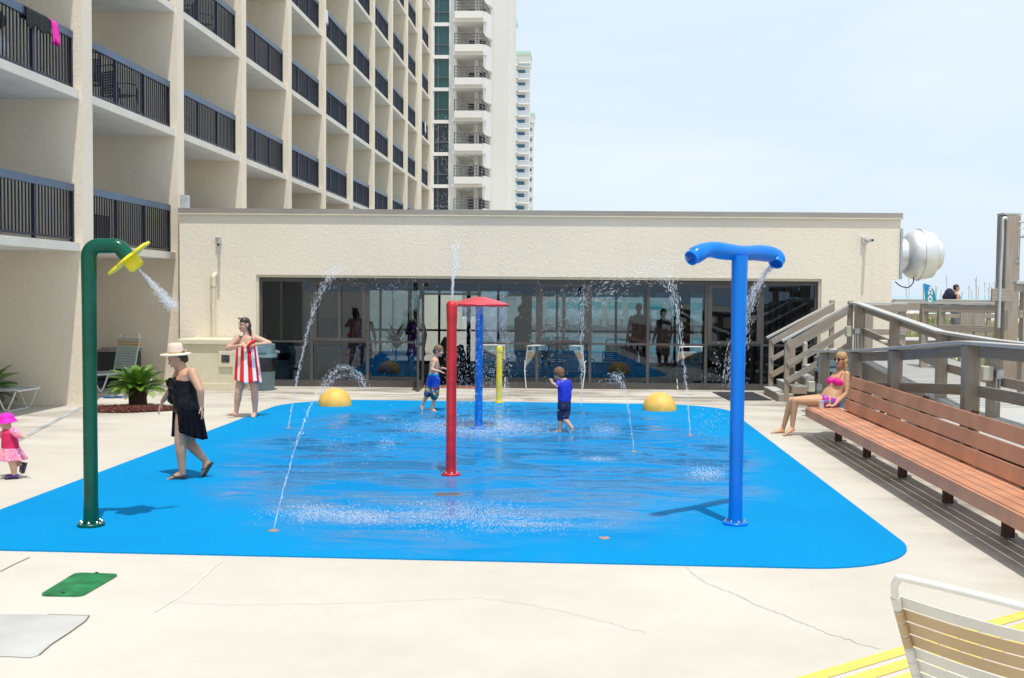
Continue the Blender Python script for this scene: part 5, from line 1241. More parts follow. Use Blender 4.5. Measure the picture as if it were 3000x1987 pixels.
# dune vegetation
def grass_patch(name, fn, n, h, m, bend=.35, w=.012):
    mb = MB(); rn = random.Random(n)
    for k in range(n):
        x, y, z = fn(rn); hh = h * rn.uniform(.5, 1.15); a = rn.random() * 6.283; bx, by = math.cos(a) * bend * hh, math.sin(a) * bend * hh; px_, py_ = -math.sin(a) * w, math.cos(a) * w
        mb.add([(x - px_, y - py_, z), (x + px_, y + py_, z), (x + bx * .35 + px_ * .8, y + by * .35 + py_ * .8, z + hh * .6), (x + bx * .35 - px_ * .8, y + by * .35 - py_ * .8, z + hh * .6), (x + bx, y + by, z + hh)], [(0, 1, 2, 3), (3, 2, 4)])
    o = mb.build(name, m); o['kind'] = 'stuff'; return o
M_GR = mat('dune_grass', (.13, .22, .06), .7, var=.4, scale=2); M_GR2 = mat('dune_grass_dry', (.26, .30, .12), .8, var=.3, scale=2)
def dz(x, y): return -.35 + 1.35 * math.exp(-((x - 17) / 6.5) ** 2) * (.7 + .5 * mnoise.noise(Vector((x * .12, y * .1, 0)))) - max(0, (x - 28)) * .035
def dune(x0, x1, y0, y1):
    def f(rn): x = rn.uniform(x0, x1); y = rn.uniform(y0, y1); return x, y, dz(x, y) if x > 9 else 0
    return f
grass_patch('dune_grass', dune(9.2, 24, 24, 33.5), 9000, .55, M_GR, .5); grass_patch('dune_grass', dune(9.2, 26, 37, 60), 9000, .6, M_GR2, .4, .02)
grass_patch('bushy_weeds', dune(8.3, 11.5, 17.5, 22), 2500, .5, mat('weeds', (.12, .26, .05), .7, var=.3, scale=5), .6, .016)
rn = random.Random(11)
mo = mat('sea_oat_stem', (.45, .42, .28), .8)
for k, (px, pt) in enumerate([(2652, 838), (2662, 815), (2742, 838), (2747, 840), (2772, 808), (2778, 845), (2845, 850), (2857, 818), (2862, 812), (2868, 840), (2885, 828), (2893, 845), (2900, 830), (2757, 850), (2790, 846), (2820, 856), (2838, 838), (2905, 838), (2912, 826)]):
    Yk = rn.uniform(38, 44); b_ = at(px + rn.uniform(-4, 4), 905, Yk); t_ = at(px, pt, Yk); so = empty('sea_oats', (b_.x, b_.y, dz(b_.x, b_.y)), 'thin sea oat stalk rising against the sky beyond the boardwalk rail', 'sea oats', 'sea oat stalks against the sky')
    mb = MB(); mid = b_.lerp(t_, .6) + Vector((rn.uniform(-.05, .05), 0, 0)); b_.z = dz(b_.x, b_.y); mb.tube(smooth_path([b_, mid, t_], 5), .008, 5); mb.build('stem', mo, so)
    mb = MB(); dd = (t_ - mid).normalized()
    for j in range(14): q_ = t_ - dd * (.03 * j); mb.ell(q_ + Vector((rn.uniform(-.018, .018), 0, rn.uniform(-.01, .01))), (.005, .005, .022), None, 5, 4)
    mb.build('seed_head', mat('seed_head', (.40, .34, .20), .8), so)
# terrace seen through the room: pool, wall, hedge, loungers, umbrella
M_TERR = mat('pink_terrace', (.40, .31, .26), .85, var=.1, scale=.5)
s = MB(); s.add([(-9, 33.5, .004), (9, 33.5, .004), (9, 100, .004), (-9, 100, .004)], [(0, 1, 2, 3)]); struct(s.build('pool_terrace', M_TERR))
mw, n, l, b = new_mat('pool_water'); b.inputs['Base Color'].default_value = (.03, .42, .48, 1); b.inputs['Roughness'].default_value = .1
s = MB(); s.add([(-2.5, 40, .012), (7.5, 40, .012), (7.5, 54, .012), (-2.5, 54, .012)], [(0, 1, 2, 3)]); struct(s.build('pool_water', mw))
gw = MB(); gw.box(-4, 9.2, 63.5, 63.8, 0, 1.95); tag(gw.build('garden_wall', M_STUCCO, None, loc=(2, 63.6, 0)), 'cream wall beyond the pool, seen through the glazed room', 'wall')
gw = MB(); gw.box(-8.6, -4.4, 42, 42.4, 0, 3.3); tag(gw.build('annex_wall', M_STUCCO, None, loc=(-6, 42, 0)), 'tall pale wall seen through the left rear glazing', 'wall')
grass_patch('hedge', lambda rn: (rn.uniform(-4, 14), rn.uniform(64, 68), rn.uniform(1.2, 2.9)), 7000, .45, mat('hedge_leaf', (.035, .09, .03), .7, var=.4, scale=1), .9, .07)
lp_ = lounger('pool_lounger', 'teal-backed strap lounger in the row beyond the pool, through the glass', 72, M_TEAL, tuple(range(6, 20)), group='teal loungers beyond the pool', blen=.9)
[c_.data.materials.__setitem__(1, M_STRAPW) for c_ in kids(lp_) if c_.name.startswith('back_straps')]
lp_.rotation_euler = (0, 0, R(-90)); lp_.scale = (1.15,) * 3
for k in range(10):
    o_ = lp_ if k == 0 else copy_tree(lp_); o_.location = (-2.4 + k * 1.15, 61.2, .35)
s = MB(); s.box(-4, 9.2, 59.5, 63.5, .01, .35); struct(s.build('terrace_step', M_TERR))
um = empty('patio_umbrella', (-6.3, 37.5, 0), 'pale canvas patio umbrella seen through the rear glazing', 'umbrella')
mb = MB(); mb.tube([(-6.3, 37.5, 0), (-6.3, 37.5, 3.1)], .03, 8); mb.build('pole', M_WHITE, um); mb = MB(); mb.lathe([(1.5, 2.35), (1.48, 2.42), (.8, 2.78), (0, 3.05)], (-6.3, 37.5, 0), 8); mb.build('canopy', mat('canvas', (.62, .55, .52), .9), um)
# ================================================================== people
def skin_mat(name, col, spot=.0):
    m, n, l, b = new_mat(name); v = coords(n, l)
    f = noise_node(n, l, v, 14, 5); f2 = noise_node(n, l, v, 3, 3)
    base = mixc(n, l, mrange(n, l, f, .3, .7), tuple(x * .90 for x in col), tuple(min(1, x * 1.06) for x in col))
    base = mixc(n, l, mrange(n, l, f2, .4, .7, 0, .35), base, (col[0] * 1.0, col[1] * .8, col[2] * .74))
    l.new(base, b.inputs['Base Color']); b.inputs['Roughness'].default_value = .52
    b.inputs['Subsurface Weight'].default_value = .12; b.inputs['Subsurface Radius'].default_value = (.02, .008, .004); b.inputs['Subsurface Scale'].default_value = .5
    MATS[name] = m; return m
def cone(mb, a, ra, b, rb, seg=14):
    a, b = Vector(a), Vector(b); mb.ell(a, ra, None, seg, 8); mb.ell(b, rb, None, seg, 8)
    if (b - a).length > 1e-5: mb.tube([a, b], [ra, rb], seg)
def chainc(mb, P):
    for i in range(len(P) - 1): cone(mb, P[i][0], P[i][1], P[i + 1][0], P[i + 1][1])
def loft(mb, rings, side, seg=24):
    """rings: (centre, half width, half depth)"""
    C_ = [Vector(r[0]) for r in rings]; vs = []; n = len(rings)
    for i, (c, w, d) in enumerate(rings):
        t = (C_[min(i + 1, n - 1)] - C_[max(i - 1, 0)]).normalized(); s_ = side[i] if isinstance(side, list) else side
        s_ = (s_ - t * s_.dot(t)).normalized(); f = t.cross(s_)
        for k in range(seg):
            a = 2 * math.pi * k / seg; ca, sa = math.cos(a), math.sin(a); e = .85
            vs.append(C_[i] + s_ * (w * math.copysign(abs(ca) ** e, ca)) + f * (d * math.copysign(abs(sa) ** e, sa)))
    fs = [(i * seg + k, i * seg + (k + 1) % seg, (i + 1) * seg + (k + 1) % seg, (i + 1) * seg + k) for i in range(n - 1) for k in range(seg)]
    fs += [tuple(range(seg))[::-1], tuple((n - 1) * seg + k for k in range(seg))]
    mb.add(vs, fs)
def flesh(mb, name, m, parent, voxel=.008, it=6, fac=.5, wrinkle=0, wscale=9):
    o = mb.build(name, m, parent)
    r = o.modifiers.new('r', 'REMESH'); r.mode = 'VOXEL'; r.voxel_size = voxel; r.use_smooth_shade = True
    s_ = o.modifiers.new('s', 'SMOOTH'); s_.factor = fac; s_.iterations = it
    dg_ = bpy.context.evaluated_depsgraph_get(); dg_.update(); me = bpy.data.meshes.new_from_object(o.evaluated_get(dg_))
    o.modifiers.clear(); old = o.data; o.data = me; bpy.data.meshes.remove(old); me.name = name
    if not me.materials: me.materials.append(m if not isinstance(m, (list, tuple)) else m[0])
    if wrinkle:
        n = len(me.vertices); co = np.empty(n * 3); me.vertices.foreach_get('co', co); no = np.empty(n * 3); me.vertices.foreach_get('normal', no); co = co.reshape(-1, 3); no = no.reshape(-1, 3)
        w = np.array([mnoise.noise(Vector((p[0] * wscale, p[1] * wscale, p[2] * wscale * .45))) for p in co]); co += no * (w[:, None] * wrinkle); me.vertices.foreach_set('co', co.ravel()); me.update()
    me.shade_smooth(); return o
def hand(mb, wr, d, pn, thumb, s=1.0, curl=.35, spread=.18):
    """wr wrist, d finger direction, pn palm normal (curl towards it), thumb side vector"""
    d = Vector(d).normalized(); pn = Vector(pn); pn = (pn - d * pn.dot(d)).normalized(); th = d.cross(pn)
    if th.dot(Vector(thumb)) < 0: th = -th
    L = .085 * s; r = .013 * s
    for k in (-1.5, -.5, .5, 1.5): cone(mb, Vector(wr) + th * k * .010 * s, .016 * s, Vector(wr) + d * L + th * k * .019 * s, .0125 * s, 8)
    for k, fl in ((1.5, .068), (.5, .078), (-.5, .073), (-1.5, .056)):
        p = Vector(wr) + d * L + th * k * .0195 * s; dd = (d + th * k * spread * .5).normalized(); q = curl * .35
        for j, (fr, rr) in enumerate(((.45, .0092), (.32, .0085), (.23, .0075))):
            dd2 = (dd * math.cos(q) + pn * math.sin(q)).normalized(); p2 = p + dd2 * fl * fr * s; cone(mb, p, rr * s, p2, rr * .93 * s, 8); p = p2; q += curl
    p = Vector(wr) + d * .025 * s + th * .022 * s; dd = (d * .62 + th * .72 + pn * .25).normalized(); p2 = p + dd * .042 * s; cone(mb, p, .014 * s, p2, .011 * s, 8)
    dd = (d * .86 + th * .38 + pn * .3).normalized(); cone(mb, p2, .0105 * s, p2 + dd * .035 * s, .009 * s, 8)
def foot(mb, an, heel, toe, s=1.0, side=None):
    an, heel, toe = Vector(an), Vector(heel), Vector(toe); d = (toe - heel); L = d.length; d.normalize()
    up = (an - heel) - d * (an - heel).dot(d); up = up.normalized() if up.length > 1e-4 else Vector((0, 0, 1)); sd = d.cross(up)
    h = heel + d * .030 * s + up * .030 * s; cone(mb, an, .036 * s, h, .031 * s); ball = heel + d * (L * .70) + up * .020 * s
    for k in (-1, 0, 1): cone(mb, h + sd * k * .006 * s, .028 * s, ball + sd * k * .022 * s, .019 * s, 10)
    cone(mb, an - up * .0 * s + d * .012 * s, .033 * s, ball, .022 * s, 10)
    for k, ln, r in ((-1.9, .24, .0125), (-.9, .25, .0095), (0, .235, .009), (.9, .21, .0085), (1.75, .18, .008)):
        a = ball + sd * k * .019 * s - up * .004 * s; cone(mb, a, .012 * s, a + d * L * ln - up * .006 * s, r * s, 8)
def head(t, mb, c, fwd, up, s, skin, look=None, hairless=False):
    """adds the head shape to the body and returns a frame function"""
    fwd = Vector(fwd).normalized(); up = Vector(up); up = (up - fwd * up.dot(fwd)).normalized(); rt = fwd.cross(up); c = Vector(c)
    q = Matrix((rt, fwd, up)).transposed().to_quaternion()
    F_ = lambda x, y, z: c + rt * x * s + fwd * y * s + up * z * s
    mb.ell(F_(0, -.012, .028), (.074 * s, .092 * s, .088 * s), q, 20, 12); mb.ell(F_(0, .022, -.035), (.056 * s, .062 * s, .068 * s), q, 16, 10); mb.ell(F_(0, .052, -.082), (.028 * s, .026 * s, .024 * s), q, 12, 8)
    cone(mb, F_(0, .080, .016), .010 * s, F_(0, .098, -.020), .0145 * s, 8)
    for k in (-1, 1):
        mb.ell(F_(k * .076, -.008, -.005), (.010 * s, .020 * s, .032 * s), q, 10, 8); mb.ell(F_(k * .034, .066, -.020), (.024 * s, .020 * s, .022 * s), q, 10, 8)
        cone(mb, F_(k * .014, .082, .030), .009 * s, F_(k * .048, .066, .030), .008 * s, 8)
    for k in (-1, 1):
        e = MB(); e.ell(F_(k * .031, .0745, .012), (.0125 * s, .006 * s, .0055 * s), q, 10, 8); eo = e.build('eye', mat('eye_white', (.38, .34, .31), .4), t, smooth=60)
        e = MB(); e.ell(F_(k * .031, .0785, .012), (.0058 * s, .004 * s, .0054 * s), q, 10, 8); e.build('iris', mat('iris_dark', (.04, .03, .02), .2), eo, smooth=60)
        e = MB(); e.tube([F_(k * .016, .088, .034), F_(k * .033, .085, .040), F_(k * .050, .072, .034)], [.0035 * s, .0042 * s, .002 * s], 6); e.build('eyebrow', mat('brow', (.10, .06, .035), .8), t)
    e = MB(); e.tube([F_(-.024, .078, -.052), F_(-.010, .092, -.048), F_(0, .094, -.049), F_(.010, .092, -.048), F_(.024, .078, -.052)], [.002 * s, .0055 * s, .0058 * s, .0055 * s, .002 * s], 8)
    e.tube([F_(-.022, .078, -.054), F_(0, .091, -.060), F_(.022, .078, -.054)], [.002 * s, .0062 * s, .002 * s], 8); e.build('mouth', mat('lip', (.42, .14, .12), .5), t, smooth=60)
    return F_, q
def neckprim(mb, F_, N, r): cone(mb, F_(0, -.02, -.05), r * .98, N, r * 1.08)
def leg(mb, hip, knee, ank, s=1.0, th=.088, kn=.056, cf=.058, ak=.036):
    hip, knee, ank = Vector(hip), Vector(knee), Vector(ank); bk = Vector((0, 0, 0))
    chainc(mb, [(hip, th * s), (hip.lerp(knee, .5), (th * .62 + kn * .38) * s), (knee, kn * s), (knee.lerp(ank, .30), cf * s), (knee.lerp(ank, .62), (cf * .45 + ak * .55) * s), (ank, ak * s)])
def arm(mb, sh, el, wr, s=1.0, up=.048, eb=.036, fo=.037, wt=.0245):
    sh, el, wr = Vector(sh), Vector(el), Vector(wr)
    chainc(mb, [(sh, up * 1.08 * s), (sh.lerp(el, .4), up * s), (el, eb * s), (el.lerp(wr, .25), fo * s), (wr, wt * s)])
def person(label, loc):
    return empty('person', tuple(loc), label, 'person')
def at_depth(d): return lambda px, py, o=0: D(d + o, px, py)
SK1 = skin_mat('skin_tan', (.53, .31, .20)); SK2 = skin_mat('skin_fair', (.60, .38, .28)); SK3 = skin_mat('skin_child', (.62, .40, .28)); SK4 = skin_mat('skin_golden', (.60, .35, .20))
UP = Vector((0, 0, 1)); LEFT = -cy_; RIGHT = cy_; TOW = Vector((-cF.x, -cF.y, 0)).normalized(); AWAY = -TOW

# ---------------- woman in the sun hat
ft_ = G(520, 1404); d = (ft_ - CP).dot(cF); J = at_depth(d)
t = person('woman in a pale brimmed hat and black sarong swimsuit striding left over the pad', (ft_.x, ft_.y, 0))
body = MB(); fw = (LEFT * .96 + TOW * .20).normalized(); sd = fw.cross(UP).normalized()
HC = J(519, 1051, 0); F_, q = head(t, body, HC, (fw + UP * -.42), UP, 1.07, SK1)
N = J(533, 1078); neckprim(body, F_, N, .052)
hipc = J(550, 1199)
shn, shf = J(563, 1092, -.13), J(525, 1090, .17)
loft(body, [(J(549, 1214), .15, .12), (hipc, .185, .145), (J(547, 1178), .175, .14), (J(545, 1155), .155, .135), (J(543, 1132), .155, .13), (J(545, 1112), .165, .125), (J(547, 1096), .17, .095), (J(540, 1083), .10, .065)], sd)
for o_, rr in ((-.08, .075), (.08, .075)): body.ell(J(520, 1122) + sd * o_ * -1, rr)
body.ell(J(556, 1203), (.15, .17, .13)); body.ell(J(532, 1160), .115)
arm(body, shn, J(587, 1144, -.22), J(590, 1190, -.20), 1.0, .054, .042, .042, .027); arm(body, shf, J(496, 1152, .22), J(476, 1176, .20), 1.0, .05, .038, .038, .026)
hand(body, J(590, 1191, -.20), J(595, 1222, -.20) - J(590, 1191, -.20), fw * .8 + TOW * -.2, fw, .95, .22, .3)
hand(body, J(475, 1178, .20), J(463, 1208, .2) - J(475, 1178, .2), TOW * -.3 - UP * .2 + LEFT * -.6, LEFT * .4 + TOW, .95, .2, .35)
leg(body, J(540, 1206, -.08), J(528, 1292, -.09), J(534, 1385, -.06), 1.0, .098, .066, .064, .038)
leg(body, J(556, 1208, .09), J(556, 1300, .12), J(602, 1350, .12), 1.0, .098, .064, .064, .038)
hl, to = J(545, 1394, -.06), J(490, 1407, -.06); foot(body, J(534, 1386, -.06), hl, to, 1.0)
hl2, to2 = J(618, 1356, .12), J(594, 1394, .12); foot(body, J(603, 1350, .12), hl2, to2, 1.0)
flesh(body, 'body', SK1, t, .0075)
M_SWIM = mat('black_swimsuit', (.004, .005, .010), .5, var=.2, scale=10, spec=.2)
g_ = MB(); loft(g_, [(J(549, 1216), .165, .135), (hipc, .20, .16), (J(547, 1178), .19, .155), (J(545, 1155), .17, .15), (J(543, 1132), .168, .142), (J(543, 1114), .172, .135)], sd)
for o_ in (-.08, .08): g_.ell(J(520, 1124) - sd * o_, .084)
g_.ell(J(556, 1203), (.162, .182, .14)); g_.ell(J(532, 1160), .127)
flesh(g_, 'swimsuit', M_SWIM, t, .009, 3, wrinkle=.012, wscale=22)
# frill down the front edge
g_ = MB(); P = [J(497, 1112, .02), J(497, 1125, .0), J(500, 1142, 0), J(500, 1158, 0), J(503, 1174, 0), J(506, 1181)]
for i, p in enumerate(smooth_path(P, 5)): g_.ell(p + Vector((.012 * math.sin(i * 2.1), .02 * math.cos(i * 1.7), 0)), (.028 + .01 * math.sin(i * 1.3), .035, .022), None, 10, 8)
flesh(g_, 'frill', M_SWIM, t, .008, 2)
# sarong: pleated cloth from the hip, open over the front thigh
def skirt(name, m, parent, top, hem, rtop, rhem, side, fwd, a0, a1, waves=11, amp=.02, rows=14, seg=90, thick=.006, hem_fn=None):
    mb = MB(); V = []
    top, hem = Vector(top), Vector(hem); side = side.normalized(); fwd = fwd.normalized()
    for i in range(rows + 1):
        u = i / rows
        for k in range(seg + 1):
            a = a0 + (a1 - a0) * k / seg; hh = hem_fn(k / seg) if hem_fn else 1
            c = top.lerp(hem, u * hh); uu = u * hh
            w = rtop[0] + (rhem[0] - rtop[0]) * uu; dd = rtop[1] + (rhem[1] - rtop[1]) * uu
            f = 1 + amp / w * uu * math.sin(a * waves + 2 * math.sin(a * 3)) + amp * .4 / w * uu * math.sin(a * waves * 2.3 + 1)
            V.append(c + side * (w * f * math.cos(a)) + fwd * (dd * f * math.sin(a)))
    mb.add(V, [(i * (seg + 1) + k, i * (seg + 1) + k + 1, (i + 1) * (seg + 1) + k + 1, (i + 1) * (seg + 1) + k) for i in range(rows) for k in range(seg)])
    o = mb.build(name, m, parent, smooth=180); s_ = o.modifiers.new('t', 'SOLIDIFY'); s_.thickness = thick; return o
M_SAR = mat('black_sarong', (.006, .007, .012), .8, var=.2, scale=10, spec=.1)
skirt('sarong', M_SAR, t, J(548, 1183), J(556, 1288), (.200, .162), (.185, .185), -sd, fw, R(75), R(75 + 322), 13, .022, hem_fn=lambda f: .70 + .30 * min(1, (1 - f) * 3.2) - .16 * max(0, 1 - (1 - f) * 0 - f * 5) + .03 * math.sin(f * 9))
g_ = MB(); kn = J(540, 1196, -.16); g_.ell(kn, (.05, .04, .035)); chainc(g_, [(kn, .03), (J(530, 1222, -.18), .02), (J(533, 1245, -.19), .012)]); flesh(g_, 'sarong_knot', M_SAR, t, .007, 3)
# hat
hu = (UP * .985 + LEFT * .0 + Vector((0, 0, 0))).normalized(); hc = J(514.5, 1037)
M_HAT = mat('hat_straw', (.74, .60, .48), .75, var=.05, bmp=.25, bscale=120)
qh = Vector((0, 0, 1)).rotation_difference((UP + LEFT * .04 + TOW * .05).normalized())
hb = MB(); hb.lathe([(.088, 0), (.12, -.004), (.172, -.010), (.175, -.004), (.172, .002), (.12, .008), (.092, .016), (.086, .02)], (0, 0, 0), 44, sy=.97, wob=lambda a, i: 1 + .02 * math.sin(a * 2 + 1)); hb.v = [tuple(hc + qh @ Vector(p)) for p in hb.v]; hb.build('hat_brim', M_HAT, t, smooth=50)
hb = MB(); hb.lathe([(.092, .002), (.09, .03), (.086, .07), (.080, .105), (.066, .125), (.035, .127), (.0, .118)], (0, 0, 0), 36, sy=1.05, wob=lambda a, i: 1 - (.10 * max(0, math.cos(a * 2)) if i > 3 else 0)); hb.v = [tuple(hc + qh @ Vector(p)) for p in hb.v]; hb.build('hat_crown', M_HAT, t, smooth=60)
hb = MB(); hb.lathe([(.093, .006), (.095, .009), (.0935, .028), (.091, .030)], (0, 0, 0), 36, sy=1.05); hb.v = [tuple(hc + qh @ Vector(p)) for p in hb.v]; hb.build('hat_band', mat('hat_band', (.48, .33, .17), .6), t, smooth=50)
M_HBROWN = mat('hair_brown', (.06, .035, .022), .6, var=.4, scale=40); g_ = MB(); g_.ell(F_(0, -.035, .02), (.08, .078, .075), q); g_.ell(F_(0, -.07, -.03), (.06, .045, .05), q); flesh(g_, 'hair', M_HBROWN, t, .007, 3, wrinkle=.008, wscale=60)
mat('dark_lens', (.01, .01, .012), .12)
def flipflop(t, hl, to, an, up_v):
    dd = (to - hl).normalized(); hl = hl - dd * .015; to = to + dd * .02; u = (an - hl) - dd * (an - hl).dot(dd); u.normalize(); s_ = dd.cross(u)
    mb = MB(); N = 14; top_, bot = [], []
    out = [(0, .030), (.12, .038), (.3, .034), (.5, .036), (.72, .046), (.9, .040), (1, .018)]
    L = (to - hl); pts = [(f, w) for f, w in out] + [(f, -w) for f, w in out[::-1]]
    V = [hl + L * f + s_ * w - u * .002 for f, w in pts] + [hl + L * f + s_ * w - u * .022 for f, w in pts]; n = len(pts)
    mb.add(V, [tuple(range(n)), tuple(range(n, 2 * n))[::-1]] + [(i, n + i, n + (i + 1) % n, (i + 1) % n) for i in range(n)]); o = mb.build('flip_flop', M_BLACK, t)
    mb = MB(); tp = hl + L * .80 + u * .018
    for k in (-1, 1): mb.tube(smooth_path([tp, hl + L * .62 + s_ * k * .032 + u * .042, hl + L * .42 + s_ * k * .040 + u * .01], 5), .006, 6)
    mb.tube([tp + u * .02, tp - u * .02], .005, 6); mb.build('strap', M_BLACK, o)
flipflop(t, hl, to, J(534, 1386, -.06), UP); flipflop(t, hl2, to2, J(603, 1350, .12), UP)

# ---------------- woman holding the striped towel
ft_ = G(735, 1223); d = (ft_ - CP).dot(cF); J = at_depth(d)
t = person('woman wrapping herself in a red and white striped beach towel at the pad edge', (ft_.x, ft_.y, 0))
body = MB(); fw = (TOW * .88 + LEFT * .45).normalized(); sd = fw.cross(UP).normalized()
HC = J(716, 953, -.02); F_, q = head(t, body, HC, (fw + LEFT * .35 - UP * .08), UP, 1.10, SK2)
N = J(722, 981); neckprim(body, F_, N, .050)
loft(body, [(J(728, 1098), .15, .12), (J(728, 1082), .18, .135), (J(726, 1060), .165, .125), (J(724, 1040), .145, .115), (J(722, 1020), .155, .118), (J(722, 1004), .165, .115), (J(721, 991), .160, .085), (J(721, 984), .08, .06)], sd)
arm(body, J(697, 991), J(667, 1021, -.10), J(702, 1013, -.26), 1.0, .056, .046, .042, .027); arm(body, J(746, 990), J(789, 1006, -.08), J(757, 1009, -.26), 1.0, .056, .046, .042, .027)
hand(body, J(703, 1012, -.26), RIGHT * 1 + UP * .1, -UP * .8 + AWAY * .4, UP, .9, .75, .02); hand(body, J(756, 1009, -.26), LEFT * 1 - UP * .25, -UP * .6 + AWAY * .5, UP, .9, .8, .02)
for o_ in (-.075, .075): body.ell(J(722, 1014, -.12) + sd * o_, .072)
leg(body, J(712, 1092, -.0), J(699, 1149, -.06), J(692, 1209, .02), 1.0, .098, .064, .064, .038); leg(body, J(743, 1092), J(746, 1148, -.05), J(747.5, 1211, .0), 1.0, .098, .064, .064, .038)
foot(body, J(692, 1210, .02), J(697, 1222, .03), J(667, 1214, -.10), .98); foot(body, J(747.5, 1212), J(749, 1218.5, .05), J(737, 1223.5, -.14), .98)
flesh(body, 'body', SK2, t, .0075)
m, n, l, b = new_mat('striped_towel'); v = coords(n, l, uv=True); sx = n.new('ShaderNodeSeparateXYZ'); l.new(v, sx.inputs[0])
st_ = mathn(n, l, 'FRACT', mathn(n, l, 'ADD', mathn(n, l, 'MULTIPLY', sx.outputs[0], 10.0), .2)); isr = mathn(n, l, 'GREATER_THAN', st_, .48)
base = mixc(n, l, isr, (.80, .80, .80), (.80, .02, .025)); yel = mathn(n, l, 'MULTIPLY', mathn(n, l, 'LESS_THAN', sx.outputs[0], .735), mathn(n, l, 'GREATER_THAN', sx.outputs[0], .655)); base = mixc(n, l, yel, base, (.78, .52, .03))
l.new(base, b.inputs['Base Color']); b.inputs['Roughness'].default_value = .95; bump(n, l, b, noise_node(n, l, coords(n, l), 160, 3), .5, .004)
mb = MB(); rows, seg = 26, 80; V = []; UVs = []
tp, hm = J(723, 1012, -.02), J(727, 1118, -.02)
for i in range(rows + 1):
    u = i / rows
    for k in range(seg + 1):
        f = k / seg; a = R(-110) + R(385) * f   # overlap at front
        lower = 1.0 - (.13 if f < .32 else 0) * (1 - f / .32) - .0
        uu = u * (.86 + .14 * min(1, max(0, (f - .38) / .12))); c = tp.lerp(hm, uu); w = .182 + .055 * uu; dd = .158 + .055 * uu - 0
        fo = 1 + .055 * math.sin(a * 7 + 1.5) * (.3 + u) + .025 * math.sin(a * 15 + u * 2)
        V.append(c + sd * (w * fo * math.cos(a)) + fw * (dd * fo * math.sin(a)) + UP * .02 * math.sin(a * 5) * (u > .95))
fs = [(i * (seg + 1) + k, (i + 1) * (seg + 1) + k, (i + 1) * (seg + 1) + k + 1, i * (seg + 1) + k + 1) for i in range(rows) for k in range(seg)]
uvs = [[(1 - (f_ % (seg + 1)) / seg, 1 - (f_ // (seg + 1)) / rows) for f_ in f] for f in fs]
mb.add(V, fs, uvs); tw = mb.build('towel_wrap', m, t, smooth=180); s_ = tw.modifiers.new('t', 'SOLIDIFY'); s_.thickness = .012
g_ = MB(); P = [J(728, 1012, -.30), J(735, 1006, -.32), J(744, 1000, -.32), J(750, 996, -.30)]; chainc(g_, [(P[0], .022), (P[1], .028), (P[2], .024), (P[3], .012)]); chainc(g_, [(P[0], .022), (J(727, 1022, -.25), .026), (J(726, 1036, -.22), .012)])
flesh(g_, 'towel_corner', mat('towel_red', (.80, .02, .025), .95), t, .008, 3, wrinkle=.006, wscale=30)
M_HDK = mat('hair_dark_wet', (.055, .035, .025), .35, var=.4, scale=40); g_ = MB(); g_.ell(F_(0, -.014, .044), (.084, .100, .090), q); g_.ell(F_(0, -.06, -.01), (.082, .055, .085), q)
chainc(g_, [(F_(.02, -.075, -.04), .05), (F_(.04, -.085, -.11), .04), (F_(.05, -.075, -.17), .022)]); chainc(g_, [(F_(-.074, -.03, .0), .024), (F_(-.078, -.05, -.10), .026), (F_(-.085, -.05, -.20), .014)]); chainc(g_, [(F_(.072, -.03, .0), .018), (F_(.075, -.04, -.09), .020), (F_(.07, -.04, -.16), .012)])
hh = flesh(g_, 'hair', M_HDK, t, .006, 4, wrinkle=.004, wscale=70)
g_ = MB()
for k in (-1, 1): g_.ell(F_(k * .034, .068, .112), (.026, .016, .012), q)
g_.tube([F_(-.088, -.01, .06), F_(-.062, .060, .108), F_(.062, .060, .108), F_(.088, -.01, .06)], .004, 6); g_.build('sunglasses', MATS['dark_lens'], t, smooth=60)
g_ = MB(); g_.tube(smooth_path([J(699, 1008, -.12), J(701, 1000, -.11), J(704, 992, -.09), J(708, 985, -.04)], 4), .006, 6); g_.tube(smooth_path([J(740, 998, -.13), J(738, 990, -.10), J(737, 984, -.05)], 4), .006, 6); g_.build('bikini_strap', M_BLACK, t)
g_ = MB(); c_ = J(752, 1010, -.255); g_.lathe([(.030, -.006), (.033, 0), (.030, .006)], c_, 16, (1, 0, 0)); g_.build('wristband', mat('lime_band', (.45, .7, .1), .5), t)

# ---------------- toddler in pink
ft_ = G(33, 1402); d = (ft_ - CP).dot(cF); J = at_depth(d)
t = person('toddler in a hot pink sun hat and pink swim dress running at the left edge', (ft_.x, ft_.y, 0))
body = MB(); fw = (LEFT * .92 + TOW * .32).normalized(); sd = fw.cross(UP).normalized(); S = .60
HC = J(17, 1235); F_, q = head(t, body, HC, fw - UP * .1, UP, .80, SK3)
neckprim(body, F_, J(26, 1256), .034)
loft(body, [(J(34, 1336), .085, .075), (J(33, 1325), .095, .085), (J(30, 1305), .090, .085), (J(27, 1285), .088, .078), (J(26, 1268), .088, .065), (J(26, 1258), .06, .045)], sd)
arm(body, J(40, 1263, -.05), J(56, 1276, -.10), J(68, 1279, -.12), 1, .032, .027, .024, .018); arm(body, J(15, 1264, .06), J(3, 1277, .08), J(-8, 1283, .05), 1, .032, .027, .024, .018)
hand(body, J(68, 1279, -.12), J(80, 1281, -.12) - J(68, 1279, -.12), -UP, TOW, .55, .35); hand(body, J(-8, 1283, .05), LEFT, -UP, TOW, .55, .35)
leg(body, J(33, 1335, -.04), J(39, 1364, -.04), J(42, 1388, -.03), 1, .058, .042, .040, .030); leg(body, J(36, 1335, .05), J(46, 1355, .06), J(63, 1361, .06), 1, .058, .042, .040, .030)
foot(body, J(42, 1389, -.03), J(46, 1398, -.03), J(18, 1401, -.05), .62); foot(body, J(63, 1361, .06), J(71, 1362, .06), J(65, 1383, .06), .62)
flesh(body, 'body', SK3, t, .006)
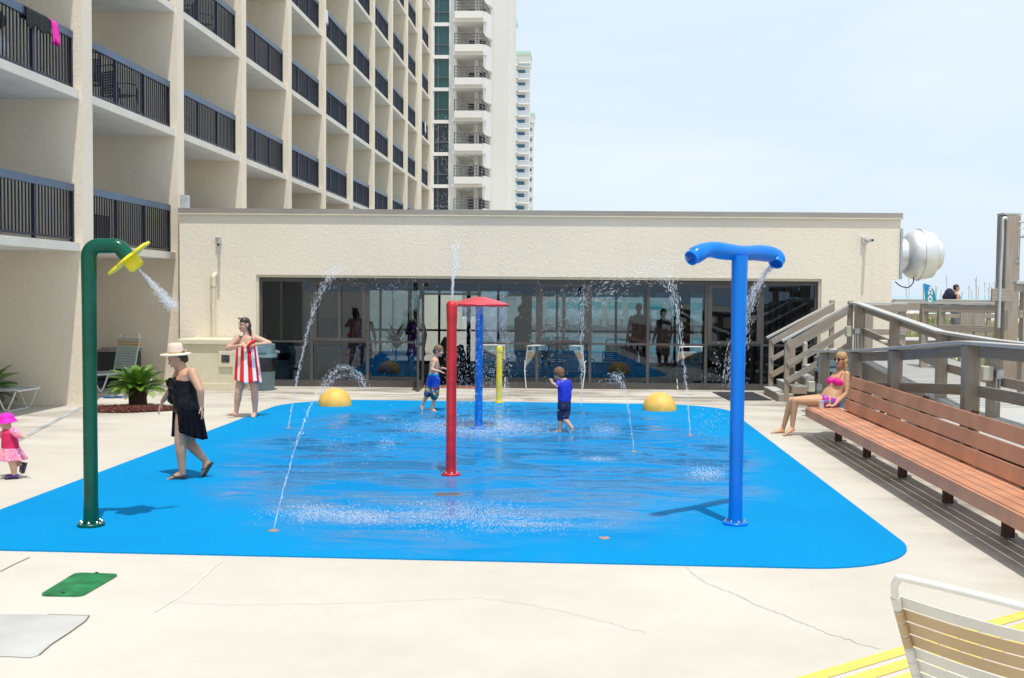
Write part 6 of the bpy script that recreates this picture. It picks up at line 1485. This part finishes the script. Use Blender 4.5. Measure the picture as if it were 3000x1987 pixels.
M_PK = mat('crimson_cloth', (.62, .01, .10), .7, var=.15, scale=20)
def floral(name, base, spots, sc=60, thr=.35):
    m, n, l, b = new_mat(name); v = coords(n, l); vo = n.new('ShaderNodeTexVoronoi'); vo.inputs['Scale'].default_value = sc; l.new(v, vo.inputs['Vector'])
    cr_ = n.new('ShaderNodeValToRGB'); cr_.color_ramp.interpolation = 'CONSTANT'; el = cr_.color_ramp.elements; el[0].position = 0; el[0].color = (*spots[0], 1); el[1].position = 1 / len(spots); el[1].color = (*spots[1 % len(spots)], 1)
    for i in range(2, len(spots)): e_ = el.new(i / len(spots)); e_.color = (*spots[i], 1)
    sp = n.new('ShaderNodeSeparateColor'); l.new(vo.outputs['Color'], sp.inputs[0]); l.new(sp.outputs[0], cr_.inputs[0])
    f = mrange(n, l, vo.outputs['Distance'], thr - .04, thr + .04, 1, 0)
    l.new(mixc(n, l, f, base, cr_.outputs[0]), b.inputs['Base Color']); b.inputs['Roughness'].default_value = .8; MATS[name] = m; return m
M_PF = floral('pink_print', (.80, .25, .42), [(.85, .72, .75), (.80, .10, .12), (.85, .45, .12), (.75, .05, .35)], 42)
g_ = MB(); loft(g_, [(J(32, 1318), .100, .092), (J(30, 1305), .098, .094), (J(27, 1285), .096, .086), (J(26, 1268), .096, .073), (J(26, 1258), .066, .052)], sd); flesh(g_, 'swim_top', M_PK, t, .006, 3, wrinkle=.004, wscale=30)
g_ = MB(); chainc(g_, [(J(38, 1263, -.05), .044), (J(52, 1273, -.09), .042), (J(58, 1277, -.10), .038)]); chainc(g_, [(J(17, 1264, .06), .042), (J(6, 1274, .08), .04)]); flesh(g_, 'sleeves', M_PF, t, .006, 3)
skirt('swim_skirt', M_PF, t, J(32, 1312), J(36, 1347), (.103, .095), (.145, .14), sd, fw, 0, R(360), 9, .020, 10, 90, .005)
g_ = MB(); g_.ell(F_(0, -.012, .045), (.078, .088, .068), q); hh = flesh(g_, 'hat_crown', mat('hot_pink_hat', (.86, .01, .50), .7), t, .006, 3)
g_ = MB(); g_.lathe([(.088, .0), (.12, -.028), (.135, -.060), (.137, -.058), (.122, -.022), (.088, .008)], (0, 0, 0), 40, sy=1.0, wob=lambda a, i: 1 + .05 * math.sin(a * 4 + .6)); hq = q; g_.v = [tuple(F_(0, -.012, .045) + hq @ (Vector(p) * .80)) for p in g_.v]; g_.build('hat_brim', MATS['hot_pink_hat'], t, smooth=60)
M_SAND_ = mat('purple_sandal', (.10, .03, .22), .5)
for (a_, h_, to_) in ((J(42, 1389, -.03), J(46, 1398, -.03), J(18, 1401, -.05)), (J(63, 1361, .06), J(71, 1362, .06), J(65, 1383, .06))):
    dd = (to_ - h_).normalized(); u = (a_ - h_) - dd * (a_ - h_).dot(dd); u.normalize(); g_ = MB(); chainc(g_, [(h_ + u * .012 - dd * .005, .026), (h_.lerp(to_, .55) + u * .012, .030), (to_ + u * .012 - dd * .01, .026)]); so_ = flesh(g_, 'sandal', M_SAND_, t, .006, 2)
    g_ = MB(); g_.beam(h_ - dd * .03 - u * .014, to_ + dd * .015 - u * .014, .06, .018, up=u); g_.build('sole', M_BLACK, so_, bevel=.006)

# ---------------- boy in bright blue swim shorts, by the red post
ft_ = G(1268, 1206); d = (ft_ - CP).dot(cF); J = at_depth(d)
t = person('bare-chested boy in patterned blue swim shorts walking toward the red post', (ft_.x, ft_.y, 0))
body = MB(); fw = (RIGHT * .80 + AWAY * .15 + TOW * .0).normalized(); sd = fw.cross(UP).normalized()
HC = J(1286, 1029, -.02); F_, q = head(t, body, HC, (RIGHT * .9 + TOW * .35 - UP * .22), UP, .88, SK3); neckprim(body, F_, J(1276, 1047), .036)
loft(body, [(J(1270, 1112), .105, .085), (J(1270, 1102), .11, .088), (J(1270, 1092), .10, .082), (J(1271, 1080), .105, .082), (J(1272, 1067), .118, .085), (J(1274, 1056), .12, .068), (J(1276, 1048), .06, .045)], sd)
arm(body, J(1275, 1058, -.11), J(1265, 1083, -.16), J(1291, 1089, -.20), .8, .042, .034, .034, .024); arm(body, J(1279, 1057, .12), J(1285, 1080, .16), J(1300, 1079, .12), .8, .042, .034, .034, .024)
hand(body, J(1291, 1089, -.20), RIGHT - UP * .35, -UP, TOW, .62, .35, .3); hand(body, J(1300, 1079, .12), RIGHT - UP * .1, -UP, TOW, .62, .35, .3)
leg(body, J(1263, 1112, .04), J(1255, 1150, .05), J(1237, 1186, .10), .78, .085, .058, .056, .038); leg(body, J(1277, 1112, -.05), J(1275, 1158, -.04), J(1266, 1199, -.02), .78, .085, .058, .056, .038)
foot(body, J(1237, 1186, .10), J(1230, 1192, .10), J(1238, 1207, .07), .72); foot(body, J(1266, 1199, -.02), J(1261, 1206, -.02), J(1283, 1208, -.06), .72)
flesh(body, 'body', SK3, t, .006)
m, n, l, b = new_mat('board_shorts'); v = coords(n, l); sx = n.new('ShaderNodeSeparateXYZ'); l.new(v, sx.inputs[0]); vo = n.new('ShaderNodeTexVoronoi'); vo.inputs['Scale'].default_value = 17; l.new(v, vo.inputs['Vector']); spc = n.new('ShaderNodeSeparateColor'); l.new(vo.outputs['Color'], spc.inputs[0])
crp = n.new('ShaderNodeValToRGB'); crp.color_ramp.interpolation = 'CONSTANT'; e_ = crp.color_ramp.elements; e_[0].color = (.0, .06, .10, 1); e_[1].position = .35; e_[1].color = (.02, .20, .22, 1)
for p_, c_ in ((.55, (.35, .04, .08)), (.7, (.4, .5, .05)), (.82, (.0, .10, .5)), (.92, (.5, .45, .35))): x_ = e_.new(p_); x_.color = (*c_, 1)
l.new(spc.outputs[0], crp.inputs[0]); l.new(mixc(n, l, mrange(n, l, mathn(n, l, 'ADD', sx.outputs[2], mathn(n, l, 'MULTIPLY', noise_node(n, l, v, 8, 2), .12)), .50, .54), crp.outputs[0], (.0, .07, .55)), b.inputs['Base Color']); b.inputs['Roughness'].default_value = .75
g_ = MB(); loft(g_, [(J(1270, 1118), .122, .10), (J(1270, 1108), .126, .104), (J(1270, 1096.5), .110, .092)], sd); chainc(g_, [(J(1263, 1114, .04), .085), (J(1257, 1140, .05), .080), (J(1254, 1153, .055), .074)]); chainc(g_, [(J(1277, 1114, -.05), .085), (J(1275, 1145, -.04), .078), (J(1273, 1162, -.04), .072)])
flesh(g_, 'swim_shorts', m, t, .007, 3, wrinkle=.010, wscale=18)
g_ = MB(); loft(g_, [(J(1270, 1101), .121, .101), (J(1270, 1095), .114, .096)], sd); flesh(g_, 'waistband', mat('sky_blue_band', (.01, .30, .75), .7), t, .006, 2)
g_ = MB(); g_.ell(F_(0, -.022, .040), (.079, .092, .082), q); g_.ell(F_(0, -.06, .0), (.068, .045, .06), q); flesh(g_, 'hair', mat('hair_sandy', (.20, .13, .075), .8, var=.3, scale=60), t, .006, 3, wrinkle=.003, wscale=90)

# ---------------- boy in the blue rash shirt
ft_ = G(1638, 1268); d = (ft_ - CP).dot(cF); J = at_depth(d)
t = person('small boy in a royal blue shirt and navy spotted shorts stepping away left', (ft_.x, ft_.y, 0))
body = MB(); fw = (LEFT * .60 + AWAY * .70).normalized(); sd = fw.cross(UP).normalized()
HC = J(1636, 1097, 0); F_, q = head(t, body, HC, (LEFT * .85 + AWAY * .45 - UP * .30), UP, .80, SK3); neckprim(body, F_, J(1645, 1112), .034)
loft(body, [(J(1653, 1192), .092, .078), (J(1653, 1182), .10, .082), (J(1654, 1165), .10, .084), (J(1654, 1148), .100, .080), (J(1653, 1130), .108, .076), (J(1652, 1119), .105, .060), (J(1648, 1111), .055, .042)], sd)
arm(body, J(1635, 1119, -.03), J(1632, 1131, -.08), J(1617, 1121, -.05), .75, .042, .036, .034, .025); arm(body, J(1667, 1121, .05), J(1672, 1142, .12), J(1660, 1156, .20), .75, .042, .036, .034, .025)
hand(body, J(1617, 1121, -.05), UP + LEFT * .5, LEFT * -.2 + AWAY, RIGHT, .55, 1.2, .02); hand(body, J(1660, 1156, .20), LEFT + AWAY, -UP, UP, .55, .6)
leg(body, J(1646, 1192, -.01), J(1643, 1228, -.02), J(1639, 1260, 0), .74, .085, .058, .056, .038); leg(body, J(1661, 1192, .02), J(1655, 1229, -.04), J(1676, 1254, -.08), .74, .085, .058, .056, .038)
foot(body, J(1639, 1260, 0), J(1644, 1268, -.02), J(1624, 1267, .04), .68); foot(body, J(1676, 1254, -.08), J(1682, 1257, -.10), J(1673, 1275, -.08), .68)
flesh(body, 'body', SK3, t, .006)
M_RB = mat('royal_blue_shirt', (.004, .030, .55), .5, var=.15, scale=14)
g_ = MB(); loft(g_, [(J(1653, 1176), .108, .092), (J(1654, 1165), .110, .094), (J(1654, 1148), .110, .090), (J(1653, 1130), .118, .086), (J(1652, 1119), .112, .068), (J(1648, 1112), .050, .045)], sd); chainc(g_, [(J(1637, 1119, -.02), .046), (J(1633, 1128, -.06), .043)]); chainc(g_, [(J(1666, 1121, .05), .046), (J(1671, 1138, .10), .042)])
flesh(g_, 'rash_shirt', M_RB, t, .0065, 4, wrinkle=.008, wscale=16)
g_ = MB(); loft(g_, [(J(1653, 1200), .105, .092), (J(1653, 1190), .112, .096), (J(1654, 1174), .106, .090)], sd); chainc(g_, [(J(1647, 1196, 0), .072), (J(1645, 1215, -.01), .068), (J(1644, 1226, -.01), .062)]); chainc(g_, [(J(1660, 1196, .02), .070), (J(1656, 1222, -.03), .062)])
flesh(g_, 'swim_shorts', floral('navy_spots', (.004, .012, .07), [(.35, .45, .6), (.02, .15, .35), (.5, .3, .35)], 28, .16), t, .0065, 3, wrinkle=.008, wscale=18)
g_ = MB(); g_.ell(F_(0, -.024, .040), (.080, .090, .082), q); g_.ell(F_(0, -.06, -.01), (.070, .045, .06), q); flesh(g_, 'hair', mat('hair_lightbrown', (.22, .11, .06), .8, var=.35, scale=60), t, .006, 3, wrinkle=.004, wscale=80)

# ---------------- seated woman in the pink bikini
ft_ = G(2325, 1266); d = (ft_ - CP).dot(cF) ; d = 17.1; J = at_depth(d)
t = person('blonde woman in a hot pink bikini and sunglasses sitting at the bench end', (3.75, 16.8, .46))
body = MB(); fw = (LEFT * .90 + TOW * .42).normalized(); sd = fw.cross(UP).normalized()
HC = J(2464, 1056, -.08); F_, q = head(t, body, HC, (LEFT * .86 + TOW * .52), UP + RIGHT * .05, 1.06, SK4); N = J(2468, 1082, -.03); neckprim(body, F_, N, .048)
loft(body, [(J(2431, 1184, -.10), .16, .12), (J(2432, 1172, -.10), .185, .135), (J(2437, 1158, -.09), .165, .125), (J(2446, 1142, -.08), .145, .112), (J(2452, 1127, -.07), .145, .115), (J(2458, 1112, -.05), .155, .118), (J(2465, 1097, -.04), .165, .085), (J(2468, 1086, -.03), .08, .055)], sd)
for o_ in (-.07, .075): body.ell(J(2446, 1118, -.12) + sd * o_, .068)
arm(body, J(2481, 1096, -.18), J(2480, 1152, -.24), J(2445, 1187, -.30), 1.0, .044, .034, .034, .024); arm(body, J(2452, 1094, .12), J(2462, 1140, .22), J(2452, 1180, .2), 1.0, .044, .034, .034, .024)
hand(body, J(2443, 1188, -.30), LEFT * 1 + TOW * .15 - UP * .04, -UP, TOW, .92, .10, .15); hand(body, J(2452, 1181, .2), RIGHT * .3 - UP * .5 + LEFT * .3, LEFT, TOW, .9, .2)
leg(body, J(2422, 1176, -.20), J(2328, 1174, -.10), J(2321, 1252, -.05), 1.0, .092, .058, .056, .034); leg(body, J(2420, 1170, .02), J(2318, 1174, .10), J(2294, 1256, .22), 1.0, .090, .056, .054, .033)
foot(body, J(2321, 1253, -.05), J(2330, 1262, -.05), J(2292, 1279, -.14), .95); foot(body, J(2294, 1257, .22), J(2300, 1268, .22), J(2256, 1270, .20), .95)
flesh(body, 'body', SK4, t, .0075)
M_BIK = mat('hot_pink_bikini', (.88, .01, .30), .6, var=.1, scale=30)
g_ = MB()
for o_ in (-.07, .075): g_.ell(J(2445, 1118, -.125) + sd * o_, (.074, .074, .068))
loft(g_, [(J(2452, 1130, -.07), .152, .123), (J(2455, 1119, -.06), .158, .125)], sd)
flesh(g_, 'bikini_top', M_BIK, t, .007, 2, wrinkle=.010, wscale=40)
g_ = MB(); g_.tube(smooth_path([J(2455, 1110, -.25), J(2463, 1098, -.22), J(2470, 1090, -.13)], 4), .007, 6); g_.tube(smooth_path([J(2437, 1110, -.03), J(2444, 1098, .0), J(2452, 1090, .02)], 4), .007, 6); g_.build('shoulder_strap', mat('coral_strap', (.75, .16, .13), .6), t)
g_ = MB(); loft(g_, [(J(2426, 1182, -.10), .170, .132), (J(2431, 1175, -.10), .194, .144), (J(2434, 1165, -.10), .18, .136)], sd); chainc(g_, [(J(2427, 1179, -.16), .108), (J(2418, 1176, -.20), .098)]); flesh(g_, 'bikini_bottom', floral('purple_print', (.42, .02, .45), [(.02, .25, .65), (.75, .03, .30), (.02, .30, .55), (.35, .02, .5)], 22, .45), t, .007, 2)
M_BL = mat('hair_blonde', (.52, .30, .12), .5, var=.35, scale=50); g_ = MB(); g_.ell(F_(0, -.008, .052), (.086, .100, .086), q); g_.ell(F_(0, -.05, -.01), (.090, .062, .09), q)
chainc(g_, [(F_(0, -.07, -.05), .062), (F_(.02, -.07, -.13), .050), (F_(.03, -.06, -.20), .03)]); chainc(g_, [(F_(-.070, -.01, -.0), .022), (F_(-.078, -.02, -.09), .026), (F_(-.07, -.01, -.17), .018)]); chainc(g_, [(F_(.070, -.01, .0), .022), (F_(.078, -.02, -.10), .026), (F_(.07, .0, -.18), .018)])
flesh(g_, 'hair', M_BL, t, .006, 3, wrinkle=.007, wscale=55)
g_ = MB()
for k in (-1, 1): g_.ell(F_(k * .033, .086, .014), (.027, .010, .023), q)
g_.tube([F_(-.074, .0, .018), F_(-.060, .078, .020), F_(.060, .078, .020), F_(.074, .0, .018)], .0035, 6); g_.build('sunglasses', MATS['dark_lens'], t, smooth=60)

# ---------------- generic standing figure for the small, distant or indoor people
def standing(label, px, py_head, d, skin, fw, hair_m, h=1.70, shirt=None, shorts=None, dress=None, armpose='down', z0=None, long_hair=False):
    top_ = D(d, px, py_head); zf_ = top_.z - h if z0 is None else z0; k = (top_.z - zf_) / 1.70; x, y = top_.x, top_.y
    t = person(label, (x, y, zf_)); fw = Vector(fw).normalized(); sd = fw.cross(UP).normalized(); o = Vector((x, y, zf_)); W_ = lambda s_, f_, z_: o + sd * s_ * k + fw * f_ * k + UP * z_ * k
    body = MB(); F_, q = head(t, body, W_(0, .02, 1.585), fw - UP * .05, UP, k, skin); neckprim(body, F_, W_(0, 0, 1.44), .052 * k)
    loft(body, [(W_(0, 0, .84), .14 * k, .11 * k), (W_(0, 0, .92), .165 * k, .12 * k), (W_(0, 0, 1.05), .150 * k, .11 * k), (W_(0, 0, 1.18), .155 * k, .11 * k), (W_(0, 0, 1.30), .175 * k, .115 * k), (W_(0, 0, 1.39), .165 * k, .08 * k), (W_(0, 0, 1.44), .08 * k, .06 * k)], sd)
    for s_ in (-1, 1):
        if armpose == 'fold' and s_ > 0: el, wr, hd = W_(.24, .05, 1.10), W_(.05, .22, 1.15), -sd + fw * .2
        else: el, wr, hd = W_(s_ * .25, -.03, 1.10), W_(s_ * .27, .06, .87), -UP + fw * .2
        arm(body, W_(s_ * .175, 0, 1.36), el, wr, k, .047, .037, .037, .026); hand(body, wr, hd, -sd * s_, fw, k * .95, .3, .1)
        leg(body, W_(s_ * .09, 0, .88), W_(s_ * .10, .02, .48), W_(s_ * .10, -.01, .08), k, .09, .06, .06, .037); foot(body, W_(s_ * .10, -.01, .08), W_(s_ * .10, -.06, 0), W_(s_ * .12, .19, 0), k)
    flesh(body, 'body', skin, t, .009)
    g_ = MB(); g_.ell(F_(0, -.022, .040), (.080 * k, .094 * k, .084 * k), q); g_.ell(F_(0, -.06, 0), (.072 * k, .05 * k, .07 * k), q)
    if long_hair: chainc(g_, [(F_(0, -.07, -.04), .06 * k), (F_(0, -.09, -.16), .05 * k), (F_(0, -.09, -.26), .03 * k)])
    flesh(g_, 'hair', hair_m, t, .007, 3, wrinkle=.004, wscale=60)
    if shirt or dress:
        g_ = MB(); m_ = shirt or dress; loft(g_, [(W_(0, 0, .90), .180 * k, .135 * k), (W_(0, 0, 1.05), .165 * k, .125 * k), (W_(0, 0, 1.18), .168 * k, .125 * k), (W_(0, 0, 1.30), .186 * k, .128 * k), (W_(0, 0, 1.39), .172 * k, .09 * k)], sd)
        if dress: loft(g_, [(W_(0, 0, .55), .24 * k, .20 * k), (W_(0, 0, .75), .21 * k, .17 * k), (W_(0, 0, .92), .185 * k, .14 * k)], sd)
        flesh(g_, 'dress' if dress else 'shirt', m_, t, .009, 3, wrinkle=.01, wscale=14)
    if shorts:
        g_ = MB(); loft(g_, [(W_(0, 0, .80), .175 * k, .135 * k), (W_(0, 0, .92), .182 * k, .138 * k), (W_(0, 0, 1.0), .165 * k, .125 * k)], sd)
        for s_ in (-1, 1): chainc(g_, [(W_(s_ * .09, 0, .84), .108 * k), (W_(s_ * .10, 0, .62), .10 * k), (W_(s_ * .105, 0, .50), .095 * k)])
        flesh(g_, 'shorts', shorts, t, .010, 3, wrinkle=.012, wscale=14)
    return t
M_NAVY = mat('navy_cloth', (.008, .012, .045), .8); M_GRYC = mat('grey_cloth', (.18, .18, .2), .8)
tb_ = standing('man in a dark sleeveless top with a navy backpack walking on the boardwalk', 2801, 833.5, 35.4, SK1, RIGHT, M_HDK, 1.74, shirt=mat('dark_tank', (.02, .02, .03), .8), shorts=M_GRYC, z0=.82)
g_ = MB(); c_ = Vector((D(35.4, 2781, 870).x, D(35.4, 2781, 870).y, D(35.4, 2781, 866).z)); g_.ell(c_, (.17, .16, .24)); g_.ell(c_ + Vector((-.05, 0, -.06)), (.17, .15, .18)); bpk = flesh(g_, 'backpack', M_NAVY, None, .012, 4); tag(bpk, 'navy backpack worn by the man on the boardwalk', 'backpack')
def ind(px, v):  # camera depth of a point v metres behind the glass
    p = Vector(cpos(px, v)); return (p - CP).dot(cF)
standing('bare-backed man in white-flowered navy shorts standing inside the left panes', 1066, 905, ind(1066, 1.5), SK1, AWAY, M_HDK, 1.80, shorts=floral('floral_trunks', (.01, .015, .06), [(.7, .72, .75), (.6, .62, .7)], 9, .38), z0=.014)
standing('woman in a purple dress standing inside beside the open door', 1219, 906, ind(1219, 2.4), SK1, TOW + LEFT * .4, M_HDK, 1.62, dress=mat('purple_cloth', (.30, .03, .36), .8), armpose='fold', z0=.014, long_hair=True)
standing('dark-haired figure with a dark top standing inside, middle of the right panes', 1872, 890, ind(1872, 4.8), SK1, AWAY, M_HDK, 1.7, shirt=mat('charcoal_cloth', (.03, .03, .035), .8), shorts=M_NAVY, z0=.014)
standing('figure in dark clothes standing inside just left of the tall right jet', 1944, 905, ind(1944, 5.4), SK1, AWAY + LEFT * .5, M_HDK, 1.66, shirt=mat('plum_cloth', (.05, .02, .05), .8), shorts=M_BLACK, z0=.014)
standing('child in a pink swimsuit standing inside the glass under the dark figure', 1846, 985, ind(1846, 1.2), SK3, AWAY, M_HDK, 1.22, dress=mat('pink_red_cloth', (.6, .12, .2), .8), z0=.014)
standing('person in a dark top standing inside behind the mushroom cap at right', 1527, 895, ind(1527, 5.0), SK1, RIGHT + TOW, M_HDK, 1.66, shirt=M_NAVY, shorts=M_GRYC, armpose='fold', z0=.014)
# black-clothed heap / figure in the doorway (seated person in black)
q0_ = cpos(1320, .9); blob('black_bags', (q0_[0], q0_[1], .50), (.42, .22, .52), mat('black_fabric', (.012, .012, .013), .9, bmp=.6, bscale=8, bdist=.03), 'heap of black beach gear standing in the open doorway', 'gear', 9, .45)
# potted plant by the doorway
pp = cpos(1160, 3.0); pl_ = empty('potted_plant', pp, 'leafy green potted plant in a brown pot inside the left panes', 'potted plant')
mb = MB(); mb.lathe([(.13, 0), (.18, .32), (.19, .34), (.16, .34), (0, .32)], pp, 20); mb.build('pot', MATS['brown_bundle'], pl_, smooth=40)
mb = MB(); rn = random.Random(8)
for k in range(60):
    a = rn.random() * 6.283; el = rn.uniform(.2, 1.3); L = rn.uniform(.5, 1.1); d_ = Vector((math.cos(a) * math.cos(el), math.sin(a) * math.cos(el), math.sin(el))); b_ = Vector(pp) + Vector((0, 0, .7 + .3 * rn.random())); tpp = b_ + d_ * L * .5; s_ = d_.cross(UP).normalized() * .05
    mb.add([b_, b_.lerp(tpp, .5) + s_, tpp, b_.lerp(tpp, .5) - s_], [(0, 1, 2, 3)])
mb.tube([Vector(pp) + Vector((0, 0, .3)), Vector(pp) + Vector((0, 0, 1.1))], .02, 6); mb.build('leaves', mat('houseplant', (.06, .18, .04), .5, var=.3), pl_)
